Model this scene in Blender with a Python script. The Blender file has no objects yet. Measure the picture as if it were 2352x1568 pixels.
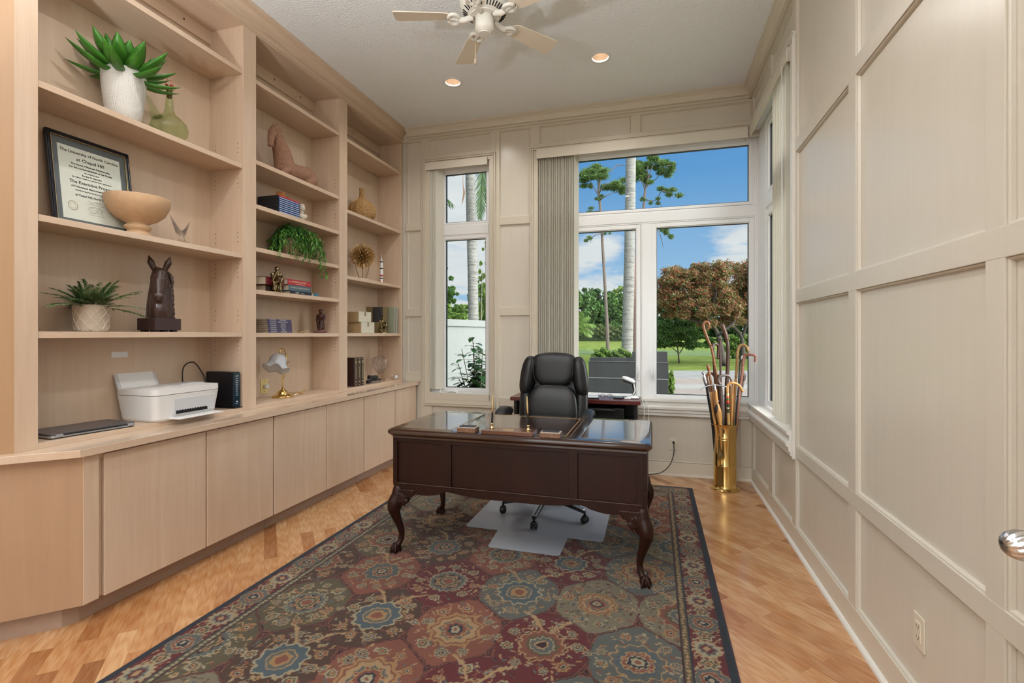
import bpy, bmesh, math, random
import numpy as np
from mathutils import Vector, Matrix, noise as mnoise
SC = bpy.context.scene
COL = SC.collection
PI = math.pi
random.seed(7)

# ---------------------------------------------------------------- camera
F_PX, YAW, CAM_H = 1125.0, math.radians(16.16), 1.36
cd = bpy.data.cameras.new('camera'); cam = bpy.data.objects.new('camera', cd); COL.objects.link(cam)
cam.location = (0, 0, CAM_H); cam.rotation_euler = (PI/2, 0, YAW)
cd.sensor_width = 36.0; cd.lens = F_PX/2352*36.0; cd.shift_y = -17/2352
cd.clip_start = 0.02; cd.clip_end = 2000
SC.camera = cam
SC.view_settings.view_transform = 'Standard'; SC.view_settings.look = 'None'
SC.view_settings.gamma = 1.0; SC.view_settings.exposure = 0.06
try: SC.view_settings.use_curve_mapping = False
except Exception: pass

# ---------------------------------------------------------------- node helper
class NT:
    def __init__(s, tree): s.t = tree; s.n = tree.nodes; s.l = tree.links
    def add(s, typ, ins=None, **kw):
        nd = s.n.new(typ)
        for k, v in kw.items(): setattr(nd, k, v)
        if ins:
            for k, v in ins.items(): s.put(nd.inputs[k], v)
        return nd
    def put(s, sock, v):
        if isinstance(v, bpy.types.NodeSocket): s.l.new(v, sock)
        elif isinstance(v, bpy.types.Node): s.l.new(v.outputs[0], sock)
        else:
            if hasattr(sock, 'default_value'):
                try: sock.default_value = v
                except Exception:
                    sock.default_value = tuple(v)+(1,) if len(v) == 3 else v
    def math(s, op, a, b=0.0, c=0.0, clamp=False):
        nd = s.add('ShaderNodeMath', operation=op, use_clamp=clamp)
        s.put(nd.inputs[0], a); s.put(nd.inputs[1], b); s.put(nd.inputs[2], c)
        return nd.outputs[0]
    def vmath(s, op, a, b=(0, 0, 0)):
        nd = s.add('ShaderNodeVectorMath', operation=op); s.put(nd.inputs[0], a); s.put(nd.inputs[1], b)
        return nd
    def mix(s, f, a, b, blend='MIX'):
        nd = s.add('ShaderNodeMix', data_type='RGBA', blend_type=blend)
        s.put(nd.inputs[0], f); s.put(nd.inputs[6], c4(a)); s.put(nd.inputs[7], c4(b))
        return nd.outputs[2]
    def ramp(s, f, stops, interp='LINEAR'):
        nd = s.add('ShaderNodeValToRGB'); cr = nd.color_ramp; cr.interpolation = interp
        while len(cr.elements) < len(stops): cr.elements.new(0.5)
        for e, (p, c) in zip(cr.elements, stops): e.position = p; e.color = c4(c)
        s.put(nd.inputs[0], f); return nd.outputs[0]
    def noise(s, vec, scale, detail=3, rough=0.5, dist=0.0):
        nd = s.add('ShaderNodeTexNoise'); s.put(nd.inputs['Vector'], vec)
        nd.inputs['Scale'].default_value = scale; nd.inputs['Detail'].default_value = detail
        nd.inputs['Roughness'].default_value = rough; nd.inputs['Distortion'].default_value = dist
        return nd
    def mapping(s, vec, loc=(0, 0, 0), rot=(0, 0, 0), scale=(1, 1, 1)):
        nd = s.add('ShaderNodeMapping'); s.put(nd.inputs[0], vec)
        nd.inputs[1].default_value = loc; nd.inputs[2].default_value = rot; nd.inputs[3].default_value = scale
        return nd.outputs[0]
def c4(c):
    if isinstance(c, (tuple, list)) and len(c) == 3: return tuple(c)+(1.0,)
    if isinstance(c, (int, float)): return (c, c, c, 1.0)
    return c
def srgb(r, g, b):
    f = lambda x: (x/255/12.92) if x/255 <= .04045 else ((x/255+.055)/1.055)**2.4
    return (f(r), f(g), f(b))

# ---------------------------------------------------------------- world: blue sky with clouds, plus bright lobes added to light the room
SKY_GAIN, GLOW = 0.88, 13.5
w = bpy.data.worlds.new('world'); SC.world = w; w.use_nodes = True
wt = NT(w.node_tree); wt.n.clear()
tc = wt.add('ShaderNodeTexCoord')
sep = wt.add('ShaderNodeSeparateXYZ', {0: tc.outputs['Generated']})
dx, dy, dz = sep.outputs
sky = wt.ramp(dz, [(0.0, srgb(186, 214, 238)), (0.10, srgb(160, 202, 240)), (0.30, srgb(104, 165, 224)), (0.6, srgb(72, 135, 205)), (1.0, srgb(50, 105, 180))])
# clouds: flattened coordinates so they stretch toward the horizon
den = wt.math('ADD', wt.math('MAXIMUM', dz, 0.0), 0.18)
cv = wt.add('ShaderNodeCombineXYZ', {0: wt.math('DIVIDE', dx, den), 1: wt.math('DIVIDE', dy, den), 2: wt.math('MULTIPLY', dz, 5.0)})
cn = wt.noise(cv, 1.7, 8, 0.56, 0.25)
def lobe(x, y, z, k, amp):
    v = Vector((x, y, z)).normalized()
    dt = wt.vmath('DOT_PRODUCT', tc.outputs['Generated'], tuple(v)).outputs['Value']
    return wt.math('MULTIPLY', wt.math('POWER', wt.math('MAXIMUM', dt, 0.0), k), amp)
cl = cn.outputs[0]
for q in [(0.165, 1, 0.16, 160, 0.34), (-0.11, 1, 0.155, 260, 0.26), (-0.10, 1, 0.02, 300, .18), (-0.40, 1, 0.17, 90, 0.32), (-0.36, 1, 0.05, 90, -0.1), (0.0, 1, 0.34, 60, -0.30), (0.17, 1, .33, 60, -.22)]:
    cl = wt.math('ADD', cl, lobe(*q))
cm = wt.ramp(cl, [(0.52, (0, 0, 0)), (0.66, (1, 1, 1))])
shade = wt.noise(cv, 4.0, 5, 0.6)
ccol = wt.mix(shade.outputs[0], srgb(214, 222, 232), srgb(252, 252, 252))
skyc = wt.mix(cm, sky, ccol)
glow = wt.math('ADD', lobe(1.0, -0.25, 0.45, 5, GLOW), lobe(-0.15, -1.0, 0.12, 5, GLOW*0.22))
fill_glow = wt.add('ShaderNodeVectorMath', {0: (1.0, .985, .965), 3: glow}, operation='SCALE')
tot = wt.vmath('ADD', fill_glow.outputs[0], wt.add('ShaderNodeVectorMath', {0: skyc, 3: SKY_GAIN}, operation='SCALE').outputs[0]).outputs[0]
bg = wt.add('ShaderNodeBackground', {'Color': tot, 'Strength': 1.0})
wo = wt.add('ShaderNodeOutputWorld', {0: bg})

# ---------------------------------------------------------------- sun (high, behind the house, never through these windows)
sd = bpy.data.lights.new('sun', 'SUN'); sun = bpy.data.objects.new('sun', sd); COL.objects.link(sun)
sd.energy = 0.7; sd.angle = math.radians(1.0); sd.color = (1.0, 0.95, 0.86)
sun.rotation_euler = Vector((-0.42, -0.55, 0.95)).to_track_quat('Z', 'Y').to_euler()

CAN_W = 10.0; UPLIGHT = 350.0            # watts: unseen cans and uplighters, both added

# ---------------------------------------------------------------- mesh helpers
def setp(o, **kw):
    for k, v in kw.items():
        if v is not None: o[k] = v
    return o
def obj(name, bm, m, parent=None, smooth=False, loc=None, rot=None, bevel=0.0, seg=2, auto=None):
    me = bpy.data.meshes.new(name)
    if isinstance(bm, bmesh.types.BMesh):
        bmesh.ops.recalc_face_normals(bm, faces=bm.faces[:])
        bm.to_mesh(me); bm.free()
    else: me = bm; me.name = name
    o = bpy.data.objects.new(name, me); COL.objects.link(o)
    for x in (m if isinstance(m, (list, tuple)) else [m]): me.materials.append(x)
    if smooth: me.shade_smooth()
    if auto is not None:
        me.shade_smooth()
        for e in me.edges: pass
        sharp_by_angle(me, auto)
    if parent is not None: o.parent = parent
    if loc is not None: o.location = loc
    if rot is not None: o.rotation_euler = rot
    if bevel:
        md = o.modifiers.new('bevel', 'BEVEL'); md.width = bevel; md.segments = seg
        md.limit_method = 'ANGLE'; md.angle_limit = math.radians(38)
    return o
def sharp_by_angle(me, deg):
    bm = bmesh.new(); bm.from_mesh(me)
    for e in bm.edges:
        if len(e.link_faces) == 2 and e.calc_face_angle(0) > math.radians(deg): e.smooth = False
    bm.to_mesh(me); bm.free()
def thing(name, label, cat, loc=(0, 0, 0), rotz=0, group=None):
    o = bpy.data.objects.new(name, None); COL.objects.link(o); o.empty_display_size = .05
    o.location = loc; o.rotation_euler = (0, 0, rotz)
    return setp(o, label=label, category=cat, group=group)
def tag(o, label, cat, group=None, kind=None): return setp(o, label=label, category=cat, group=group, kind=kind)
def struct(name, bm, m, parent=None, **kw):
    o = obj(name, bm, m, parent, **kw)
    if parent is None: o['kind'] = 'structure'
    return o
def B(): return bmesh.new()
def box(bm, x0, x1, y0, y1, z0, z1, mi=0, M=None):
    vs = [bm.verts.new(v) for v in ((x0, y0, z0), (x1, y0, z0), (x1, y1, z0), (x0, y1, z0), (x0, y0, z1), (x1, y0, z1), (x1, y1, z1), (x0, y1, z1))]
    if M is not None:
        for v in vs: v.co = M @ v.co
    for f in ((0, 3, 2, 1), (4, 5, 6, 7), (0, 1, 5, 4), (1, 2, 6, 5), (2, 3, 7, 6), (3, 0, 4, 7)):
        bm.faces.new([vs[i] for i in f]).material_index = mi
    return vs
def prism(bm, pts, h0, h1, axis='Z', mi=0, M=None):
    """polygon pts (a,b) extruded from h0 to h1 along axis. Z:(a,b)=(x,y)  Y:(x,z)  X:(y,z)"""
    f = {'Z': lambda a, b, h: (a, b, h), 'Y': lambda a, b, h: (a, h, b), 'X': lambda a, b, h: (h, a, b)}[axis]
    lo = [bm.verts.new(f(a, b, h0)) for a, b in pts]; hi = [bm.verts.new(f(a, b, h1)) for a, b in pts]
    if M is not None:
        for v in lo+hi: v.co = M @ v.co
    n = len(pts)
    bm.faces.new(lo[::-1]).material_index = mi; bm.faces.new(hi).material_index = mi
    for i in range(n): bm.faces.new((lo[i], lo[(i+1) % n], hi[(i+1) % n], hi[i])).material_index = mi
def lathe(bm, prof, n=32, c=(0, 0, 0), mi=0, M=None, cap=True):
    rings = []
    for r, z in prof:
        if r < 1e-5: rings.append([bm.verts.new((c[0], c[1], c[2]+z))])
        else: rings.append([bm.verts.new((c[0]+r*math.cos(2*PI*i/n), c[1]+r*math.sin(2*PI*i/n), c[2]+z)) for i in range(n)])
    for a, b in zip(rings, rings[1:]):
        for i in range(n):
            j = (i+1) % n
            if len(a) == 1 and len(b) == 1: break
            if len(a) == 1: fs = (a[0], b[j], b[i])
            elif len(b) == 1: fs = (a[i], a[j], b[0])
            else: fs = (a[i], a[j], b[j], b[i])
            bm.faces.new(fs).material_index = mi
    if cap:
        for rg in (rings[0], rings[-1]):
            if len(rg) > 2: bm.faces.new(rg).material_index = mi
    if M is not None:
        for rg in rings:
            for v in rg: v.co = M @ v.co
    return rings
def frame_of(d, up=Vector((0, 0, 1))):
    d = d.normalized()
    if abs(d.dot(up)) > .98: up = Vector((1, 0, 0))
    a = d.cross(up).normalized(); b = a.cross(d).normalized()
    return a, b
def tube(bm, pts, r, n=10, mi=0, cap=True, closed=False, flat=1.0):
    pts = [Vector(p) for p in pts]; N = len(pts)
    rs = r if isinstance(r, (list, tuple)) else [r]*N
    rings = []; pa = None
    for i, p in enumerate(pts):
        if closed: d = pts[(i+1) % N]-pts[i-1]
        else: d = pts[min(i+1, N-1)]-pts[max(i-1, 0)]
        if d.length < 1e-9: d = Vector((0, 0, 1))
        d.normalize()
        if pa is None: a, b = frame_of(d)
        else:
            a = pa-d*pa.dot(d)
            if a.length < 1e-6: a, b = frame_of(d)
            a.normalize(); b = d.cross(a).normalized()
        pa = a
        rings.append([bm.verts.new(p+a*math.cos(2*PI*k/n)*rs[i]+b*math.sin(2*PI*k/n)*rs[i]*flat) for k in range(n)])
    m = N if closed else N-1
    for i in range(m):
        A, C = rings[i], rings[(i+1) % N]
        for k in range(n):
            bm.faces.new((A[k], A[(k+1) % n], C[(k+1) % n], C[k])).material_index = mi
    if cap and not closed:
        bm.faces.new(rings[0][::-1]).material_index = mi; bm.faces.new(rings[-1]).material_index = mi
    return rings
def smooth_path(pts, n=6):
    """Catmull-Rom through pts"""
    P = [Vector(p) for p in pts]; out = []
    for i in range(len(P)-1):
        p0 = P[max(i-1, 0)]; p1 = P[i]; p2 = P[i+1]; p3 = P[min(i+2, len(P)-1)]
        for k in range(n):
            t = k/n
            out.append(0.5*((2*p1)+(p2-p0)*t+(2*p0-5*p1+4*p2-p3)*t*t+(3*p1-p0-3*p2+p3)*t**3))
    out.append(P[-1]); return out
def lerp_list(v, n):
    """resample radius list to match smooth_path"""
    out = []
    for i in range(len(v)-1):
        for k in range(n): out.append(v[i]+(v[i+1]-v[i])*k/n)
    out.append(v[-1]); return out
def ell(bm, c, r, M=None, u=20, v=12, mi=0):
    T = Matrix.Translation(c) @ (M.to_4x4() if M is not None else Matrix.Identity(4)) @ Matrix.Diagonal((r[0], r[1], r[2], 1))
    g = bmesh.ops.create_uvsphere(bm, u_segments=u, v_segments=v, radius=1.0, matrix=T)
    for x in g['verts']:
        for f in x.link_faces: f.material_index = mi
def superell(bm, c, r, e1=0.5, e2=0.5, M=None, u=28, v=18, mi=0, fn=None):
    s = lambda w_, m: math.copysign(abs(w_)**m, w_)
    rows = []
    for i in range(v+1):
        ph = -PI/2+PI*i/v; row = []
        for j in range(u):
            th = -PI+2*PI*j/u
            p = Vector((r[0]*s(math.cos(ph), e1)*s(math.cos(th), e2), r[1]*s(math.cos(ph), e1)*s(math.sin(th), e2), r[2]*s(math.sin(ph), e1)))
            if fn: p = fn(p)
            if M is not None: p = M @ p
            row.append(p+Vector(c))
            if i in (0, v): break
        rows.append([bm.verts.new(p) for p in row])
    for a, b in zip(rows, rows[1:]):
        for j in range(u):
            k = (j+1) % u
            if len(a) == 1: f = (a[0], b[k], b[j])
            elif len(b) == 1: f = (a[j], a[k], b[0])
            else: f = (a[j], a[k], b[k], b[j])
            bm.faces.new(f).material_index = mi
def caps(bm, p0, p1, r0, r1=None, n=14):
    """capsule / tapered limb"""
    r1 = r0 if r1 is None else r1
    p0 = Vector(p0); p1 = Vector(p1); d = (p1-p0); L = d.length; d = d.normalized() if L > 1e-9 else Vector((0, 0, 1))
    pts = []; rs = []
    for k in range(5):
        a = PI/2*(1-k/4*.999); pts.append(p0-d*r0*math.sin(a)); rs.append(max(r0*math.cos(a), r0*.02))
    for k in range(1, 6):
        a = PI/2*(k-1)/4*.999; pts.append(p1+d*r1*math.sin(a)); rs.append(max(r1*math.cos(a), r1*.02))
    tube(bm, pts, rs, n)
def chain(bm, pts, rs, n=14):
    for i in range(len(pts)-1): caps(bm, pts[i], pts[i+1], rs[i], rs[i+1], n)
def fuse(name, bm, m, parent=None, voxel=0.004, smooth=4, disp=None, loc=None, rot=None, **kw):
    """melt overlapping solids into one continuous surface"""
    me = bpy.data.meshes.new('tmp'); bm.to_mesh(me); bm.free()
    t = bpy.data.objects.new('tmp', me); COL.objects.link(t)
    r = t.modifiers.new('r', 'REMESH'); r.mode = 'VOXEL'; r.voxel_size = voxel; r.use_smooth_shade = True
    s = t.modifiers.new('s', 'SMOOTH'); s.iterations = smooth; s.factor = 0.5
    dg = bpy.context.evaluated_depsgraph_get(); dg.update()
    nm = bpy.data.meshes.new_from_object(t.evaluated_get(dg)); nm.name = name
    bpy.data.objects.remove(t); bpy.data.meshes.remove(me)
    if disp:
        for v in nm.vertices: v.co = disp(v.co.copy(), v.normal.copy())
    nm.shade_smooth()
    return obj(name, nm, m, parent, loc=loc, rot=rot, **kw)
def text_mesh(lines, m, name, parent, depth=0.0006, offset=0.0):
    """lines: (string, size, matrix, align). one mesh of flat letters"""
    bm = B()
    for s_, size, M, align in lines:
        cu = bpy.data.curves.new('t', 'FONT'); cu.body = s_; cu.size = size; cu.align_x = align; cu.align_y = 'CENTER'
        cu.extrude = depth; cu.resolution_u = 2; cu.offset = offset
        t = bpy.data.objects.new('t', cu); COL.objects.link(t)
        dg = bpy.context.evaluated_depsgraph_get(); dg.update()
        tm = bpy.data.meshes.new_from_object(t.evaluated_get(dg))
        tm.transform(M); bm.from_mesh(tm)
        bpy.data.objects.remove(t); bpy.data.curves.remove(cu); bpy.data.meshes.remove(tm)
    return obj(name, bm, m, parent)
def dup(root, loc=None, rotz=None, label=None, group=None):
    r = root.copy(); COL.objects.link(r)
    if loc is not None: r.location = loc
    if rotz is not None: r.rotation_euler = (0, 0, rotz)
    if label: r['label'] = label
    if group: r['group'] = group
    for ch in [o for o in bpy.data.objects if o.parent == root]:
        c = ch.copy(); COL.objects.link(c); c.parent = r
        for g in [o for o in bpy.data.objects if o.parent == ch]:
            d = g.copy(); COL.objects.link(d); d.parent = c
    return r
# image-frame measurement to room coordinates (tape-measure helpers)
_s, _c = math.sin(YAW), math.cos(YAW)
def _d(u, v):
    a = (u-1176)/F_PX; b = (767-v)/F_PX
    return (-_s+a*_c, _c+a*_s, b)
def onX(u, v, x): D = _d(u, v); t = x/D[0]; return Vector((x, t*D[1], CAM_H+t*D[2]))
def onY(u, v, y): D = _d(u, v); t = y/D[1]; return Vector((t*D[0], y, CAM_H+t*D[2]))
def onZ(u, v, z): D = _d(u, v); t = (z-CAM_H)/D[2]; return Vector((t*D[0], t*D[1], z))

# ---------------------------------------------------------------- materials
def mat(name, col, rough=0.5, metal=0.0, spec=0.5, bump=0.0, bscale=200.0, var=0.0, vscale=8.0, coat=0.0, stretch=None, trans=0.0, ior=1.45, sheen=0.0, alpha=1.0, emit=None, estr=0.0, sub=0.0):
    m = bpy.data.materials.new(name); m.use_nodes = True; t = NT(m.node_tree); t.n.clear()
    p = t.add('ShaderNodeBsdfPrincipled'); o = t.add('ShaderNodeOutputMaterial', {0: p})
    co = t.add('ShaderNodeTexCoord').outputs['Object']
    if stretch: co = t.mapping(co, scale=stretch)
    base = c4(col)
    if var:
        n = t.noise(co, vscale, 4, 0.55)
        f = t.math('MULTIPLY_ADD', n.outputs[0], 1.6, -0.3, clamp=True)
        base = t.mix(f, tuple(x*(1-var) for x in col[:3]), tuple(min(1, x*(1+var)) for x in col[:3]))
    t.put(p.inputs['Base Color'], base)
    p.inputs['Roughness'].default_value = rough; p.inputs['Metallic'].default_value = metal
    p.inputs['Specular IOR Level'].default_value = spec; p.inputs['IOR'].default_value = ior
    p.inputs['Coat Weight'].default_value = coat; p.inputs['Coat Roughness'].default_value = 0.06
    p.inputs['Transmission Weight'].default_value = trans; p.inputs['Sheen Weight'].default_value = sheen
    if sub: p.inputs['Subsurface Weight'].default_value = sub; p.inputs['Subsurface Radius'].default_value = (.02, .02, .01)
    if emit is not None:
        p.inputs['Emission Color'].default_value = c4(emit); p.inputs['Emission Strength'].default_value = estr
    if bump:
        n2 = t.noise(co, bscale, 3, 0.6)
        b = t.add('ShaderNodeBump', {'Height': n2.outputs[0]}); b.inputs['Strength'].default_value = bump; b.inputs['Distance'].default_value = 0.002
        t.put(p.inputs['Normal'], b.outputs[0])
    return m
def wood(name, c0, c1, axis='z', scale=1.0, rough=0.4, spec=0.5, coat=0.0, contrast=1.0, streak=1.0, bump=0.05):
    """veneer with grain along an axis"""
    m = bpy.data.materials.new(name); m.use_nodes = True; t = NT(m.node_tree); t.n.clear()
    p = t.add('ShaderNodeBsdfPrincipled'); t.add('ShaderNodeOutputMaterial', {0: p})
    co = t.add('ShaderNodeTexCoord').outputs['Object']
    lo, hi = 1.1*scale, 17.0*scale
    sc = {'x': (lo, hi, hi), 'y': (hi, lo, hi), 'z': (hi, hi, lo)}[axis]
    v = t.mapping(co, scale=sc)
    n1 = t.noise(v, 1.0, 5, 0.6, 0.6)
    sc2 = tuple(q*7 if q > 5*scale else q*2.5 for q in sc)
    n2 = t.noise(t.mapping(co, scale=sc2), 1.0, 3, 0.7)
    n3 = t.noise(co, 1.3*scale, 3, 0.5)
    f = t.math('ADD', t.math('MULTIPLY', n1.outputs[0], 0.55), t.math('MULTIPLY', n2.outputs[0], 0.3*streak))
    f = t.math('ADD', f, t.math('MULTIPLY', n3.outputs[0], 0.25))
    f = t.math('MULTIPLY_ADD', f, 1.9*contrast, 0.5-1.9*contrast*0.55, clamp=True)
    t.put(p.inputs['Base Color'], t.mix(f, c0, c1))
    p.inputs['Roughness'].default_value = rough; p.inputs['Specular IOR Level'].default_value = spec
    p.inputs['Coat Weight'].default_value = coat; p.inputs['Coat Roughness'].default_value = 0.08
    if bump:
        b = t.add('ShaderNodeBump', {'Height': n2.outputs[0]}); b.inputs['Strength'].default_value = bump; b.inputs['Distance'].default_value = 0.001
        t.put(p.inputs['Normal'], b.outputs[0])
    return m
def glass_pane(name, tint=(0.96, 0.98, 0.97)):
    m = bpy.data.materials.new(name); m.use_nodes = True; t = NT(m.node_tree); t.n.clear()
    tr = t.add('ShaderNodeBsdfTransparent', {0: tint}); gl = t.add('ShaderNodeBsdfGlossy', {'Roughness': 0.0})
    fr = t.add('ShaderNodeFresnel', {'IOR': 1.12})
    mx = t.add('ShaderNodeMixShader', {0: fr.outputs[0], 1: tr.outputs[0], 2: gl.outputs[0]})
    t.add('ShaderNodeOutputMaterial', {0: mx}); return m
def leafmat(name, cols, rough=0.55, trans=0.25):
    """leaf colours vary from leaf to leaf"""
    m = bpy.data.materials.new(name); m.use_nodes = True; t = NT(m.node_tree); t.n.clear()
    g = t.add('ShaderNodeNewGeometry')
    n = len(cols); c = t.ramp(g.outputs['Random Per Island'], [((i+0.5)/n, q) for i, q in enumerate(cols)])
    p = t.add('ShaderNodeBsdfPrincipled', {'Base Color': c, 'Roughness': rough})
    tl = t.add('ShaderNodeBsdfTranslucent', {0: c})
    mx = t.add('ShaderNodeMixShader', {0: trans, 1: p.outputs[0], 2: tl.outputs[0]})
    t.add('ShaderNodeOutputMaterial', {0: mx}); return m

MAPLE0, MAPLE1 = srgb(190, 158, 130), srgb(220, 198, 176)
M_maple_z = wood('maple_upright', MAPLE0, MAPLE1, 'z', 1.0, 0.38, contrast=.8)
M_maple_y = wood('maple_lengthwise', MAPLE0, MAPLE1, 'y', 1.0, 0.36, contrast=.8)
M_maple_x = wood('maple_crosswise', MAPLE0, MAPLE1, 'x', 1.0, 0.36, contrast=.8)
M_counter = wood('maple_counter', MAPLE0, MAPLE1, 'y', 1.0, 0.16, contrast=.8, coat=0.5)
M_wall = wood('painted_panelling', srgb(203, 194, 179), srgb(210, 202, 188), 'z', 1.6, 0.27, spec=0.5, bump=0.10)
M_trim = mat('painted_trim', srgb(206, 196, 179), 0.36)
M_trimw = mat('white_painted_trim', srgb(226, 222, 214), 0.32)
M_base = mat('baseboard_paint', srgb(214, 203, 186), 0.36)
M_frame = mat('white_vinyl', srgb(232, 232, 232), 0.35)
M_ceil = mat('textured_ceiling', srgb(238, 240, 242), 0.9, bump=1.0, bscale=75.0)
[n for n in M_ceil.node_tree.nodes if n.type == 'BUMP'][0].inputs['Distance'].default_value = .008
M_glass = glass_pane('window_glass')
M_gasket = mat('black_gasket', (0.012, 0.012, 0.014), 0.5)
M_black = mat('black_plastic', (0.012, 0.012, 0.013), 0.35)
M_white = mat('white_plastic', srgb(226, 226, 226), 0.35)
M_brass = mat('polished_brass', (0.80, 0.55, 0.20), 0.12, 1.0)
M_gold = mat('pale_gold_metal', (0.78, 0.60, 0.30), 0.25, 1.0)
M_chrome = mat('chrome', (0.75, 0.75, 0.76), 0.12, 1.0)
M_bronze = mat('dark_bronze', (0.20, 0.13, 0.07), 0.3, 0.9, var=.3, vscale=60)
M_ivory = mat('ivory_plastic', srgb(222, 208, 176), 0.4)
M_dark = mat('dark_void', (0.01, 0.009, 0.008), 0.9)
# ================================================================= room shell
XR, YB, ZC = 0.865, 4.955, 3.65          # stile planes of right and back wall, ceiling
def floor_mat():
    m = bpy.data.materials.new('oak_strip_floor'); m.use_nodes = True; t = NT(m.node_tree); t.n.clear()
    p = t.add('ShaderNodeBsdfPrincipled'); t.add('ShaderNodeOutputMaterial', {0: p})
    co = t.add('ShaderNodeTexCoord').outputs['Object']
    v = t.mapping(co, rot=(0, 0, math.radians(47)))
    br = t.add('ShaderNodeTexBrick', {'Vector': v}); br.offset = 0.37; br.offset_frequency = 2
    br.inputs['Scale'].default_value = 1.0; br.inputs['Brick Width'].default_value = 0.52; br.inputs['Row Height'].default_value = 0.074
    br.inputs['Mortar Size'].default_value = 0.0006; br.inputs['Mortar Smooth'].default_value = 0.3; br.inputs['Bias'].default_value = 0.0
    br.inputs['Color1'].default_value = (0, 0, 0, 1); br.inputs['Color2'].default_value = (1, 1, 1, 1); br.inputs['Mortar'].default_value = (0.35, 0.35, 0.35, 1)
    rnd = t.add('ShaderNodeSeparateColor', {0: br.outputs['Color']}).outputs[0]
    # shift grain per board
    off = t.add('ShaderNodeCombineXYZ', {0: t.math('MULTIPLY', rnd, 31.0), 1: t.math('MULTIPLY', rnd, 17.0), 2: t.math('MULTIPLY', rnd, 9.0)})
    vv = t.vmath('ADD', v, off.outputs[0]).outputs[0]
    g1 = t.noise(t.mapping(vv, scale=(3.0, 52, 1)), 1.0, 5, 0.62, 1.4)
    g2 = t.noise(t.mapping(vv, scale=(9, 260, 1)), 1.0, 3, 0.7)
    wv = t.add('ShaderNodeTexWave', {'Vector': t.mapping(vv, scale=(1.3, 16, 1))}); wv.inputs['Scale'].default_value = 1.6
    wv.inputs['Distortion'].default_value = 9.0; wv.inputs['Detail'].default_value = 3; wv.inputs['Detail Scale'].default_value = 1.3
    tone = t.ramp(rnd, [(0.0, srgb(150, 104, 66)), (0.12, srgb(186, 136, 92)), (0.25, srgb(200, 154, 108)), (0.5, srgb(210, 168, 124)), (0.75, srgb(220, 184, 142)), (1.0, srgb(190, 142, 100))])
    f = t.math('ADD', t.math('MULTIPLY', g1.outputs[0], 0.6), t.math('MULTIPLY', g2.outputs[0], 0.25))
    f = t.math('ADD', f, t.math('MULTIPLY', wv.outputs[0], 0.16))
    f = t.math('MULTIPLY_ADD', f, 1.9, -0.50, clamp=True)
    dark = t.mix(1.0, tone, srgb(214, 178, 140), 'MULTIPLY')
    colr = t.mix(f, dark, tone)
    colr = t.mix(t.math('MULTIPLY', br.outputs['Fac'], 0.5), colr, srgb(90, 55, 30))
    t.put(p.inputs['Base Color'], colr); p.inputs['Roughness'].default_value = 0.26
    p.inputs['Coat Weight'].default_value = 0.35; p.inputs['Coat Roughness'].default_value = 0.12
    b = t.add('ShaderNodeBump', {'Height': br.outputs['Fac']}, invert=True); b.inputs['Strength'].default_value = 0.25; b.inputs['Distance'].default_value = 0.001
    t.put(p.inputs['Normal'], b.outputs[0])
    return m
M_floor = floor_mat()
bm = B(); box(bm, -3.2, 1.1, -3.6, 5.15, -0.12, 0.0); struct('floor', bm, M_floor)
bm = B(); box(bm, -3.3, 1.2, -3.7, 5.25, ZC, ZC+0.12)
ceil_ob = struct('ceiling', bm, M_ceil)
# holes for the recessed cans are cut through the slab
CANS = [(-1.755, 4.125), (-0.425, 4.095), (-1.75, 1.75), (-0.42, 1.75), (-1.75, -0.5), (-0.42, -0.5), (-1.75, -2.4), (-0.42, -2.4)]  # first pair is in view; the rest are added unseen fill lights
cb = B()
for cx, cy in CANS: lathe(cb, [(0.068, -0.05), (0.068, 0.2)], 40, (cx, cy, ZC))
cutter = obj('can_cutter', cb, M_dark)
bo = ceil_ob.modifiers.new('cans', 'BOOLEAN'); bo.object = cutter; bo.operation = 'DIFFERENCE'; bo.solver = 'EXACT'
dg = bpy.context.evaluated_depsgraph_get(); dg.update()
nm = bpy.data.meshes.new_from_object(ceil_ob.evaluated_get(dg)); ceil_ob.modifiers.clear(); ceil_ob.data = nm
bpy.data.objects.remove(cutter)

ZS, ZH = 0.70, 3.225      # window opening bottom / top
# ---- back wall
bm = B(); y0, y1 = YB+0.02, YB+0.20
W1A, W1B, W2A = -2.395, -1.70, -1.14
for x0, x1, z0, z1 in [(-3.2, W1A, 0, ZC), (W1B, W2A, 0, ZC), (W1A, W1B, 0, ZS), (W1A, W1B, ZH, ZC), (W2A, 1.07, 0, ZS), (W2A, 1.07, ZH, ZC)]: box(bm, x0, x1, y0, y1, z0, z1)
wall_back = struct('wall_back', bm, M_wall)
# ---- right wall
WRY = 3.60
bm = B(); x0, x1 = XR+0.02, XR+0.20
for a, b_, z0, z1 in [(-3.6, WRY, 0, ZC), (WRY, YB+0.2, 0, ZS), (WRY, YB+0.2, ZH, ZC)]: box(bm, x0, x1, a, b_, z0, z1)
wall_right = struct('wall_right', bm, M_wall)
bm = B(); box(bm, -3.2, -3.035, -3.6, 5.15, 0, ZC); struct('wall_left', bm, M_wall)
# rear wall (behind the camera) with a wide opening added to let light in
bm = B()
for a, b_, z0, z1 in [(-3.2, -2.3, 0, ZC), (0.2, 1.1, 0, ZC), (-2.3, 0.2, 2.7, ZC)]: box(bm, a, b_, -3.75, -3.6, z0, z1)
struct('wall_rear', bm, M_wall)

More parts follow.
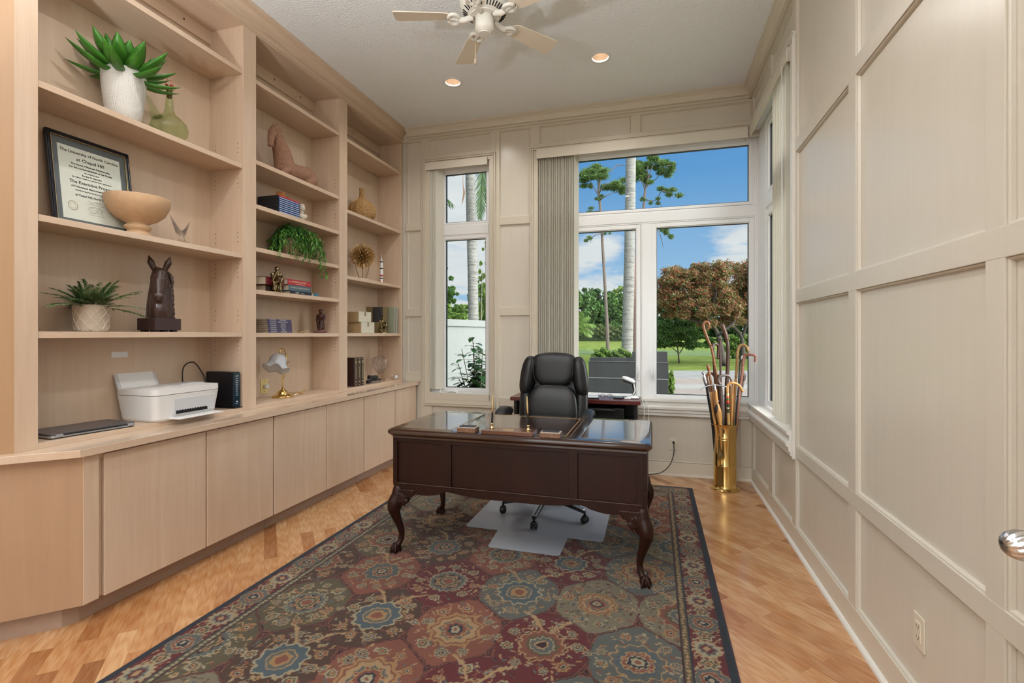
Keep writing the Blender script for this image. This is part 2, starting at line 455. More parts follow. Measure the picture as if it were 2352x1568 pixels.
def Wb(a, z, p): return (a, YB+0.02-p, z)     # p: how far it stands proud of the panel field
def Wr(a, z, p): return (XR+0.02-p, a, z)
def bar(bm, W, a0, a1, z0, z1, p, p0=0.0, mi=0):
    A = W(a0, z0, p0); C_ = W(a1, z1, p)
    box(bm, min(A[0], C_[0]), max(A[0], C_[0]), min(A[1], C_[1]), max(A[1], C_[1]), min(A[2], C_[2]), max(A[2], C_[2]), mi)
def bead(bm, W, a0, a1, z0, z1, w_=0.009, p=0.013):
    """small moulding framing one panel"""
    def tri(pt, ln):
        lo = [bm.verts.new(W(*q)) for q in pt]; hi = [bm.verts.new(W(*q)) for q in ln]
        n = len(lo)
        for i in range(n): bm.faces.new((lo[i], lo[(i+1) % n], hi[(i+1) % n], hi[i]))
        bm.faces.new(lo); bm.faces.new(hi[::-1])
    tri([(a0, z0, 0), (a0, z0, p), (a0, z0+w_*.6, p*.9), (a0, z0+w_, 0)], [(a1, z0, 0), (a1, z0, p), (a1, z0+w_*.6, p*.9), (a1, z0+w_, 0)])
    tri([(a0, z1, 0), (a0, z1, p), (a0, z1-w_*.6, p*.9), (a0, z1-w_, 0)], [(a1, z1, 0), (a1, z1, p), (a1, z1-w_*.6, p*.9), (a1, z1-w_, 0)])
    tri([(a0, z0, 0), (a0, z0, p), (a0+w_*.6, z0, p*.9), (a0+w_, z0, 0)], [(a0, z1, 0), (a0, z1, p), (a0+w_*.6, z1, p*.9), (a0+w_, z1, 0)])
    tri([(a1, z0, 0), (a1, z0, p), (a1-w_*.6, z0, p*.9), (a1-w_, z0, 0)], [(a1, z1, 0), (a1, z1, p), (a1-w_*.6, z1, p*.9), (a1-w_, z1, 0)])
P = 0.02
# ---- stiles, rails and beads of the back wall
bm = B()
ST = [(-2.49, -2.395), (-1.678, -1.575), (-1.242, -1.14)]
TOP0, TOP1 = 3.51, ZC
def rails_back(bm):
    bar(bm, Wb, -2.72, XR, 3.51, 3.60, P)                                    # top rail under the crown
    for a0, a1 in [(-2.49, -2.453), (-1.614, -1.575), (-1.242, -1.233)]: bar(bm, Wb, a0, a1, 0.0, 3.51, P-.0008)
    for a0, a1 in [(-2.453, -2.395), (-1.678, -1.614), (-1.233, -1.14)]: bar(bm, Wb, a0, a1, 3.295, 3.51, P-.0012)
    bar(bm, Wb, -2.395, -1.678, 3.295, 3.335, P)
    bar(bm, Wb, -1.14, XR+.02, 3.295, 3.335, P); bar(bm, Wb, -0.218, -0.127, 3.335, 3.51, P)
    for z0, z1 in [(2.517, 2.60), (1.557, 1.64)]:
        bar(bm, Wb, -2.68, -2.49, z0, z1, P); bar(bm, Wb, -1.575, -1.242, z0, z1, P)
    bar(bm, Wb, -2.68, -2.49, 0.83, 0.93, P); bar(bm, Wb, -1.575, -1.242, 0.60, 0.686, P)
    # below the windows
    bar(bm, Wb, -2.453, -2.36, 0.13, 0.575, P); bar(bm, Wb, -1.30, -1.233, 0.13, 0.60, P); bar(bm, Wb, 0.77, XR+.02, 0.13, 0.575, P)
rails_back(bm)
for r in [(-2.66, -2.49, 2.60, 3.51), (-2.66, -2.49, 1.64, 2.517), (-2.66, -2.49, .93, 1.557), (-2.395, -1.678, 3.335, 3.51), (-1.575, -1.242, 2.60, 3.51), (-1.575, -1.242, 1.64, 2.517), (-1.575, -1.242, .686, 1.557), (-1.14, -.218, 3.335, 3.51), (-.127, XR, 3.335, 3.51), (-2.36, -1.30, .14, .575), (-1.233, .77, .13, .575)]:
    bead(bm, Wb, *r)
struct('trim_1', bm, M_trim, bevel=0.002)
# ---- stiles, rails and beads of the right wall
bm = B()
bar(bm, Wr, -3.6, YB+.02, 3.51, 3.60, P)
for z0, z1 in [(2.517, 2.60), (1.557, 1.64), (0.578, 0.65)]: bar(bm, Wr, -3.6, 3.49, z0, z1, P)
bar(bm, Wr, -3.6, YB+.02, 0.03, 0.13, P)
STR = [(3.49, 3.575), (2.53, 2.617), (1.56, 1.639), (0.55, 0.63), (-0.45, -0.37), (-1.45, -1.37), (-2.45, -2.37), (-3.6, -3.4)]
for a0, a1 in STR: bar(bm, Wr, a0, a1, 0.13, 3.51, P-.0008)
bar(bm, Wr, 3.575, YB, 3.295, 3.335, P); bar(bm, Wr, 4.18, 4.27, 3.335, 3.51, P); bar(bm, Wr, 4.89, YB+.02, 3.335, 3.51, P)
bar(bm, Wr, 4.14, 4.26, 0.13, 0.575, P); bar(bm, Wr, 4.88, YB+.02, 0.13, 0.575, P); 
lv = [(0.13, 0.578), (0.65, 1.557), (1.64, 2.517), (2.60, 3.51)]
ed = [3.49, 2.617, 2.53, 1.639, 1.56, .63, .55, -.37]
for i in range(0, len(ed)-1, 2):
    for z0, z1 in lv: bead(bm, Wr, ed[i+1], ed[i], z0, z1, 0.011, 0.014)
for a0, a1 in [(3.575, 4.14), (4.26, 4.88)]: bead(bm, Wr, a0, a1, .13, .575)
for a0, a1 in [(3.575, 4.18), (4.27, 4.89)]: bead(bm, Wr, a0, a1, 3.335, 3.51)
struct('trim_2', bm, M_wall, bevel=0.002)
# ---- crown moulding
CR = [(0.0, 3.532), (0.020, 3.532), (0.020, 3.544), (0.012, 3.548), (0.012, 3.556), (0.030, 3.562), (0.034, 3.585), (0.046, 3.606), (0.062, 3.618), (0.062, 3.626), (0.072, 3.630), (0.072, 3.65), (0.0, 3.65)]
bm = B(); prism(bm, [(YB-p, z) for p, z in CR], -2.655, XR, 'X'); struct('trim_3', bm, M_trim)
bm = B(); prism(bm, [(XR-p, z) for p, z in CR], -3.6, YB, 'Y'); struct('trim_4', bm, M_trim)
# ---- baseboards with quarter-round shoe
SH = [(0, 0), (0.018, 0), (0.018, 0.004), (0.016, 0.012), (0.010, 0.019), (0.0, 0.022)]
bm = B(); bar(bm, Wb, -2.5, XR, 0.0, 0.128, P+.001); prism(bm, [(YB-p, z) for p, z in SH], -2.5, XR, 'X'); struct('baseboard_back', bm, M_base)
bm = B(); bar(bm, Wr, -3.6, YB, 0.0, 0.128, P+.001); prism(bm, [(XR-p, z) for p, z in SH], -3.6, YB, 'Y', 1); struct('baseboard_right', bm, [M_base, M_trimw])

# ---- window casings and sills
def casing(bm, W, a0, a1, z0, z1, sides='LRTB', w_=0.058, mi=0):
    prof = [(0.0, 0.042, 0.026), (0.012, 0.030, 0.036), (0.024, w_, 0.020)]    # stepped moulding
    for k, (i0, i1, p) in enumerate([(0.0, 0.010, 0.040), (0.010, 0.022, 0.032), (0.022, 0.030, 0.038), (0.030, w_, 0.024)]):
        if 'L' in sides: bar(bm, W, a0+i0, a0+i1, z0+(i0 if 'B' in sides else 0), z1-(i0 if 'T' in sides else 0), p, mi=mi)
        if 'R' in sides: bar(bm, W, a1-i1, a1-i0, z0+(i0 if 'B' in sides else 0), z1-(i0 if 'T' in sides else 0), p, mi=mi)
        if 'T' in sides: bar(bm, W, a0+(i0 if 'L' in sides else 0), a1-(i0 if 'R' in sides else 0), z1-i1, z1-i0, p+.0005, mi=mi)
        if 'B' in sides: bar(bm, W, a0+(i0 if 'L' in sides else 0), a1-(i0 if 'R' in sides else 0), z0+i0, z0+i1, p+.0005, mi=mi)
bm = B(); casing(bm, Wb, -2.455, -1.614, 0.575, 3.295, 'LRTB', 0.07)
bar(bm, Wb, -2.40, -1.69, 0.64, 0.715, 0.026)
struct('trim_5', bm, M_trim, bevel=0.0025)
bm = B(); casing(bm, Wb, -1.235, XR+.0, 0.575, 3.295, 'LT', 0.08); struct('trim_6', bm, M_trim, bevel=0.0025)
bm = B(); casing(bm, Wr, 3.50, YB-.0, 0.575, 3.295, 'T', 0.08)
bar(bm, Wr, 3.515, 3.60, 0.575, 3.215, 0.026); bar(bm, Wr, 3.507, 3.52, .56, 3.28, .036); struct('trim_7', bm, M_trimw, bevel=0.0025)
# moulded sill under the corner windows
SL = [(0, 0.575), (0.022, 0.575), (0.022, 0.600), (0.034, 0.606), (0.036, 0.632), (0.050, 0.640), (0.052, 0.662), (0.030, 0.672), (0.030, 0.705), (0.046, 0.712), (0.046, 0.735), (-0.10, 0.735), (-0.10, .70), (0, 0.70)]
bm = B(); prism(bm, [(YB-p, z) for p, z in SL], -1.235, XR+.05, 'X'); prism(bm, [(XR-p, z-.0007) for p, z in SL], 3.52, YB-.02, 'Y')
struct('trim_8', bm, M_trimw, bevel=0.002)

# ---- windows: white vinyl frame, sashes, panes, gaskets
def sash(bm, W, a0, a1, z0, z1, w_, d0, d1):
    """picture-frame: members between the outer rectangle and the opening inset by w_ ; d0,d1 proudness range"""
    l, r, t_, b_ = w_
    bar(bm, W, a0, a0+l, z0, z1, d1, d0); bar(bm, W, a1-r, a1, z0, z1, d1, d0)
    bar(bm, W, a0+l, a1-r, z1-t_, z1, d1, d0); bar(bm, W, a0+l, a1-r, z0, z0+b_, d1, d0)
def window(name, W, off, outer, panes, mull=None, ow=(.028, .028, .038, .028)):
    a0, a1, z0, z1 = outer
    root = B()
    # outer frame with a rebate
    sash(root, W, a0, a1, z0, z1, ow, off-.07, off+.012)
    l_, r_, t_, b_ = ow; sash(root, W, a0+l_-.004, a1-r_+.004, z0+b_-.004, z1-t_+.004, (.024, .024, .024, .024), off-.0695, off+.001)
    for k_, (b0, b1, c0, c1) in enumerate(mull or []):
        root.verts.ensure_lookup_table(); off_ = off; off = off_+.0011*(k_+1)
        bar(root, W, b0, b1, c0, c1, off+.004, off-.07)
        bar(root, W, b0+.012, b1-.012, c0, c1, off+.010, off-.07) if (c1-c0) > (b1-b0) else bar(root, W, b0, b1, c0+.014, c1-.014, off+.010, off-.07)
        off = off_
    fr = obj(name, root, M_frame, bevel=0.003); fr['kind'] = 'structure'
    for (b0, b1, c0, c1, ws) in panes:      # glass rectangle, sash width
        bm = B(); sash(bm, W, b0-ws, b1+ws, c0-ws, c1+ws, (ws-.012,)*4, off-.055, off+.004)
        sash(bm, W, b0-.014, b1+.014, c0-.014, c1+.014, (.010,)*4, off-.05, off-.006)
        obj('window_sash', bm, M_frame, fr, bevel=0.003)
        bm = B(); sash(bm, W, b0-.006, b1+.006, c0-.006, c1+.006, (.006,)*4, off-.046, off-.012)
        obj('window_gasket', bm, M_gasket, fr)
        bm = B(); bar(bm, W, b0-.004, b1+.004, c0-.004, c1+.004, off-.026, off-.030); obj('window_pane', bm, M_glass, fr)
    return fr
OFF = -0.055          # frame face sits this far behind the panel field
w1 = window('window_1', Wb, OFF, (W1A-.002, W1B+.002, ZS-.02, ZH), [(-2.224, -1.763, .773, 2.396, .045), (-2.224, -1.755, 2.60, 3.126, .030)], [(-2.30, -1.72, 2.44, 2.57)], ow=(.115, .012, .05, .028))
w2 = window('window_2', Wb, OFF, (W2A-.002, XR+.095, ZS-.02, ZH), [(-1.075, -.179, .768, 2.40, .05), (.029, .851, .772, 2.40, .05), (-1.08, .851, 2.61, 3.135, .035)], [(-1.1, .93, 2.452, 2.572), (-.128, -.021, .705, 2.45)], ow=(.028, .056, .038, .028))
w3 = window('window_3', Wr, OFF, (WRY-.002, YB+.075, ZS-.02, ZH), [(3.66, 4.615, .80, 2.36, .05), (3.66, 4.615, 2.61, 3.135, .035)], [(3.63, 4.70, 2.43, 2.57)], ow=(.028, .345, .038, .028))
# corner post
bm = B(); box(bm, XR+.07, XR+.20, YB+.068, YB+.20, 0, ZC); box(bm, XR+.055, XR+.10, YB+.05, YB+.10, ZS, ZH); struct('trim_9', bm, M_frame, bevel=.003)
# casement levers on the two sashes, crank on the narrow window
for a in (-.148, -.002):
    bm = B(); y = YB+.02-OFF-.006
    box(bm, a-.010, a+.010, y-.010, y, 0.90, 0.985); box(bm, a-.006, a+.006, y-.030, y-.008, 0.93, 0.955)
    tube(bm, smooth_path([(a, y-.028, .935), (a+.004, y-.036, .98), (a, y-.030, 1.04)], 5), [.006]*6+[.009]*5, 8)
    obj('window_lever', bm, M_white, w2, bevel=.002)
bm = B(); y = YB+.02-OFF-.006
superell(bm, (-2.13, y-.02, .722), (.07, .022, .016), .4, .5); tube(bm, smooth_path([(-2.17, y-.035, .722), (-2.13, y-.048, .735), (-2.08, y-.04, .726)], 5), .008, 8)
obj('window_crank', bm, M_white, w1, smooth=True)

# ---- unseen glazing added behind the camera to let fill light in
bm = B()
for a in (-2.3, -1.49, -0.68, 0.13): box(bm, a, a+.07, -3.72, -3.64, 0, 2.7)
box(bm, -2.3, .2, -3.72, -3.64, 2.62, 2.7); box(bm, -2.3, .2, -3.72, -3.64, 0, .12)
wr = struct('added_rear_glazing', bm, M_frame)
bm = B(); box(bm, -2.25, .15, -3.685, -3.68, .1, 2.65); obj('window_pane', bm, M_glass, wr)
# unseen slab added over it to keep the sun off the floor
bm = B(); box(bm, -6, 5, -5.0, -3.75, 3.0, 3.15); struct('added_sun_block', bm, M_ceil)
bm = B(); box(bm, -14, 16, -16, -3.75, -.25, -.12); struct('bounce_patio', bm, mat('pale_bounce_stone', srgb(222, 220, 214), .8, var=.1))  # unseen ground made pale to bounce light up to the ceiling

# ---- open door leaf folded back against the right wall, just beside the camera
bm = B(); box(bm, .765, .805, .42, 1.275, .012, 2.42)
dr = struct('door_1', bm, M_trim, bevel=.003)
bm = B()
for z0, z1 in [(.2, .85), (1.05, 2.3)]:
    def Wd(a, z, p): return (.765-p, a, z)
    bead(bm, Wd, .54, 1.18, z0, z1, .014, .010)
obj('panel_moulding', bm, M_trim, dr)
bm = B(); n = 12
rings = []
for k in range(17):
    t_ = k/16; ang = PI*t_; rr = .0275*math.sin(ang)**.8 if 0 < t_ < 1 else .0; x = -.036*math.cos(ang)
    ring = []
    for j in range(72):
        th = 2*PI*j/72; fl = 1+.20*abs(math.sin(n/2*(th+t_*1.6)))-.10
        ring.append(bm.verts.new((x, rr*fl*math.cos(th), rr*fl*math.sin(th))))
    rings.append(ring)
for a, b_ in zip(rings, rings[1:]):
    for j in range(72): bm.faces.new((a[j], a[(j+1) % 72], b_[(j+1) % 72], b_[j]))
bmesh.ops.remove_doubles(bm, verts=bm.verts[:], dist=1e-5)
lathe(bm, [(.0, 0), (.010, .0), (.009, .03), (.024, .034), (.026, .040)], 32, M=Matrix.Translation((.022, 0, 0)) @ Matrix.Rotation(PI/2, 4, 'Y'))
obj('door_knob', bm, mat('brushed_pewter', (.62, .62, .63), .22, 1.0), dr, smooth=True, loc=(.702, 1.212, .942))
# ================================================================= built-in bookcase and base cabinets
XF, XBK = -2.725, -3.02
ZT = 0.83
bc = thing('built_in_bookcase', 'tall pale maple built-in bookcase of three open bays covering the left wall', 'bookcase', (-2.87, 3.2, ZT))
def PB(name, bm, m, **kw):
    bmesh.ops.translate(bm, verts=bm.verts[:], vec=(2.87, -3.2, -ZT)); return obj(name, bm, m, bc, **kw)
BAYS = [(1.56, 2.732), (2.848, 3.813), (3.93, 4.93)]
STL = [(1.472, 1.56), (2.732, 2.848), (3.813, 3.93), (4.93, 4.985-.03)]
for a, b_ in STL:
    bm = B(); box(bm, XF-.02, XF, a, b_, ZT, 3.52); PB('stile', bm, M_maple_z, bevel=.0015)
SHELVES = [[3.187, 2.534, 1.915, 1.372], [3.18, 2.606, 2.289, 1.982, 1.678, 1.369], [3.177, 2.517, 1.903, 1.37]]
# partitions with shelf-pin holes
def pins(bm, y, nrm):
    pass
for k, y in enumerate([1.548, 2.744, 2.836, 3.825, 3.918, 4.942]):
    bm = B(); right = k % 2 == 1     # partition at the right end of its bay shows its pin holes
    box(bm, XBK, XF-.018, y-.012, y+.012, ZT, 3.50)
    ys = y-.0125 if right else y+.0125
    sh = SHELVES[k//2]
    for zz in sh[1:]:
        for dz_ in (-.16, -.128, -.096, -.064, .085, .117, .149):
            for xx in (XF-.045, XBK+.055):
                z = zz+dz_
                lathe(bm, [(0.0, -.0008), (.003, -.0008), (.003, .0008), (0, .0008)], 8, (0, 0, 0), 1, M=Matrix.Translation((xx, ys, z)) @ Matrix.Rotation(PI/2, 4, 'X'))
    PB('partition', bm, [M_maple_z, M_dark])
for i, (a, b_) in enumerate(BAYS):
    bm = B(); box(bm, XBK-.012, XBK, a-.02, b_+.02, ZT, 3.52); PB('back_panel', bm, wood('maple_back_%d' % i, srgb(192, 164, 138), srgb(216, 196, 174), 'z', .8, .4, contrast=.8))
    for z in SHELVES[i]:
        bm = B(); box(bm, XBK+.002, XF-.006, a+.003, b_-.003, z-.031, z); PB('shelf', bm, M_maple_y, bevel=.0012)
    bm = B(); box(bm, XBK, XF-.02, a, b_, 3.492, 3.51); PB('top_board', bm, M_maple_y)
    bm = B(); box(bm, XBK, XBK+.018, a, b_, 3.40, 3.492)
    for q in (.18, .5, .82):
        yy = a+(b_-a)*q; lathe(bm, [(0, -.001), (.006, -.001), (.006, .002), (0, .002)], 10, mi=1, M=Matrix.Translation((XBK+.018, yy, 3.455)) @ Matrix.Rotation(PI/2, 4, 'Y'))
    PB('hanging_rail', bm, [M_maple_y, M_dark])
    bm = B(); box(bm, XBK, XF, a, b_, ZT, ZT+.026); PB('bottom_board', bm, M_maple_y, bevel=.001)
bm = B(); box(bm, XF-.02, XF+.001, 1.472, 4.955, 3.492, 3.56); PB('top_rail', bm, M_maple_y)
CB = [(XF, 3.502), (XF+.016, 3.502), (XF+.016, 3.512), (XF+.006, 3.515), (XF+.006, 3.540), (XF+.026, 3.545), (XF+.026, 3.556), (XF+.018, 3.560), (XF+.022, 3.582), (XF+.036, 3.604), (XF+.052, 3.612), (XF+.052, 3.622), (XF+.070, 3.627), (XF+.070, 3.648), (XF-.02, 3.648)]
bm = B(); prism(bm, [(x, z) for x, z in CB], 1.472, 4.953, 'Y'); PB('crown', bm, M_maple_y)
# the end is cut back at 45 degrees
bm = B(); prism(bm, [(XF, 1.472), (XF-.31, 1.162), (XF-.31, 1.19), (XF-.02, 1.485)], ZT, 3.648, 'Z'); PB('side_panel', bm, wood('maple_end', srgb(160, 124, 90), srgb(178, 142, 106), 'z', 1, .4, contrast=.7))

# ---- worktop
XC = -2.517
t = thing('worktop', 'long glossy pale maple worktop lying over the low cabinets', 'worktop', (-2.77, 3.2, .795))
bm = B(); poly = [(XC, 1.60), (XC, 4.952), (-3.03, 4.952), (-3.03, 1.09)]
prism(bm, [(x+2.77, y-3.2) for x, y in poly], 0, .035, 'Z'); obj('slab', bm, M_counter, t, bevel=.002)
bm = B()
prism(bm, [(XC+.0015+2.77, 1.60-3.2), (XC+.0015+2.77, 4.951-3.2), (XC-.004+2.77, 4.951-3.2), (XC-.004+2.77, 1.60-3.2)], .001, .034, 'Z')
obj('edge_band', bm, M_maple_y, t)
# ---- three base cabinets: body with toe kick, two doors each
XD = -2.545
def cabinet(y0, y1, doors, label, loose=False):
    c = thing('base_cabinet', label, 'cabinet', (-2.79, (y0+y1)/2, 0), group=None)
    oy = (y0+y1)/2
    bm = B(); box(bm, -3.03+2.79, XD-.022+2.79, y0-oy, y1-oy, .10, .795); box(bm, XD-.022+2.79, XD-.012+2.79, y0-oy, y1-oy, .765, .795)
    obj('body', bm, M_maple_z, c)
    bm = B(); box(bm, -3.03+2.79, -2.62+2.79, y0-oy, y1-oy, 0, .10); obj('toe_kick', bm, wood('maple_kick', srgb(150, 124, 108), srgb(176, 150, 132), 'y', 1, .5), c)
    for a, b_ in doors:
        bm = B(); box(bm, XD-.020+2.79, XD+2.79, a+.004-oy, b_-.004-oy, .098, .783); obj('door', bm, M_maple_z, c, bevel=.003, seg=3)
    return c
c1 = cabinet(1.66, 2.816, [(1.718, 2.283), (2.283, 2.816)], 'maple base cabinet nearest the camera, with two flat doors')
oy = (1.66+2.816)/2
bm = B()      # front stile, finger-pull scoop and the angled end
box(bm, XD-.022+2.79, XD+.002+2.79, 1.63-oy, 1.697-oy, .10, .795); obj('filler_strip', bm, M_maple_z, c1, bevel=.002)
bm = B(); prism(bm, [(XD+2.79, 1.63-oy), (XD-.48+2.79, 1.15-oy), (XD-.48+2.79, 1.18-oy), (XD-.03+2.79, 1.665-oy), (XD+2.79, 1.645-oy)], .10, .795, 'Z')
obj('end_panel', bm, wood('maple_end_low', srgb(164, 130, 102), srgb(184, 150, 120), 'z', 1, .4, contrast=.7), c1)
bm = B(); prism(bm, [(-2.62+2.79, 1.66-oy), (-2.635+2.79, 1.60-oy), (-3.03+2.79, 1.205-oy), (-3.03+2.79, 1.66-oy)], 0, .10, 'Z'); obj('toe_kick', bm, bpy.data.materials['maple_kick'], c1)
cabinet(2.820, 3.923, [(2.820, 3.393), (3.393, 3.923)], 'middle maple base cabinet of the row, with two flat doors')
cabinet(3.927, 4.952, [(3.927, 4.487), (4.487, 4.948)], 'maple base cabinet at the far end against the back wall, with two flat doors')

# ================================================================= recessed cans and ceiling fan
M_canin = mat('can_reflector', srgb(246, 222, 196), .35)
M_bulb = mat('lit_bulb', (1, .9, .78), .5, emit=(1, .93, .82), estr=1.6)
labs = ['round recessed ceiling light, the one nearer the bookcase', 'round recessed ceiling light, the one nearer the right wall']
for i, (cx, cy) in enumerate(CANS):
    c = thing('recessed_light', labs[i] if i < 2 else 'unseen recessed fill light added behind the camera', 'ceiling light', (cx, cy, ZC), group='recessed ceiling lights' if i < 2 else 'unseen fill lights added behind the camera')
    bm = B(); lathe(bm, [(.064, .002), (.090, -.001), (.088, -.005), (.066, -.006), (.064, .002)], 48, cap=False); obj('trim_ring', bm, M_white, c, smooth=True)
    bm = B(); lathe(bm, [(.066, 0), (.060, .05), (.045, .085), (.0, .088)], 40, cap=False); obj('reflector', bm, M_canin, c, smooth=True)
    bm = B(); lathe(bm, [(0, .048), (.02, .050), (.030, .056), (.034, .066), (.028, .080), (.0, .082)], 28); obj('bulb', bm, M_bulb, c, smooth=True)
    if i < 2:
        ld = bpy.data.lights.new('can_spot', 'SPOT'); ld.energy = 26; ld.shadow_soft_size = .03; ld.spot_size = math.radians(150); ld.spot_blend = .6; ld.color = (1.0, .96, .91)
        lo = bpy.data.objects.new('can_spot', ld); COL.objects.link(lo); lo.parent = c; lo.location = (0, 0, .004); continue
    ld = bpy.data.lights.new('added_can_lamp', 'AREA'); ld.shape = 'DISK'; ld.size = .10; ld.energy = CAN_W; ld.color = (1.0, .975, .95)  # lamp of an added, unseen can that fills the room
    lo = bpy.data.objects.new('added_can_lamp', ld); COL.objects.link(lo); lo.parent = c; lo.location = (0, 0, .012)

FX, FY = -1.035, 2.945
fan = thing('ceiling_fan', 'white ceiling fan with five pale blades, cut off by the top of the view', 'fan', (FX, FY, 3.20))
M_fan = mat('fan_enamel', srgb(226, 222, 212), .35)
M_blade = wood('fan_blade_wood', srgb(220, 206, 186), srgb(232, 220, 202), 'x', 1.0, .45, contrast=.7)
bm = B()
lathe(bm, [(0, .45), (.075, .45), (.080, .42), (.055, .385), (.05, .36), (.11, .345), (.150, .31), (.158, .27), (.150, .225), (.148, .218), (.10, .183), (.095, .18), (.0, .18)], 56)
obj('motor_housing', bm, M_fan, fan, smooth=False, auto=40)
bm = B()
for k in range(40):
    if k % 8 == 0: continue
    a = 2*PI*k/40
    box(bm, .105, .140, -.0028, .0028, -.002, .002, M=Matrix.Rotation(a, 4, 'Z') @ Matrix.Translation((.1235, 0, .1965)) @ Matrix.Rotation(-.62, 4, 'Y') @ Matrix.Translation((-.1225, 0, 0)))
obj('vent_slot', bm, M_dark, fan)
bm = B(); lathe(bm, [(0, .182), (.092, .182), (.092, .172), (.0, .172)], 48); obj('flywheel', bm, M_fan, fan, auto=40)
bm = B(); lathe(bm, [(0, .172), (.058, .172), (.060, .12), (.062, .10), (.054, .085), (.040, .072), (.0, .070)], 48); obj('switch_housing', bm, M_fan, fan, auto=40)
bm = B(); lathe(bm, [(0, .072), (.038, .072), (.037, .066), (0, .064)], 40); obj('end_cap', bm, M_fan, fan, auto=40)
for deg in (53, 125, 197, 269, 341):
    a = math.radians(deg); R_ = Matrix.Rotation(a, 4, 'Z')
    bm = B(); M = R_ @ Matrix.Rotation(math.radians(11), 4, 'X')
    # arm sweeping out to a ring under the blade
    tube(bm, [R_ @ Vector(p) for p in smooth_path([(.07, 0, .176), (.105, 0, .165), (.135, 0, .155), (.16, 0, .158)], 5)], [.014]*16, 10, flat=1.4)
    ring = [(.195+.036*math.cos(q), .040*math.sin(q), .160+.012*math.sin(q)*.4) for q in [2*PI*j/28 for j in range(28)]]
    tube(bm, [R_ @ Vector(p) for p in ring], .0115, 10, closed=True)
    tube(bm, [R_ @ Vector(p) for p in smooth_path([(.16, 0, .158), (.185, .0, .158), (.205, 0.0, .162), (.235, 0, .166)], 4)], [.012, .011, .011, .010, .009, .009, .009, .009, .009, .010, .011, .012, .013], 8)
    obj('blade_arm', bm, M_fan, fan, smooth=True)
    # blade with rounded ends, pitched
    pts = []
    L0, L1 = .205, .575
    for q in range(0, 9): pts.append((L1-.022+.022*math.sin(PI/2*q/8), -.066+.022*(1-math.cos(PI/2*(1-0)))*0-(0 if q else 0)+.022*(1-math.cos(PI/2*q/8))*0))
    pts = [(L0, -.030), (L0+.02, -.046), (L0+.06, -.055), (L1-.02, -.070), (L1-.005, -.064), (L1, -.050), (L1, .050), (L1-.005, .064), (L1-.02, .070), (L0+.06, .055), (L0+.02, .046), (L0, .030)]
    Mb = R_ @ Matrix.Translation((0, 0, .178)) @ Matrix.Rotation(math.radians(-12), 4, 'X')
    prism(b2 := B(), pts, -.003, .003, 'Z', M=None)
    me_o = obj('blade', b2, M_blade, fan, bevel=.0015)
    me_o.matrix_parent_inverse = Matrix.Identity(4); me_o.matrix_local = Mb
bm = B()
tube(bm, [(-.030, -.045, .115), (-.040, -.060, .112), (-.040, -.062, .10), (-.040, -.062, -.115)], .0011, 6)
obj('pull_chain', bm, M_gold, fan)
bm = B(); lathe(bm, [(0, 0), (.006, .002), (.008, .012), (.008, .030), (.004, .040), (0, .041)], 16, (-.040, -.062, -.152)); obj('chain_pendant', bm, mat('pendant_wood', srgb(190, 170, 150), .5), fan, smooth=True)

# ================================================================= two unseen uplighters added behind the camera to brighten the ceiling
for k_, (lx, ly, where) in enumerate([(-1.75, -.35, 'to the left of the rug'), (-.55, -.75, 'in the middle of the room')]):
    t_ = thing('fill_uplighter', 'unseen silver uplighter added behind the camera to brighten the ceiling, '+where, 'fill light', (lx, ly, .001))
    bm = B(); lathe(bm, [(0, 0), (.13, 0), (.13, .012), (.04, .026), (0, .028)], 40); obj('base', bm, M_chrome, t_, auto=40)
    bm = B(); lathe(bm, [(0, .02), (.012, .02), (.012, 1.74), (0, 1.74)], 16); obj('pole', bm, M_chrome, t_, auto=40)
    bm = B(); lathe(bm, [(.0, 1.70), (.03, 1.71), (.09, 1.75), (.15, 1.81), (.16, 1.83), (.156, 1.832), (.085, 1.762), (.03, 1.725), (0, 1.72)], 40); obj('lamp_shade', bm, M_white, t_, smooth=True)
    ld = bpy.data.lights.new('fill_uplight', 'SPOT'); ld.energy = UPLIGHT; ld.spot_size = math.radians(150); ld.spot_blend = .5; ld.shadow_soft_size = .06; ld.color = (.90, .965, 1.0)
    lo = bpy.data.objects.new('fill_uplight', ld); COL.objects.link(lo); lo.parent = t_; lo.location = (0, 0, 1.84); lo.rotation_euler = (PI, 0, 0)
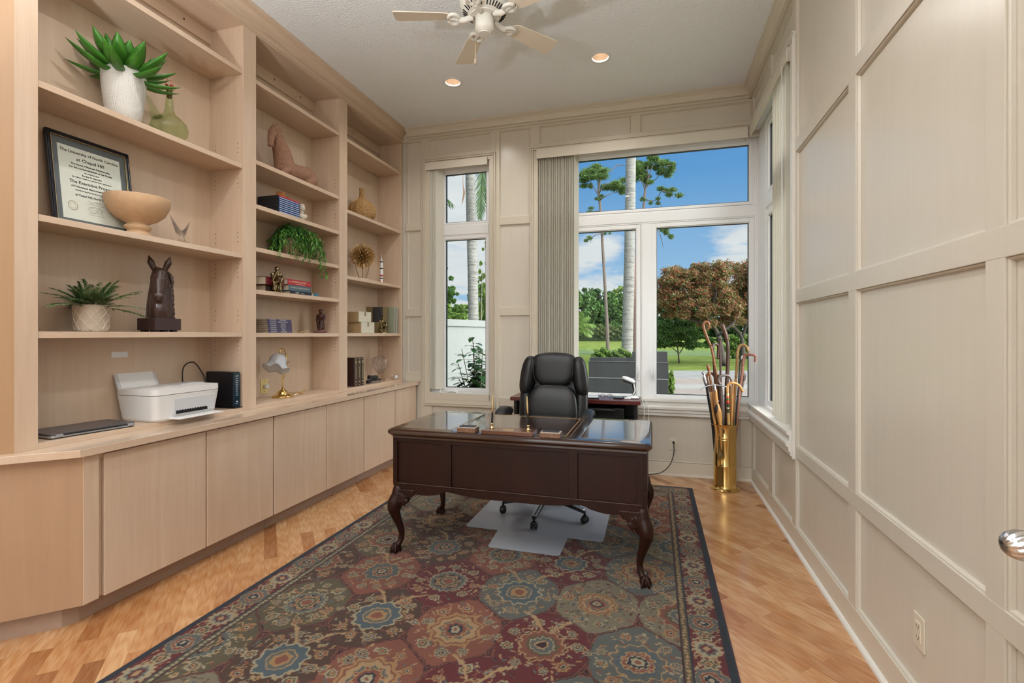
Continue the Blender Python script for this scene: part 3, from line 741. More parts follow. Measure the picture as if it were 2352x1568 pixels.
# ================================================================= patterned rug (pattern woven as per-vertex yarn colour)
RX0, RX1, RY0, RY1, RZ = -2.08, 0.325, 1.20, 4.57, 0.011
def make_rug():
    step = 0.004
    nx = int(round((RX1-RX0)/step))+1; ny = int(round((RY1-RY0)/step))+1
    x = np.linspace(RX0, RX1, nx); y = np.linspace(RY0, RY1, ny)
    X, Y = np.meshgrid(x, y)
    rng = np.random.RandomState(3)
    # small woven wobble so nothing is perfectly geometric
    wob = 0.0035
    Xw = X+wob*np.sin(Y*61+np.sin(X*37)*2)+.002*np.sin(Y*190+X*70); Yw = Y+wob*np.sin(X*57+np.sin(Y*41)*2)+.002*np.sin(X*210+Y*90)
    pal = {'crimson': srgb(112, 28, 38), 'rust': srgb(150, 84, 64), 'taupe': srgb(142, 130, 106), 'slate': srgb(104, 108, 104), 'brown': srgb(88, 58, 44), 'olive': srgb(104, 92, 66),
           'tan': srgb(196, 158, 110), 'gold': srgb(186, 142, 88), 'navy': srgb(34, 42, 58), 'wine': srgb(62, 22, 34), 'cream': srgb(188, 174, 140), 'blue': srgb(88, 104, 112)}
    C_ = np.zeros((ny, nx, 3)); C_[:] = pal['crimson']
    def put(mask, c): C_[mask] = pal[c] if isinstance(c, str) else c
    def rosette(cx, cy, R, bands, npet=10, ph=0.0, depth=.10, mask=None):
        i0 = np.searchsorted(x, cx-R*1.25); i1 = np.searchsorted(x, cx+R*1.25); j0 = np.searchsorted(y, cy-R*1.25); j1 = np.searchsorted(y, cy+R*1.25)
        if i1 <= i0 or j1 <= j0: return
        sx = Xw[j0:j1, i0:i1]-cx; sy = Yw[j0:j1, i0:i1]-cy
        r = np.hypot(sx, sy); th = np.arctan2(sy, sx)
        sub = C_[j0:j1, i0:i1]
        for fr, c, k in bands:
            pet = npet*k if k else 0
            rr = R*fr*(1+(depth*np.cos(pet*th+ph*pet) if pet else 0))
            mk = r < rr
            if mask is not None: mk &= mask[j0:j1, i0:i1]
            sub[mk] = pal[c]
    def stroke(pts, w_, c, mask=None):
        pts = smooth_path([(p[0], p[1], 0) for p in pts], 5)
        for a, b_ in zip(pts, pts[1:]):
            i0 = np.searchsorted(x, min(a.x, b_.x)-w_); i1 = np.searchsorted(x, max(a.x, b_.x)+w_); j0 = np.searchsorted(y, min(a.y, b_.y)-w_); j1 = np.searchsorted(y, max(a.y, b_.y)+w_)
            if i1 <= i0 or j1 <= j0: continue
            px = Xw[j0:j1, i0:i1]; py = Yw[j0:j1, i0:i1]
            d = b_-a; L2 = max(d.x*d.x+d.y*d.y, 1e-9)
            t_ = np.clip(((px-a.x)*d.x+(py-a.y)*d.y)/L2, 0, 1)
            dd = np.hypot(px-a.x-t_*d.x, py-a.y-t_*d.y); mk = dd < w_/2
            if mask is not None: mk &= mask[j0:j1, i0:i1]
            C_[j0:j1, i0:i1][mk] = pal[c]
    fx0, fx1, fy0, fy1 = RX0+.215, RX1-.208, RY0+.215, RY1-.215
    field = (X > fx0) & (X < fx1) & (Y > fy0) & (Y < fy1)
    DX, DY = .404, .393
    cells = []
    for j in range(-4, 8):
        for i in range(-5, 6):
            cells.append((-.063+i*DX+(.195 if j % 2 else 0)-(.404 if j % 2 else 0)*0, 2.078+j*DY, i, j))
    best = np.full(X.shape, 9.); sec = np.full(X.shape, 9.); idx = np.zeros(X.shape, int)
    for k, (cx, cy, i, j) in enumerate(cells):
        dx_ = np.abs(Xw-cx)/.212; dy_ = (Yw-cy)/.262
        d = (dx_**2.1+np.abs(dy_)**2.0)**.5
        upd = d < best
        sec = np.where(upd, best, np.minimum(sec, d)); idx = np.where(upd, k, idx); best = np.where(upd, d, best)
    kinds = ['slate', 'rust', 'olive', 'taupe', 'crimson', 'brown', 'taupe']
    col_of = {}
    for k, (cx, cy, i, j) in enumerate(cells):
        kd = kinds[(i*3+j*5+(j*j)) % 7]; col_of[k] = kd
        put(field & (idx == k), kd)
    # ground between the medallions and their double outlines
    gap = sec-best
    put(field & (best > 1.02), 'taupe')
    for k, (cx, cy, i, j) in enumerate(cells):
        if (i+j) % 2: put(field & (idx == k) & (best > 1.02), 'olive')
    put(field & (np.abs(best-1.0) < .05), 'wine'); put(field & (np.abs(best-.965) < .018), 'rust'); put(field & (np.abs(best-1.03) < .012), 'navy')
    put(field & (gap < .05), 'wine'); put(field & (gap < .016), 'rust')
    B1 = [[(1.05, 'tan', 1), (.98, 'slate', 1), (.78, 'blue', 1), (.62, 'tan', 1), (.56, 'rust', 1), (.42, 'cream', 1), (.36, 'navy', .8), (.24, 'cream', .6), (.12, 'rust', 0)],
          [(1.05, 'gold', 1), (.92, 'rust', 1), (.84, 'tan', 1), (.62, 'slate', 1), (.50, 'gold', 1), (.44, 'rust', 1), (.30, 'navy', .8), (.20, 'cream', .6), (.08, 'rust', 0)],
          [(1.05, 'cream', 2), (.96, 'slate', 2), (.72, 'wine', 1), (.60, 'tan', 1), (.52, 'olive', 1), (.34, 'cream', 0), (.28, 'rust', .5)],
          [(1.02, 'tan', 1), (.94, 'rust', 1), (.70, 'olive', 1), (.56, 'cream', 1), (.50, 'slate', 1), (.30, 'tan', .6), (.22, 'wine', 0)],
          [(1.02, 'cream', 1), (.92, 'blue', 1), (.60, 'tan', 0), (.54, 'slate', 0), (.40, 'gold', .6), (.24, 'rust', 0)]]
    small = [(1.0, 'tan', 1), (.80, 'slate', 1), (.55, 'cream', 1), (.38, 'wine', 0), (.2, 'tan', 0)]
    small2 = [(1.0, 'cream', 1), (.72, 'olive', 1), (.45, 'tan', 0), (.25, 'rust', 0)]
    small3 = [(1.0, 'gold', 1), (.70, 'rust', 1), (.42, 'cream', 0), (.22, 'navy', 0)]
    for k, (cx, cy, i, j) in enumerate(cells):
        if cx < fx0-.2 or cx > fx1+.2 or cy < fy0-.25 or cy > fy1+.25: continue
        rn = random.Random(i*31+j*7+900)
        inside = field & (idx == k)
        # leaf scatter
        kd = col_of[k]
        for q in range(120):
            a = rn.uniform(0, 2*PI); rr = rn.uniform(.09, .19)
            px, py = cx+rr*math.cos(a), cy+rr*1.15*math.sin(a); b_ = rn.uniform(0, PI); L_ = rn.uniform(.005, .012)
            stroke([(px-L_*math.cos(b_), py-L_*math.sin(b_)), (px+L_*math.cos(b_), py+L_*math.sin(b_))], rn.uniform(.006, .010), rn.choice(['tan', 'cream', 'tan', 'rust', 'gold', 'slate'] if kd != 'taupe' else ['olive', 'rust', 'blue', 'cream', 'brown']), inside & (best < .94))
        nsm = 8+rn.randint(0, 3)
        for q in range(nsm):
            a = 2*PI*q/nsm+rn.uniform(-.2, .2); rr = .152
            rosette(cx+rr*math.cos(a), cy+rr*1.12*math.sin(a), rn.uniform(.021, .031), rn.choice([small, small2, small3]), 7, rn.random()*3, .12, inside & (best < .95))
        # branch pair leaving each medallion
        for s_ in ((-1, 1) if (i+j) % 2 else ()):
            stroke([(cx+s_*.01, cy+.085), (cx+s_*.045, cy+.14), (cx+s_*.085, cy+.195), (cx+s_*.14, cy+.225)], .0125, 'tan', field)
            rosette(cx+s_*.085, cy+.195, .013, [(1, 'tan', 1)], 4, 0, .3, field)
        rosette(cx, cy, rn.uniform(.092, .118), B1[(i*2+j*3) % 5], rn.choice([9, 10, 12]), rn.random(), .075, field)
        for q in range(7):          # lobes round the heart of some flowers
            if (i+j) % 2: break
            a = 2*PI*q/7+.3; rosette(cx+.062*math.cos(a), cy+.062*math.sin(a), .012, [(1, 'tan', 1), (.6, 'rust', 0)], 5, 0, .1, field)
    for k, (cx, cy, i, j) in enumerate(cells):       # knots where medallions meet
        rosette(cx+.2, cy, .020, [(1, 'tan', 1), (.7, 'slate', 0), (.35, 'cream', 0)], 4, 0, .15, field)
    # guard stripes
    def ring(a, b_, c):
        m = (X > RX0+a) & (X < RX1-a) & (Y > RY0+a) & (Y < RY1-a) & ~((X > RX0+b_) & (X < RX1-b_) & (Y > RY0+b_) & (Y < RY1-b_))
        put(m, c); return m
    ring(.172, .215, 'olive'); ring(.172, .178, 'navy'); ring(.207, .215, 'wine')
    nb = 0
    for s_ in np.arange(RY0+.2, RY1-.2, .022):
        for cx in (RX0+.193, RX1-.193):
            rosette(cx, s_, .0085, [(1, 'tan' if nb % 2 else 'cream', 1)], 4, 0, .2); nb += 1
    for s_ in np.arange(RX0+.2, RX1-.2, .022):
        for cy in (RY0+.193, RY1-.193): rosette(s_, cy, .0085, [(1, 'tan' if nb % 2 else 'cream', 1)], 4, 0, .2); nb += 1
    # main border: crimson with leaf scatter and big rosettes
    bord = ring(.040, .172, 'crimson')
    rn = random.Random(5)
    def spot(t_, side, off):
        if side == 0: return RX1-.106+off, t_
        if side == 1: return RX0+.106+off, t_
        if side == 2: return t_, RY0+.106+off
        return t_, RY1-.106+off
    for side in range(4):
        a0, a1 = (RY0+.05, RY1-.05) if side < 2 else (RX0+.05, RX1-.05)
        for q in range(int((a1-a0)*330)):
            px, py = spot(rn.uniform(a0, a1), side, rn.uniform(-.062, .062)); b_ = rn.choice([.6, 2.5, 1.2, 1.9])+rn.uniform(-.3, .3); L_ = rn.uniform(.005, .011)
            stroke([(px-L_*math.cos(b_), py-L_*math.sin(b_)), (px+L_*math.cos(b_), py+L_*math.sin(b_))], rn.uniform(.005, .008), rn.choice(['tan', 'tan', 'cream', 'gold', 'rust']), bord)
        k = 0; t_ = (2.444 if side < 2 else -.877)
        while t_ > a0: t_ -= .1975
        while t_ < a1:
            px, py = spot(t_, side, 0)
            if k % 2: rosette(px, py, .070, [(1.04, 'tan', 1), (.97, 'slate', 1), (.66, 'tan', 1), (.6, 'rust', 1), (.42, 'cream', .7), (.34, 'navy', .6), (.16, 'cream', 0)], 11, 0, .07, bord)
            else:
                rosette(px, py, .058, [(1.06, 'tan', 1.6), (.94, 'cream', 1.6), (.62, 'slate', 1), (.44, 'crimson', 1), (.25, 'tan', .5)], 8, 0, .13, bord)
            qx, qy = spot(t_+.099, side, 0); rosette(qx, qy, .034, small2, 6, 0, .15, bord)
            t_ += .1975; k += 1
    ring(0, .040, 'navy')
    # yarn-to-yarn variation and woven abrash
    C_ *= (1+.16*(rng.rand(ny, nx)-.5))[:, :, None]
    C_ *= (1+.06*np.sin(Y*9+np.sin(X*3))+.03*np.sin(Y*31))[:, :, None]
    lum = C_.mean(-1, keepdims=True); C_ = np.clip((lum+(C_-lum)*.92)*.53, 0, 1)
    z = RZ+.0006*rng.rand(ny, nx); edge = (X < RX0+.006) | (X > RX1-.006) | (Y < RY0+.006) | (Y > RY1-.006); z[edge] -= .004
    co = np.stack([X, Y, z], -1).reshape(-1, 3)
    # side skirt: an extra row dropped to the floor is made from a box below
    me = bpy.data.meshes.new('rug')
    me.vertices.add(nx*ny); me.vertices.foreach_set('co', co.astype(np.float32).ravel())
    ii = np.arange(nx*ny).reshape(ny, nx)
    q = np.stack([ii[:-1, :-1], ii[:-1, 1:], ii[1:, 1:], ii[1:, :-1]], -1).reshape(-1, 4)
    me.loops.add(q.size); me.loops.foreach_set('vertex_index', q.ravel().astype(np.int32))
    me.polygons.add(len(q)); me.polygons.foreach_set('loop_start', np.arange(0, q.size, 4, dtype=np.int32))
    me.update(calc_edges=True)
    at = me.attributes.new('yarn', 'FLOAT_COLOR', 'POINT')
    at.data.foreach_set('color', np.concatenate([C_.reshape(-1, 3), np.ones((nx*ny, 1))], 1).astype(np.float32).ravel())
    me.shade_smooth()
    m = bpy.data.materials.new('wool_pile'); m.use_nodes = True; t = NT(m.node_tree); t.n.clear()
    a = t.add('ShaderNodeAttribute', attribute_name='yarn')
    co_ = t.add('ShaderNodeTexCoord').outputs['Object']
    n = t.noise(co_, 420, 2, .6); n2 = t.noise(co_, 900, 2, .7)
    f = t.math('MULTIPLY_ADD', n.outputs[0], .5, .75)
    c_ = t.mix(1.0, a.outputs['Color'], t.add('ShaderNodeCombineColor', {0: f, 1: f, 2: f}).outputs[0], 'MULTIPLY')
    p = t.add('ShaderNodeBsdfPrincipled', {'Base Color': c_, 'Roughness': 1.0}); p.inputs['Specular IOR Level'].default_value = .1; p.inputs['Sheen Weight'].default_value = .15
    b = t.add('ShaderNodeBump', {'Height': n2.outputs[0]}); b.inputs['Strength'].default_value = .6; b.inputs['Distance'].default_value = .003
    t.put(p.inputs['Normal'], b.outputs[0]); t.add('ShaderNodeOutputMaterial', {0: p})
    return me, m
rme, M_rug = make_rug()
rug = obj('rug', rme, M_rug); tag(rug, 'large oriental rug with medallions and crimson flowered border under the desk', 'rug')
bm = B(); box(bm, RX0, RX1, RY0, RY1, 0.0005, RZ-.0045); obj('rug_backing', bm, mat('navy_binding', srgb(34, 42, 58), .9), rug)

# ---- clear chair mat
mp = [(-1.255, 3.205), (-1.03, 3.205), (-1.012, 2.945), (-.995, 2.93), (-.565, 2.93), (-.549, 2.945), (-.545, 3.205), (-.335, 3.205), (-.315, 3.225), (-.315, 4.13), (-.335, 4.15), (-1.25, 4.15), (-1.27, 4.13), (-1.27, 3.22)]
bm = B(); prism(bm, mp, RZ+.0035, RZ+.0060, 'Z')
M_mat = bpy.data.materials.new('frosted_clear_vinyl'); M_mat.use_nodes = True; t = NT(M_mat.node_tree); t.n.clear()
tr = t.add('ShaderNodeBsdfTransparent', {0: (.88, .90, .94)}); gl = t.add('ShaderNodeBsdfPrincipled', {'Base Color': srgb(226, 230, 240), 'Roughness': .30}); gl.inputs['Coat Weight'].default_value = .3
mx = t.add('ShaderNodeMixShader', {0: .45, 1: tr.outputs[0], 2: gl.outputs[0]}); t.add('ShaderNodeOutputMaterial', {0: mx})
cm_ = obj('chair_mat', bm, M_mat, bevel=.002); tag(cm_, 'frosted clear plastic chair mat with a lip lying on the rug', 'chair mat')
MZ = RZ+.0062
# ================================================================= writing desk
DX0, DX1, DY0, DY1, DZ = -1.577, -0.006, 2.66, 3.43, 0.78
MH0, MH1 = srgb(34, 17, 12), srgb(62, 32, 22)
M_mah_x = wood('mahogany_x', MH0, MH1, 'x', 1.2, .16, coat=.8)
M_mah_z = wood('mahogany_z', srgb(24, 8, 4), srgb(50, 19, 10), 'z', 1.0, .42, spec=.3)
M_mah_y = wood('mahogany_y', MH0, MH1, 'y', 1.2, .22, coat=.4)
M_leather = mat('brown_desk_leather', srgb(58, 40, 34), .2, spec=.7, bump=.05, bscale=500, var=.15, vscale=12, coat=.9)
M_tool = mat('gold_tooling', srgb(176, 140, 92), .35, .3)
M_bandw = wood('crossband', srgb(70, 34, 24), srgb(110, 58, 40), 'x', 1.5, .18, coat=.4)
dcx, dcy = (DX0+DX1)/2, (DY0+DY1)/2
desk = thing('writing_desk', 'large dark mahogany desk with leather top and carved cabriole legs standing on the rug', 'desk', (dcx, dcy, RZ))
def D(name, bm, m, par=None, **kw):
    bmesh.ops.translate(bm, verts=bm.verts[:], vec=(-dcx, -dcy, -RZ)); return obj(name, bm, m, par or desk, **kw)
# top with moulded edge and notched corners
def rrect(x0, x1, y0, y1, r, n=5):
    pts = []
    for cx, cy, a0 in ((x1-r, y1-r, 0), (x0+r, y1-r, 90), (x0+r, y0+r, 180), (x1-r, y0+r, 270)):
        for k in range(n+1): a = math.radians(a0+90*k/n); pts.append((cx+r*math.cos(a), cy+r*math.sin(a)))
    return pts
bm = B(); rows = []
for off, z in [(.030, .738), (.014, .740), (.010, .748), (.002, .752), (.0, .762), (.003, .772), (.010, .778), (.016, .780)]:
    rows.append([bm.verts.new((x, y, z)) for x, y in rrect(DX0+off, DX1-off, DY0+off, DY1-off, .035)])
for a, b_ in zip(rows, rows[1:]):
    for k in range(len(a)): bm.faces.new((a[k], a[(k+1) % len(a)], b_[(k+1) % len(a)], b_[k]))
bm.faces.new(rows[0][::-1]); bm.faces.new(rows[-1])
top = D('desktop', bm, M_mah_x, auto=30)
PX = [(DX0+.075, -1.175), (-1.115, -.455), (-.395, DX1-.075)]
for k, (a, b_) in enumerate(PX):
    bm = B(); box(bm, a, b_, DY0+.075, DY1-.07, .7795, .7806); D('leather_panel', bm, M_leather, desk)
    bm = B()
    for o_, w_ in ((.0, .0022), (.022, .007)) if k == 1 else ((.0, .0022), (.014, .0022)):
        x0, x1, yy0, yy1 = a+o_, b_-o_, DY0+.075+o_, DY1-.07-o_
        for q in [(x0, x1, yy0, yy0+w_), (x0, x1, yy1-w_, yy1), (x0, x0+w_, yy0, yy1), (x1-w_, x1, yy0, yy1)]: box(bm, *q, .7804, .7810)
    D('tooled_border', bm, M_tool, desk)
# carcass panels; front apron with shaped lower edge
FY0 = 2.70
def apron(x0, x1, n=60):
    pts = [(x0, .735), (x1, .735)]
    L_ = x1-x0; low = []
    for k in range(n+1):
        u_ = k/n; s_ = min(u_, 1-u_)*L_
        if s_ < .09: z = .345+.05*(s_/.09)
        elif s_ < .30: z = .397-.016*math.sin((s_-.09)/.21*PI)
        elif s_ < .36: z = .397+.020*math.sin((s_-.30)/.06*PI/2)
        else: z = .417-.022*math.sin(min(1, (s_-.36)/.24)*PI/2)
        low.append((x1-u_*L_, z))
    return pts+low
bm = B(); prism(bm, apron(DX0+.035, DX1-.03), FY0+.012, FY0+.030, 'Y'); D('front_panel', bm, M_mah_z)
bm = B()
SXs = [(DX0+.035, -1.545), (-1.215, -1.160), (-.455, -.405), (-.085, DX1-.03)]
for a, b_ in SXs: box(bm, a, b_, FY0, FY0+.013, .43, .735)
box(bm, DX0+.035, DX1-.03, FY0+.0005, FY0+.013, .700, .735)
low = [p for p in apron(DX0+.035, DX1-.03)[2:]]
prism(bm, [(DX0+.035, .447), (DX1-.03, .447)]+low, FY0+.0008, FY0+.0135, 'Y')
D('front_frame', bm, M_mah_z, bevel=.0025)
bm = B(); box(bm, DX0+.03, DX1-.025, FY0-.006, FY0+.010, .722, .742); box(bm, DX0+.045, DX1-.04, FY0-.003, FY0+.004, .442, .449)
D('cock_bead', bm, M_mah_x, bevel=.003)
for xx, sx in ((DX0+.035, 1), (DX1-.03, -1)):
    bm = B(); prism(bm, [(y, z) for y, z in ((FY0+.013, .735), (DY1-.035, .735), (DY1-.035, .36), (DY1-.12, .40), (FY0+.12, .40), (FY0+.013, .36))], min(xx, xx+sx*.018), max(xx, xx+sx*.018), 'X'); D('side_panel', bm, M_mah_z, bevel=.002)
bm = B(); box(bm, DX0+.05, DX1-.045, DY1-.055, DY1-.037, .62, .735)
for a, b_ in ((DX0+.05, -1.12), (-.46, DX1-.045)): box(bm, a, b_, DY1-.054, DY1-.036, .40, .735)
D('back_panel', bm, M_mah_z)
for a, b_ in ((DX0+.07, -1.14), (-.44, DX1-.065)):
    for z0, z1 in ((.42, .565), (.585, .715)):
        bm = B(); box(bm, a, b_, DY1-.036, DY1-.024, z0, z1); dw = D('drawer', bm, M_mah_x, bevel=.003)
        bm = B(); cx = (a+b_)/2; tube(bm, smooth_path([(cx-.045, DY1-.024, (z0+z1)/2), (cx-.03, DY1-.006, (z0+z1)/2-.012), (cx+.03, DY1-.006, (z0+z1)/2-.012), (cx+.045, DY1-.024, (z0+z1)/2)], 4), .003, 6)
        h = obj('drawer_pull', bm, M_brass, dw); bmv = h.data; bmv.transform(Matrix.Translation((-dcx, -dcy, -RZ)))
# carved fretwork on the corner posts
for xx, M_ in ((DX0+.047, None), (DX1-.042, None)):
    bm = B(); box(bm, xx-.014, xx+.014, FY0-.004, FY0+.02, .44, .722)
    z = .455
    while z < .70:
        for s_ in (-1, 1): box(bm, -.013, .013, -.0025, .0025, -.0016, .0016, M=Matrix.Translation((xx, FY0-.005, z+.012)) @ Matrix.Rotation(s_*.75, 4, 'Y'))
        z += .022
    D('fretwork', bm, M_mah_z)
# legs: cabriole with carved knee, ball and claw foot
def leg(cx, cy, sx, sy):
    bm = B()
    d = Vector((sx, sy, 0)).normalized()
    P_ = [(0, .40, .034), (.006, .36, .038), (.022, .325, .042), (.028, .29, .039), (.018, .25, .031), (.0, .20, .0245), (-.018, .15, .020), (-.022, .11, .0175), (-.012, .075, .0175), (.010, .050, .021), (.018, .035, .0)]
    pts = [Vector((cx, cy, 0))+d*o_+Vector((0, 0, z)) for o_, z, r in P_[:-1]]
    chain(bm, smooth_path(pts, 3), lerp_list([p[2] for p in P_[:-1]], 3), 12)
    f = Vector((cx, cy, 0))+d*.016
    ell(bm, f+Vector((0, 0, RZ+.025)), (.026, .026, .022))
    for a in (-70, 0, 70, 180):
        dd = Matrix.Rotation(math.radians(a), 3, 'Z') @ d
        q = [f+dd*.010+Vector((0, 0, .064)), f+dd*.024+Vector((0, 0, .050)), f+dd*.031+Vector((0, 0, .032)), f+dd*.030+Vector((0, 0, RZ+.007))]
        chain(bm, q, [.010, .0085, .0085, .006], 8)
    # knee wings with scroll
    for w_ in (Vector((-sx, 0, 0)), Vector((0, -sy, 0))):
        base = Vector((cx, cy, 0))+d*.002; nrm = Vector((0, sy, 0)) if abs(w_.x) > .5 else Vector((sx, 0, 0))
        prof = [(0, .41), (.125, .41), (.122, .385), (.105, .365), (.088, .362), (.080, .345), (.072, .322), (.058, .312), (.045, .322), (.034, .306), (.016, .275), (0, .27)]
        f0 = [bm.verts.new(base+w_*q+Vector((0, 0, z))+nrm*(.024)) for q, z in prof]; f1 = [bm.verts.new(base+w_*q+Vector((0, 0, z))-nrm*.012) for q, z in prof]
        bm.faces.new(f0); bm.faces.new(f1[::-1])
        for k in range(len(prof)): bm.faces.new((f0[k], f0[(k+1) % len(prof)], f1[(k+1) % len(prof)], f1[k]))
        sc_ = base+w_*.062+Vector((0, 0, .330))+nrm*.026
        tube(bm, [sc_+w_*(.016-.0011*k)*math.cos(k*.75)+Vector((0, 0, (.016-.0011*k)*math.sin(k*.75))) for k in range(12)], .0048, 6)
        for k in range(4):
            q0 = base+w_*(.006+.016*k)+nrm*(.030-.002*k)+Vector((0, 0, .385-.006*k)); chain(bm, [q0, q0+Vector((0, 0, -.050))+w_*.006, q0+Vector((0, 0, -.085+.008*k))-w_*.004], [.006, .006, .003], 6)
    ell(bm, Vector((cx, cy, .372))+d*.004, (.036, .036, .02))
    bmesh.ops.translate(bm, verts=bm.verts[:], vec=(-dcx, -dcy, -RZ))
    return fuse('leg', bm, M_mah_z, desk, voxel=.0032, smooth=3)
leg(DX0+.055, FY0+.02, -1, -1); leg(DX1-.052, FY0+.02, 1, -1); leg(DX0+.055, DY1-.06, -1, 1); leg(DX1-.052, DY1-.06, 1, 1)

# ---- things on the desk
M_marble = mat('brown_marble', srgb(120, 88, 66), .3, var=.55, vscale=70)
M_pad = mat('stamp_pad_felt', srgb(38, 38, 44), .5)
def stamp_box(x0, x1, y0, y1, rz, label):
    cx, cy = (x0+x1)/2, (y0+y1)/2; w_, d = (x1-x0)/2, (y1-y0)/2
    t_ = thing('marble_box', label, 'box', (cx, cy, DZ+.001), rz, group=None)
    bm = B(); box(bm, -w_, w_, -d, d, 0, .026); obj('base', bm, M_marble, t_, bevel=.002)
    bm = B(); box(bm, -w_+.002, w_-.002, -d+.002, d-.002, .026, .030); obj('lid', bm, mat('white_marble_edge', srgb(190, 182, 172), .3, var=.2), t_, bevel=.001)
    bm = B(); box(bm, -w_+.010, w_-.010, -d+.010, d-.010, .030, .034); obj('top_plate', bm, M_pad, t_, bevel=.0015)
stamp_box(-1.120, -1.005, 2.69, 2.765, .03, 'small brown marble desk box to the left of the pen stand')
stamp_box(-.615, -.500, 2.68, 2.755, .02, 'small brown marble desk box to the right of the pen stand')
ps = thing('pen_stand', 'wooden desk pen stand with two upright gold pens at the front of the desk', 'pen stand', (-.81, 2.735, DZ+.001), .01)
bm = B(); box(bm, -.155, .155, -.055, .055, 0, .024); obj('base', bm, wood('pen_base_wood', srgb(64, 34, 22), srgb(110, 66, 44), 'x', 2, .25, coat=.4), ps, bevel=.003)
bm = B(); box(bm, -.035, .035, -.030, .0, .0242, .0255); obj('name_plate', bm, M_gold, ps)
for sx, tilt in ((-.108, .02), (.112, -.06)):
    bm = B(); lathe(bm, [(0, 0), (.014, .0), (.015, .003), (.008, .007), (.006, .014), (.008, .022), (.010, .028), (.006, .03), (0, .03)], 20, (sx, .01, .0242)); fn_ = obj('pen_socket', bm, M_gold, ps, smooth=True)
    bm = B(); M = Matrix.Translation((sx, .01, .048)) @ Matrix.Rotation(tilt, 4, 'Y') @ Matrix.Rotation(-.06, 4, 'X')
    lathe(bm, [(0, 0), (.0045, .002), (.0062, .02), (.0058, .062), (.005, .068), (.0048, .07)], 14, M=M); pn = obj('pen', bm, M_black, ps, smooth=True)
    bm = B(); lathe(bm, [(.0046, .070), (.0056, .072), (.0050, .12), (.0030, .165), (.0012, .172), (0, .172)], 14, M=M); obj('pen_cap', bm, M_gold, pn, smooth=True)
# ================================================================= executive chair
M_lea = mat('black_leather', (0.010, 0.010, 0.011), .36, spec=.5, bump=.25, bscale=160, coat=.0)
CXc, CYc = -.775, 3.60
ch = thing('office_chair', 'padded black leather executive chair tucked behind the desk on the mat', 'chair', (CXc, CYc, MZ), 0)
def fnp(bulge=0.0, flat=0.0):
    def f(p): return p
    return f
def cushion(name, c, r, e1=.45, e2=.45, rot=(0, 0, 0), par=None, fn=None, m=None):
    bm = B(); M = Matrix.Rotation(rot[2], 3, 'Z') @ Matrix.Rotation(rot[1], 3, 'Y') @ Matrix.Rotation(rot[0], 3, 'X')
    superell(bm, c, r, e1, e2, M=M, fn=fn, u=40, v=24); return obj(name, bm, m or M_lea, par or ch, smooth=True)
TB = math.radians(-9)           # recline
def back_pt(x, z, off=0): return (x, .255+(z-.62)*math.tan(-TB)*1.0+off, z)
def taper(k, zr):
    def f(p):
        q = p.copy(); q.x *= 1+k*(p.z/zr); q.y += .30*q.x*q.x; return q
    return f
cushion('seat', (0, -.02, .50), (.265, .265, .065), .5, .35)
cushion('seat_bolster', (0, -.235, .50), (.25, .06, .06), .7, .4)
cushion('back_shell', back_pt(0, .80, .055), (.262, .055, .385), .7, .35, (TB*-1*-1, 0, 0), fn=lambda p: Vector((p.x*(1-.10*max(0, p.z/.385)), p.y-.30*p.x*p.x*0, p.z)))
cushion('headrest', back_pt(0, 1.055, -.012), (.172, .062, .128), .55, .5, (TB, 0, 0), fn=lambda p: Vector((p.x*(1+.16*p.z/.128), p.y, p.z+(.010*math.cos(p.x*9) if p.z > 0 else -.012*math.cos(p.x*7)))))
for s_ in (-1, 1):
    cushion('wing_bolster', back_pt(s_*.212, 1.0, -.020), (.058, .070, .165), .75, .75, (TB, -s_*.09, s_*.35))
    cushion('side_bolster', back_pt(s_*.222, .75, -.004), (.050, .060, .20), .75, .75, (TB, s_*.08, s_*.35))
cushion('lumbar_cushion', back_pt(0, .745, -.03), (.205, .060, .195), .55, .5, (TB, 0, 0), fn=lambda p: Vector((p.x*(1-.10*p.z/.195), p.y-.02*math.cos(p.z*7), p.z)))
cushion('lumbar_pad', back_pt(0, .725, -.058), (.145, .045, .150), .6, .6, (TB, 0, 0))
# seams/piping
for s_ in (-1, 1):
    bm = B(); tube(bm, smooth_path([back_pt(s_*.150, 1.165, -.055), back_pt(s_*.160, 1.04, -.072), back_pt(s_*.132, .935, -.055)], 6), .004, 6)
    obj('piping', bm, M_lea, ch, smooth=True)
for s_ in (-1, 1):
    # armrest: loop frame and pad
    bm = B()
    fr = smooth_path([(s_*.245, .14, .46), (s_*.300, .16, .56), (s_*.318, .15, .68), (s_*.318, .05, .745), (s_*.318, -.10, .750), (s_*.316, -.20, .71), (s_*.305, -.22, .62), (s_*.285, -.12, .51), (s_*.245, -.08, .45)], 6)
    tube(bm, fr, .016, 12, flat=1.3); am = obj('armrest', bm, M_black, ch, smooth=True)
    bm = B(); superell(bm, (s_*.318, -.045, .768), (.042, .165, .028), .7, .5, fn=lambda p: Vector((p.x, p.y, p.z-1.4*p.y*p.y)), u=32, v=16); obj('arm_pad', bm, M_lea, am, smooth=True)
bm = B(); lathe(bm, [(0, .13), (.030, .13), (.030, .25), (.022, .255), (.022, .36), (.05, .365), (.05, .375), (0, .375)], 28); obj('gas_lift', bm, M_black, ch, auto=40)
bm = B(); box(bm, -.09, .09, -.12, .12, .372, .44); tube(bm, [(.08, 0, .385), (.24, .02, .375)], .006, 8); superell(bm, (.25, .02, .374), (.03, .016, .008), .6, .6); obj('tilt_mechanism', bm, M_black, ch, bevel=.004)
bm = B(); lathe(bm, [(0, .075), (.045, .075), (.052, .10), (.045, .135), (0, .14)], 28); obj('base_hub', bm, M_black, ch, auto=40)
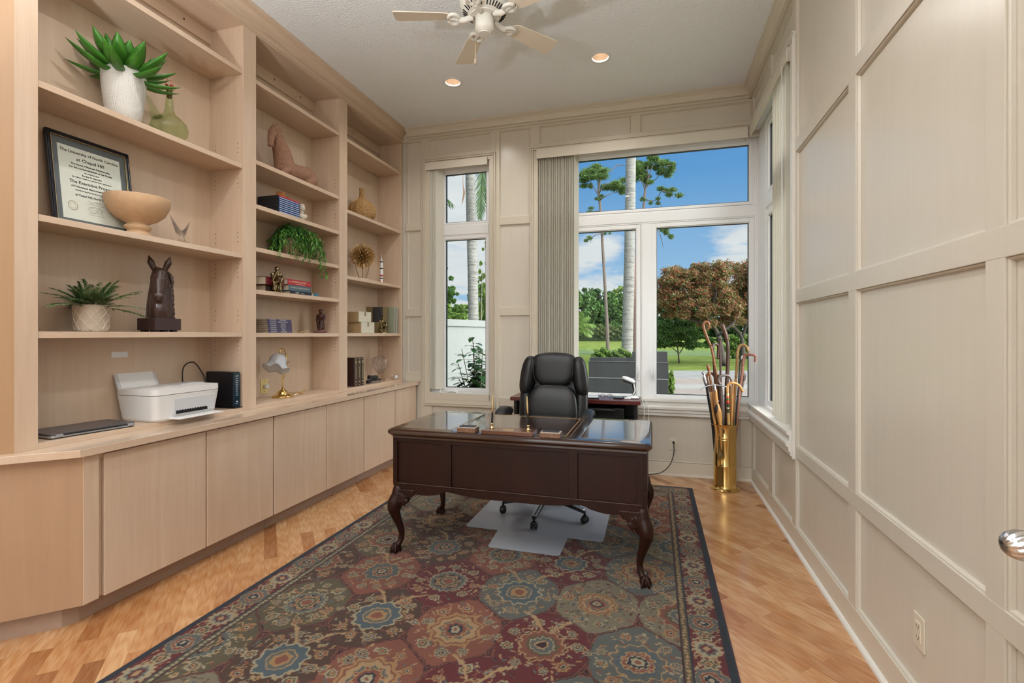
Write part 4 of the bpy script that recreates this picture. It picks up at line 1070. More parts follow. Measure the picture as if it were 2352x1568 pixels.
for k, a in enumerate((-93, -21, 51, 123, 195)):
    a = math.radians(a); d = Vector((math.cos(a), math.sin(a), 0))
    bm = B(); pts = smooth_path([d*.03+Vector((0, 0, .112)), d*.14+Vector((0, 0, .110)), d*.25+Vector((0, 0, .092)), d*.325+Vector((0, 0, .078))], 4)
    tube(bm, pts, lerp_list([.026, .024, .020, .016], 4), 12, flat=.7); lg = obj('base_leg', bm, M_black, ch, smooth=True)
    bm = B(); pts2 = [p+Vector((0, 0, .0165)) for p in pts[2:]]; tube(bm, pts2, [.017]*len(pts2), 10, flat=.25); obj('leg_trim', bm, mat('satin_silver', (.55, .57, .6), .3, .8) if k == 0 else bpy.data.materials['satin_silver'], lg, smooth=True)
    c = d*.325; tng = Vector((-d.y, d.x, 0))
    bm = B(); lathe(bm, [(0, 0), (.008, 0), (.008, .03), (0, .03)], 12, (c.x, c.y, .052)); superell(bm, (c.x, c.y, .042), (.020, .020, .016), .7, .7)
    cs = obj('caster', bm, M_black, ch, smooth=True)
    for s_ in (-1, 1):
        bm = B(); R_ = frame_M = Matrix.Translation(c+tng*s_*.014+Vector((0, 0, .0262))) @ Matrix(((tng.x, d.x, 0, 0), (tng.y, d.y, 0, 0), (0, 0, 1, 0), (0, 0, 0, 1))) @ Matrix.Rotation(PI/2, 4, 'Y')
        lathe(bm, [(0, -.009), (.020, -.009), (.0255, -.005), (.0258, .004), (.020, .009), (0, .009)], 24, M=R_); obj('caster_wheel', bm, M_black, cs, smooth=True)
# ================================================================= outdoors
GZ = -0.15
def leaves(name, blobs, n, size, m, parent, seed=0, aspect=2.2, shell=.55, droop=0.0, needle=False):
    """blobs: (cx,cy,cz, rx,ry,rz). a cloud of separate little leaves"""
    rng = np.random.RandomState(seed)
    wts = np.array([b[3]*b[4]*b[5] for b in blobs])**.67; wts /= wts.sum()
    k = rng.choice(len(blobs), n, p=wts); bb = np.array(blobs)[k]
    d = rng.normal(size=(n, 3)); d /= np.linalg.norm(d, axis=1)[:, None]
    r = (shell+(1-shell)*rng.rand(n))**.8*(.8+.2*np.sin(d[:, 0]*7+d[:, 2]*9+bb[:, 0]))
    c = bb[:, :3]+d*bb[:, 3:6]*r[:, None]
    a = rng.normal(size=(n, 3))+d*.8; a[:, 2] -= droop; a /= np.linalg.norm(a, axis=1)[:, None]
    b2 = np.cross(a, rng.normal(size=(n, 3))); b2 /= np.linalg.norm(b2, axis=1)[:, None]
    s = size*(.6+.8*rng.rand(n))[:, None]
    P0 = c-a*s; P1 = c+b2*s/aspect; P2 = c+a*s; P3 = c-b2*s/aspect
    co = np.stack([P0, P1, P2, P3], 1).reshape(-1, 3)
    me = bpy.data.meshes.new(name); me.vertices.add(4*n); me.vertices.foreach_set('co', co.astype(np.float32).ravel())
    me.loops.add(4*n); me.loops.foreach_set('vertex_index', np.arange(4*n, dtype=np.int32))
    me.polygons.add(n); me.polygons.foreach_set('loop_start', np.arange(0, 4*n, 4, dtype=np.int32)); me.update(calc_edges=True)
    return obj(name, me, m, parent)
M_bark = mat('grey_bark', srgb(120, 112, 100), .9, bump=.6, bscale=30, var=.3, vscale=6)
M_barkd = mat('dark_bark', srgb(74, 66, 60), .9, bump=.6, bscale=30, var=.3, vscale=6)
M_barkr = mat('pine_bark', srgb(106, 94, 86), .9, bump=.8, bscale=25, var=.35, vscale=9)
L_green = leafmat('leaf_green', [srgb(52, 84, 34), srgb(78, 116, 46), srgb(104, 138, 62), srgb(64, 98, 42)])
L_dark = leafmat('leaf_dark', [srgb(34, 60, 26), srgb(52, 84, 36), srgb(72, 102, 46)])
L_light = leafmat('leaf_light', [srgb(92, 124, 52), srgb(124, 152, 70), srgb(146, 168, 84), srgb(84, 112, 50)])
L_pine = leafmat('leaf_pine', [srgb(70, 100, 48), srgb(98, 128, 60), srgb(122, 146, 74), srgb(60, 88, 44)])
L_red = leafmat('leaf_red', [srgb(88, 106, 52), srgb(164, 84, 62), srgb(110, 116, 66), srgb(150, 92, 68), srgb(178, 96, 76), srgb(92, 102, 52), srgb(124, 118, 74), srgb(100, 112, 60)])
L_hedge = leafmat('leaf_hedge', [srgb(86, 116, 44), srgb(112, 140, 58), srgb(70, 98, 38)])
def grass_mat():
    m = bpy.data.materials.new('lawn_grass'); m.use_nodes = True; t = NT(m.node_tree); t.n.clear()
    co = t.add('ShaderNodeTexCoord').outputs['Object']
    n = t.noise(co, 1.2, 6, .7); n2 = t.noise(co, 40, 2, .7)
    f = t.math('ADD', t.math('MULTIPLY', n.outputs[0], .6), t.math('MULTIPLY', n2.outputs[0], .4))
    c = t.ramp(f, [(.3, srgb(82, 98, 46)), (.5, srgb(112, 128, 62)), (.7, srgb(140, 152, 82))])
    p = t.add('ShaderNodeBsdfPrincipled', {'Base Color': c, 'Roughness': 1.0}); b = t.add('ShaderNodeBump', {'Height': n2.outputs[0]}); b.inputs['Strength'].default_value = .8; b.inputs['Distance'].default_value = .04
    p.inputs['Specular IOR Level'].default_value = .05
    t.put(p.inputs['Normal'], b.outputs[0]); t.add('ShaderNodeOutputMaterial', {0: p}); return m
M_grass = grass_mat()
# lawn falls to the pond and rises again behind it
bm = B(); prof = [(5.16, GZ), (36, GZ), (40, GZ-.4), (44, GZ-1.2), (60, GZ-1.2), (63, GZ-.2), (70, .80), (140, 1.1), (400, 1.1)]
lo = [bm.verts.new((-200, y, z)) for y, z in prof]; hi = [bm.verts.new((200, y, z)) for y, z in prof]
for i in range(len(prof)-1): bm.faces.new((lo[i], hi[i], hi[i+1], lo[i+1]))
struct('lawn', bm, M_grass)
bm = B(); box(bm, 1.08, 200, -60, 5.16, GZ-.2, GZ); struct('lawn_side', bm, M_grass)
M_water = mat('pond_water', srgb(70, 96, 116), .08, spec=.8, bump=.3, bscale=3)
bm = B(); box(bm, -60, 120, 38, 64, GZ-.9, GZ-.42); struct('pond_water', bm, M_water)
def brickmat():
    m = bpy.data.materials.new('paver_bricks'); m.use_nodes = True; t = NT(m.node_tree); t.n.clear()
    v = t.mapping(t.add('ShaderNodeTexCoord').outputs['Object'], rot=(0, 0, .6))
    br = t.add('ShaderNodeTexBrick', {'Vector': v}); br.inputs['Scale'].default_value = 1; br.inputs['Brick Width'].default_value = .22; br.inputs['Row Height'].default_value = .11; br.inputs['Mortar Size'].default_value = .006
    br.inputs['Color1'].default_value = c4(srgb(158, 146, 134)); br.inputs['Color2'].default_value = c4(srgb(138, 127, 118)); br.inputs['Mortar'].default_value = c4(srgb(120, 110, 100))
    p = t.add('ShaderNodeBsdfPrincipled', {'Base Color': br.outputs['Color'], 'Roughness': .85}); t.add('ShaderNodeOutputMaterial', {0: p}); return m
q = [onZ(1520, 870, GZ), onZ(2000, 868, GZ), Vector((14, 5.3, GZ)), Vector((1.3, 5.3, GZ)), onZ(1500, 930, GZ)]
bm = B(); prism(bm, [(p.x, p.y) for p in q], GZ-.05, GZ+.012); struct('path', bm, brickmat())
q = [onZ(1500, 851, GZ), onZ(2400, 851, GZ), onZ(2400, 869, GZ), onZ(1500, 869, GZ)]
bm = B(); prism(bm, [(p.x, p.y) for p in q], GZ-.05, GZ+.008); struct('road', bm, mat('road_concrete', srgb(140, 139, 134), .9, var=.15, vscale=3))
q = [onZ(1500, 884, GZ), onZ(2400, 884, GZ), onZ(2400, 893, GZ), onZ(1500, 893, GZ)]
bm = B(); prism(bm, [(p.x, p.y) for p in q], GZ-.05, GZ+.018); struct('kerb', bm, mat('kerb_concrete', srgb(150, 148, 142), .9, var=.1))

# dark entrance wall with a clipped hedge on it
M_slate = mat('dark_stained_render', srgb(52, 52, 54), .75, var=.25, vscale=2.5, bump=.3, bscale=12, stretch=(1, 1, .4))
M_line = mat('pale_joint', srgb(110, 110, 110), .8)
ew = thing('entrance_wall', 'dark grey rendered garden sign wall outside the corner window', 'wall', (-.0, 11.6, GZ))
a, b_ = onY(1352, 900, 11.6), onY(1535, 905, 11.6)
ax, bx = a.x, b_.x; zt = onY(1400, 822, 11.6).z; zj = onY(1400, 868, 11.6).z; ztt = onY(1500, 808, 11.6).z; zl = onY(1400, 829, 11.6).z; mxx = onY(1452, 900, 11.6).x
def E_(name, bm, m, par, o): bmesh.ops.translate(bm, verts=bm.verts[:], vec=tuple(-x for x in o)); return obj(name, bm, m, par)
bm = B(); box(bm, ax, bx, 11.6, 12.0, GZ, zl-.01); E_('face', bm, M_slate, ew, (0, 11.6, GZ))
bm = B(); box(bm, ax+.02, mxx, 11.63, 12.0, zl-.01, zt); box(bm, mxx, bx-.02, 11.63, 12.0, zl-.01, ztt); E_('coping', bm, M_slate, ew, (0, 11.6, GZ))
bm = B(); box(bm, ax-.005, bx+.005, 11.588, 11.6, zj-.012, zj+.012); E_('upper_joint', bm, M_line, ew, (0, 11.6, GZ))
bm = B(); box(bm, ax-.005, bx+.005, 11.588, 11.6, zl-.014, zl-.004); E_('lower_joint', bm, M_line, ew, (0, 11.6, GZ))
def boxhedge(name, label, x0, x1, y0, y1, z0, z1, n, size, m, seed=1):
    n *= 3
    h = thing(name, label, 'hedge', ((x0+x1)/2, (y0+y1)/2, z0))
    blobs = []; nx = max(2, int((x1-x0)/(z1-z0)*1.6)); rx = (x1-x0)/nx
    for i in range(nx): blobs.append((x0+(i+.5)*rx-(x0+x1)/2, 0, (z1-z0)/2, rx*.75, (y1-y0)/2, (z1-z0)/2))
    rng = np.random.RandomState(seed)
    pts = []
    leaves('foliage', [(b[0], b[1], b[2], b[3], b[4], b[5]) for b in blobs]+[(b[0], b[1], b[2], b[3]*.8, b[4]*.9, b[5]*.9) for b in blobs], n, size, m, h, seed, 1.8, .75)
    bm = B(); box(bm, x0-(x0+x1)/2+.2*rx, x1-(x0+x1)/2-.2*rx, -(y1-y0)/2*.5, (y1-y0)/2*.5, 0.0, (z1-z0)*.66); obj('twigs', bm, mat('hedge_core', srgb(40, 54, 24), 1.0), h)
    return h
a, b_ = onY(1366, 822, 12.6), onY(1451, 797, 12.6)
boxhedge('box_hedge', 'clipped box hedge rising behind the dark garden wall', a.x, b_.x, 12.3, 12.9, a.z-.25, b_.z, 7000, .030, L_light, 4)
a, b_ = onY(1530, 900, 12.4), onY(1548, 848, 12.4)
boxhedge('low_shrub', 'bright green shrub at the right end of the dark garden wall', a.x, b_.x, 12.2, 12.8, GZ, b_.z, 900, .035, L_light, 5)

def trunk(name, pts, rs, m, parent, n=12): bm = B(); tube(bm, smooth_path(pts, 6), lerp_list(rs, 6), n); return obj(name, bm, m, parent, smooth=True)
# royal palm trunk in front of the corner window
def ring_mat(name, c):
    m = bpy.data.materials.new(name); m.use_nodes = True; t = NT(m.node_tree); t.n.clear()
    co = t.add('ShaderNodeTexCoord').outputs['Object']
    n = t.noise(t.mapping(co, scale=(2, 2, 26)), 1.0, 4, .65, .4); n2 = t.noise(co, 14, 4, .65)
    f = t.math('ADD', t.math('MULTIPLY', n.outputs[0], .65), t.math('MULTIPLY', n2.outputs[0], .35))
    col = t.ramp(f, [(.36, tuple(x*.45 for x in c)), (.5, c), (.7, tuple(min(1, x*1.25) for x in c))])
    p = t.add('ShaderNodeBsdfPrincipled', {'Base Color': col, 'Roughness': .9}); b = t.add('ShaderNodeBump', {'Height': f}); b.inputs['Strength'].default_value = .6; b.inputs['Distance'].default_value = .03
    t.put(p.inputs['Normal'], b.outputs[0]); t.add('ShaderNodeOutputMaterial', {0: p}); return m
M_palm = ring_mat('palm_trunk_bark', srgb(132, 130, 124))
def frond(bm_l, p0, d, L, droop, m=None, w_=.5, nleaf=46, seed=0):
    rn = random.Random(seed); d = Vector(d).normalized(); side = d.cross(Vector((0, 0, 1)))
    if side.length < .1: side = Vector((1, 0, 0))
    side.normalize(); pts = []
    for k in range(13):
        s_ = k/12; pts.append(Vector(p0)+d*L*s_+Vector((0, 0, -droop*s_*s_*L)))
    tube(bm_l, pts, [max(.003, .022*(1-k/13)) for k in range(13)], 6)
    for k in range(nleaf):
        s_ = .12+.86*k/nleaf; i = min(11, int(s_*12)); p = pts[i].lerp(pts[i+1], s_*12-i); tan = (pts[i+1]-pts[i]).normalized()
        ll = w_*math.sin(PI*min(1, .15+s_*.85))**.6
        for sg in (-1, 1):
            dirv = (side*sg+tan*.7+Vector((0, 0, rn.uniform(-.9, -.2)))).normalized()
            tip = p+dirv*ll+Vector((0, 0, -ll*.35)); wv = tan*.022
            v = [bm_l.verts.new(q) for q in (p-wv, p+wv, p.lerp(tip, .6)+wv*.8, tip)]; bm_l.faces.new(v)
            
def palm(name, label, base, topu, r, hgt, fr=11, L=2.6, seed=0, m=M_palm):
    t_ = thing(name, label, 'tree', base)
    base = Vector(base); top = Vector(topu)-base
    pts = [Vector((0, 0, 0)), top*.33+Vector((.02, 0, 0)), top*.66, top]
    trunk('trunk', pts, [r*1.12, r*1.0, r*.95, r*.86], m, t_, 24)
    bm = B(); rn = random.Random(seed)
    for k in range(fr):
        a = 2*PI*k/fr+rn.uniform(-.2, .2); el = rn.uniform(-.1, .8)
        frond(bm, top, (math.cos(a), math.sin(a), el), L*rn.uniform(.85, 1.1), rn.uniform(.35, .75), w_=.55, seed=seed+k)
    obj('fronds', bm, L_green, t_)
    return t_
a = onY(1440, 797, 16.0); tp = onY(1450, 300, 16.0)
b0 = onY(1440, 800, 16.0); dirv = (tp-b0)/(tp.z-b0.z); base = b0+dirv*(GZ-b0.z); top = b0+dirv*(11.5-b0.z)
palm('palm_tree', 'tall palm with a thick grey ringed trunk crossing the left part of the corner window', base, top, .165, 11, seed=3, L=3.0)
# dead spathe hanging from it
bm = B(); s0, s1 = onY(1438, 380, 15.8), onY(1398, 398, 15.6); tube(bm, smooth_path([s0, s0.lerp(s1, .5)+Vector((0, 0, .12)), s1], 6), lerp_list([.01, .035, .008], 6), 8, flat=.4)
o_ = obj('dead_frond', bm, mat('dead_frond_brown', srgb(132, 100, 82), .9)); o_.parent = bpy.data.objects['palm_tree']; o_.matrix_parent_inverse = Matrix.Translation(-base)
# pines
def pine(label, base, pts_px, Y, r, clusters, branches, n, seed, fol=L_pine, bark=M_barkr):
    P_ = [onY(u, v, Y) for u, v in pts_px]; t_ = thing('pine_tree', label, 'tree', (P_[0].x, Y, GZ)); o = Vector((P_[0].x, Y, GZ))
    pts = [Vector((0, 0, 0))]+[p-o for p in P_[1:]]
    trunk('trunk', pts, [r*1.2]+[r*(1-.5*k/len(pts)) for k in range(1, len(pts))], bark, t_)
    for br in branches:
        q = [onY(u, v, Y)-o for u, v in br]; q = [Vector((p.x, p.y+(.4*k*(1 if (len(br)+k) % 2 else -1)), p.z)) for k, p in enumerate(q)]
        q[0].y = 0
        trunk('branch', q, [r*.42]+[r*.22]*(len(q)-2)+[r*.08], bark, t_, 6)
    bl = []
    rn = random.Random(seed)
    for (u, v, ru, rv) in clusters:
        c = onY(u, v, Y)-o; s_ = Y*1.04/F_PX
        k = max(3, int(ru*rv/55))
        for _ in range(k):
            bl.append((c.x+rn.uniform(-.8, .8)*ru*s_, c.y+rn.uniform(-.8, .8)*ru*s_, c.z+rn.uniform(-.8, .8)*rv*s_, ru*s_*.46, ru*s_*.46, rv*s_*.42))
    leaves('foliage', bl, n*3, .11, fol, t_, seed, 8.0, .05)
pine('slender pine whose crown shows left of the palm trunk', None, [(1397, 800), (1392, 700), (1384, 560), (1379, 480), (1375, 430), (1385, 395)], 34, .115,
     [(1372, 395, 36, 18), (1402, 420, 34, 20), (1355, 412, 28, 16), (1380, 450, 14, 10), (1346, 425, 14, 8), (1425, 430, 10, 14), (1352, 484, 20, 7), (1350, 545, 16, 10), (1400, 536, 12, 4)],
     [[(1376, 450), (1360, 425), (1345, 405)], [(1375, 445), (1395, 425), (1415, 410)], [(1377, 460), (1400, 450), (1424, 432)], [(1380, 485), (1360, 482)], [(1384, 534), (1365, 545), (1352, 552)], [(1375, 430), (1372, 400), (1368, 385)]], 7500, 11)
pine('open pine whose crown spreads right of the palm trunk', None, [(1466, 800), (1470, 640), (1475, 520), (1479, 470), (1483, 430), (1492, 400)], 30, .10,
     [(1485, 385, 26, 24), (1515, 372, 24, 18), (1540, 388, 26, 14), (1470, 410, 14, 16), (1500, 410, 22, 12), (1538, 440, 24, 12), (1500, 460, 14, 9), (1478, 456, 8, 8), (1528, 540, 16, 16), (1524, 525, 10, 5)],
     [[(1483, 430), (1505, 408), (1535, 390), (1560, 378)], [(1482, 435), (1472, 420), (1462, 412)], [(1483, 425), (1500, 385), (1512, 365)], [(1480, 458), (1505, 456), (1522, 447), (1550, 440)], [(1510, 458), (1522, 475)], [(1478, 500), (1505, 520), (1516, 545), (1524, 560)], [(1486, 415), (1488, 390), (1482, 365)]], 7000, 12)
# reddish trunk just right of the palm
pine('thin reddish pine trunk seen just right of the thick palm trunk', None, [(1461, 806), (1458, 700), (1455, 600), (1453, 400), (1452, 250)], 19, .075, [(1452, 240, 25, 18), (1470, 215, 25, 18)], [], 1200, 14, bark=mat('red_bark', srgb(130, 98, 88), .9, var=.4, vscale=12))
# spreading tree with reddish leaves
def tree(name, label, Y, trunks, clusters, n, size, fol, bark, r, seed, asp=2.2, group=None, shell=.35):
    o = onY(*trunks[0][0], Y); gz_ = GZ if Y < 36 else (.95 if Y > 70 else GZ); o = Vector((o.x, o.y, min(o.z, gz_) if Y > 70 else gz_)); t_ = thing(name, label, 'tree', o, group=group)
    for k, tr in enumerate(trunks):
        q = [onY(u, v, Y+(0 if i == 0 else ((k % 3)-1)*.25*i))-o for i, (u, v) in enumerate(tr)]
        if k == 0: q[0].z = 0
        trunk('trunk' if k == 0 else 'branch', q, [r*(1 if k == 0 else .55)]+[r*.5*(.75 if k else 1)]*(len(q)-2)+[r*.2], bark, t_, 8)
    bl = []; s_ = Y*1.05/F_PX; rn = random.Random(seed)
    for (u, v, ru, rv) in clusters:
        c = onY(u, v, Y)-o
        for _ in range(max(4, int(ru*rv/45))):
            a = rn.uniform(0, 2*PI); e = rn.uniform(-1, 1); rr = rn.uniform(.45, 1)
            bl.append((c.x+rr*math.cos(a)*ru*s_*.8, c.y+rr*math.sin(a)*ru*s_*.8, c.z+e*rv*s_*.85, ru*s_*.30, ru*s_*.30, rv*s_*.27))
    leaves('foliage', bl, n, size, fol, t_, seed, asp, shell)
    return t_
tree('flame_tree', 'spreading tree with reddish and green leaves beyond the drive', 25, [[(1662, 812), (1650, 770), (1622, 725), (1590, 690), (1570, 660)], [(1655, 780), (1640, 755), (1600, 738), (1555, 728)], [(1650, 768), (1690, 735), (1700, 700)], [(1625, 728), (1640, 690), (1650, 650)]],
     [(1560, 660, 60, 44), (1620, 650, 55, 40), (1530, 690, 40, 40), (1655, 700, 50, 46), (1595, 700, 55, 35), (1575, 625, 30, 18)], 75000, .050, L_red, M_barkd, .17, 21, 2.0)
tree('flame_tree', 'reddish tree at the right edge of the corner window, forking above the hedge', 28, [[(1706, 806), (1703, 775), (1680, 745), (1672, 720)], [(1704, 775), (1716, 740), (1725, 700)]],
     [(1700, 650, 60, 42), (1745, 670, 60, 60), (1690, 700, 36, 36), (1720, 620, 30, 16), (1790, 660, 60, 60)], 70000, .052, L_red, M_barkd, .17, 22, 2.0)
tree('shoreline_bush', 'loose green bush on the pond edge behind the dark wall', 27, [[(1560, 812), (1555, 790), (1548, 770)], [(1560, 812), (1575, 790), (1590, 775)], [(1560, 812), (1540, 795), (1525, 780)]],
     [(1545, 768, 50, 30), (1590, 772, 44, 26), (1520, 765, 34, 32), (1640, 778, 30, 20)], 45000, .05, L_green, M_barkd, .05, 23)
# clipped far hedge, right hedge
a, b_ = onY(1200, 776, 68), onY(1470, 744, 68)
boxhedge('far_hedge', 'long clipped hedge across the pond beyond the lawn', a.x-6, b_.x, 67, 69, .45, b_.z, 14000, .16, leafmat('leaf_olive', [srgb(96, 110, 60), srgb(118, 128, 76), srgb(84, 98, 52)]), 6)
a, b_ = onY(1672, 803, 33), onY(1760, 762, 33)
boxhedge('side_hedge', 'bright green hedge behind the forking reddish tree', a.x, b_.x+3, 32.4, 33.6, GZ-.1, b_.z, 8000, .09, L_light, 7)
# woodland edge behind the pond: each tree its own
kinds = [('dark evergreen', L_dark), ('mid green', L_green), ('yellow-green', L_light)]
rnT = random.Random(31)
specs = [(960, 665, 0), (1010, 655, 1), (1050, 690, 2), (1105, 640, 1), (1150, 660, 0), (1210, 655, 1), (1262, 662, 0), (1305, 655, 1), (1342, 662, 1), (1372, 656, 0), (1405, 664, 1), (1436, 655, 2), (1468, 652, 0), (1500, 660, 1), (1545, 662, 0), (1600, 655, 1), (1655, 662, 0), (1710, 655, 1), (1770, 650, 0), (1830, 660, 1)]
for k, (u, vt, kd) in enumerate(specs):
    Y = 82+rnT.uniform(-5, 6); vb = 768
    side = 'seen through the narrow window' if u < 1130 else ('hidden by the wall between the windows' if u < 1320 else 'seen through the corner window')
    tree('woodland_tree', '%s woodland tree across the pond, %s' % (kinds[kd][0], side), Y, [[(u, vb+4), (u+rnT.uniform(-3, 3), (vb+vt)/2), (u+rnT.uniform(-6, 6), vt+20)]],
         [(u, (vb+vt)/2+8, 32, (vb-vt)/2-4), (u-12, vt+26, 24, 20), (u+14, vt+30, 24, 22), (u, vb-22, 34, 20)], 9500, .22, kinds[kd][1], M_barkd, .2, 40+k, 1.8, group='woodland trees across the pond', shell=.5)
# left palm fronds at the blind's edge
a = onY(1318, 700, 24); b0 = Vector((a.x, 24, GZ))
t_ = thing('young_palm', 'arching palm fronds just right of the blinds in the corner window', 'tree', b0)
bm = B()
for k, (dx_, dz_, L_) in enumerate([(1, .5, 1.3), (.8, 1.0, 1.3), (.9, .1, 1.0), (.4, 1.3, 1.5), (1, -.1, .9), (-.6, 1, 2), (-1, .4, 2)]): frond(bm, (0, 0, 1.9), (dx_, .2*(k % 3-1), dz_), L_, .45, w_=.36, nleaf=36, seed=70+k)
obj('fronds', bm, L_light, t_); trunk('trunk', [(0, 0, 0), (.03, 0, 1), (0, 0, 1.95)], [.12, .10, .08], M_bark, t_)

bm = B(); box(bm, -9.5, -3.35, -3.7, 5.1, GZ, 6.9); struct('added_shade_block', bm, mat('shade_block_stucco', srgb(206, 200, 188), .9))  # unseen block added to cast shade over the garden wall
# ---- outside the narrow window: garden wall, palm, shrub
M_stucco = mat('shaded_stucco', srgb(138, 140, 138), .9, var=.06, bump=.3, bscale=60)  # the wall's shade is mixed into this darker grey
p0 = onY(985, 0, 7.3); p1 = onY(1150, 0, 9.6)
za = onY(1024, 726, 7.8).z
bm = B(); d = (Vector((p1.x, p1.y, 0))-Vector((p0.x, p0.y, 0))).normalized(); nrm = Vector((-d.y, d.x, 0))
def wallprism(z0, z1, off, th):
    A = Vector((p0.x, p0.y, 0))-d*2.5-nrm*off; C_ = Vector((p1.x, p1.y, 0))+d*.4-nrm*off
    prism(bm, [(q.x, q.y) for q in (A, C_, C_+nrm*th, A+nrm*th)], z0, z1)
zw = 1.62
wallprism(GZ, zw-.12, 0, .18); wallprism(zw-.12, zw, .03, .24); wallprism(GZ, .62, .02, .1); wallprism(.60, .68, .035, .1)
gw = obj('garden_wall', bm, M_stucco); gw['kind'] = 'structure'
bb = onY(1086, 735, 11.5); tb = onY(1080, 400, 11.5); dv = (tb-bb)/(tb.z-bb.z)
palm('palm_tree', 'palm trunk rising behind the pale garden wall outside the narrow window', bb+dv*(GZ-bb.z), bb+dv*(7.6-bb.z), .128, 7, seed=9, L=2.3)
# hanging fronds near that palm
npalm = [o for o in bpy.data.objects if o.name.startswith('palm_tree') and 'narrow' in o['label']][0]
fb = onY(1112, 330, 10.8)-npalm.location
bm = B(); frond(bm, fb, (-.10, .1, -1), 1.75, .0, w_=.30, nleaf=70, seed=5); frond(bm, fb+Vector((.12, .1, 0)), (-.02, .1, -1), 1.6, 0, w_=.3, nleaf=70, seed=6)
tube(bm, [fb, fb+Vector((-.1, .1, .35)), (onY(1080, 300, 11.5)-npalm.location)], .02, 6); obj('drooping_frond', bm, L_dark, npalm)
fb = onY(1012, 395, 10.5)
palm('palm_tree', 'palm whose frond tip enters the top left of the narrow window', Vector((fb.x-2.0, 10.5, GZ)), Vector((fb.x-2.0, 10.5, fb.z+.15)), .11, 7, fr=9, L=2.35, seed=77)
bm = B(); pts = [onY(u, v, 11.2) for u, v in [(1064, 380), (1063.5, 420), (1066, 440), (1064, 455), (1061, 470)]]; tube(bm, smooth_path(pts, 5), lerp_list([.008, .012, .045, .03, .004], 5), 8, flat=.4)
o_ = obj('dead_frond', bm, bpy.data.materials['dead_frond_brown']); o_.parent = npalm; bpy.context.view_layer.update(); o_.matrix_parent_inverse = o_.parent.matrix_world.inverted()
# light trees behind that wall
tree('garden_tree', 'feathery light green tree behind the garden wall, right of its palm', 17, [[(1104, 760), (1106, 690), (1108, 620)]], [(1108, 690, 20, 38), (1112, 620, 14, 26), (1100, 640, 12, 16), (1112, 560, 10, 18)], 16000, .032, L_light, M_bark, .04, 61, 3)
tree('garden_tree', 'rounded green palm-like tree behind the garden wall, left of its palm', 22, [[(1026, 760), (1026, 700), (1028, 640)]], [(1028, 660, 24, 26), (1044, 690, 16, 18), (1022, 620, 10, 16), (1035, 720, 30, 16)], 18000, .042, L_green, M_bark, .08, 62, 3)
tree('garden_tree', 'low yellow-green bushes along the top of the garden wall', 14, [[(1050, 800), (1050, 760), (1052, 735)]], [(1045, 722, 22, 14), (1070, 716, 20, 18), (1030, 728, 20, 10)], 12000, .030, L_light, M_bark, .05, 63, 3)
# broad leaved shrub
sb = onY(1100, 850, 6.9); sb.z = GZ
t_ = thing('broadleaf_shrub', 'glossy broad-leaved shrub in front of the pale garden wall', 'shrub', sb)
bm = B(); rn = random.Random(4); lv = B()
def leaf(bm_, p, d, L_, w_, curl=.25, up=Vector((0, 0, 1)), fold=.12, n=5):
    d = Vector(d).normalized(); sd = d.cross(up)
    if sd.length < .05: sd = Vector((1, 0, 0))
    sd.normalize(); nn = sd.cross(d).normalized(); rows = []
    for k in range(n+1):
        s_ = k/n; c = Vector(p)+d*L_*s_-nn*curl*L_*s_*s_; ww = w_*math.sin(PI*min(1, s_*.92+.06))**.8*(1-.15*s_)
        if k == n: ww = 0.0005
        rows.append([bm_.verts.new(c-sd*ww+nn*fold*ww), bm_.verts.new(c), bm_.verts.new(c+sd*ww+nn*fold*ww)])
    for a_, b2 in zip(rows, rows[1:]):
        bm_.faces.new((a_[0], a_[1], b2[1], b2[0])); bm_.faces.new((a_[1], a_[2], b2[2], b2[1]))
for k in range(20):
    a = rn.uniform(0, 2*PI); r0 = rn.uniform(0, .15); h = rn.uniform(.7, 1.5); tipx = rn.uniform(.05, .36)
    st = [Vector((r0*math.cos(a), r0*math.sin(a), 0)), Vector((tipx*.5*math.cos(a), tipx*.5*math.sin(a), h*.5)), Vector((tipx*math.cos(a), tipx*math.sin(a), h))]
    tube(bm, smooth_path(st, 4), .006, 6)
    for q in range(34):
        s_ = rn.uniform(.15, 1); p = st[0].lerp(st[1], s_*2) if s_ < .5 else st[1].lerp(st[2], s_*2-1)
        b_ = rn.uniform(0, 2*PI); leaf(lv, p, (math.cos(b_), math.sin(b_), rn.uniform(-.1, .7)), rn.uniform(.11, .19), rn.uniform(.036, .058), .4)
obj('stems', bm, M_bark, t_); obj('foliage', lv, leafmat('leaf_glossy', [srgb(40, 72, 40), srgb(58, 94, 52), srgb(82, 116, 66), srgb(46, 80, 44)], .3, .15), t_, smooth=True)
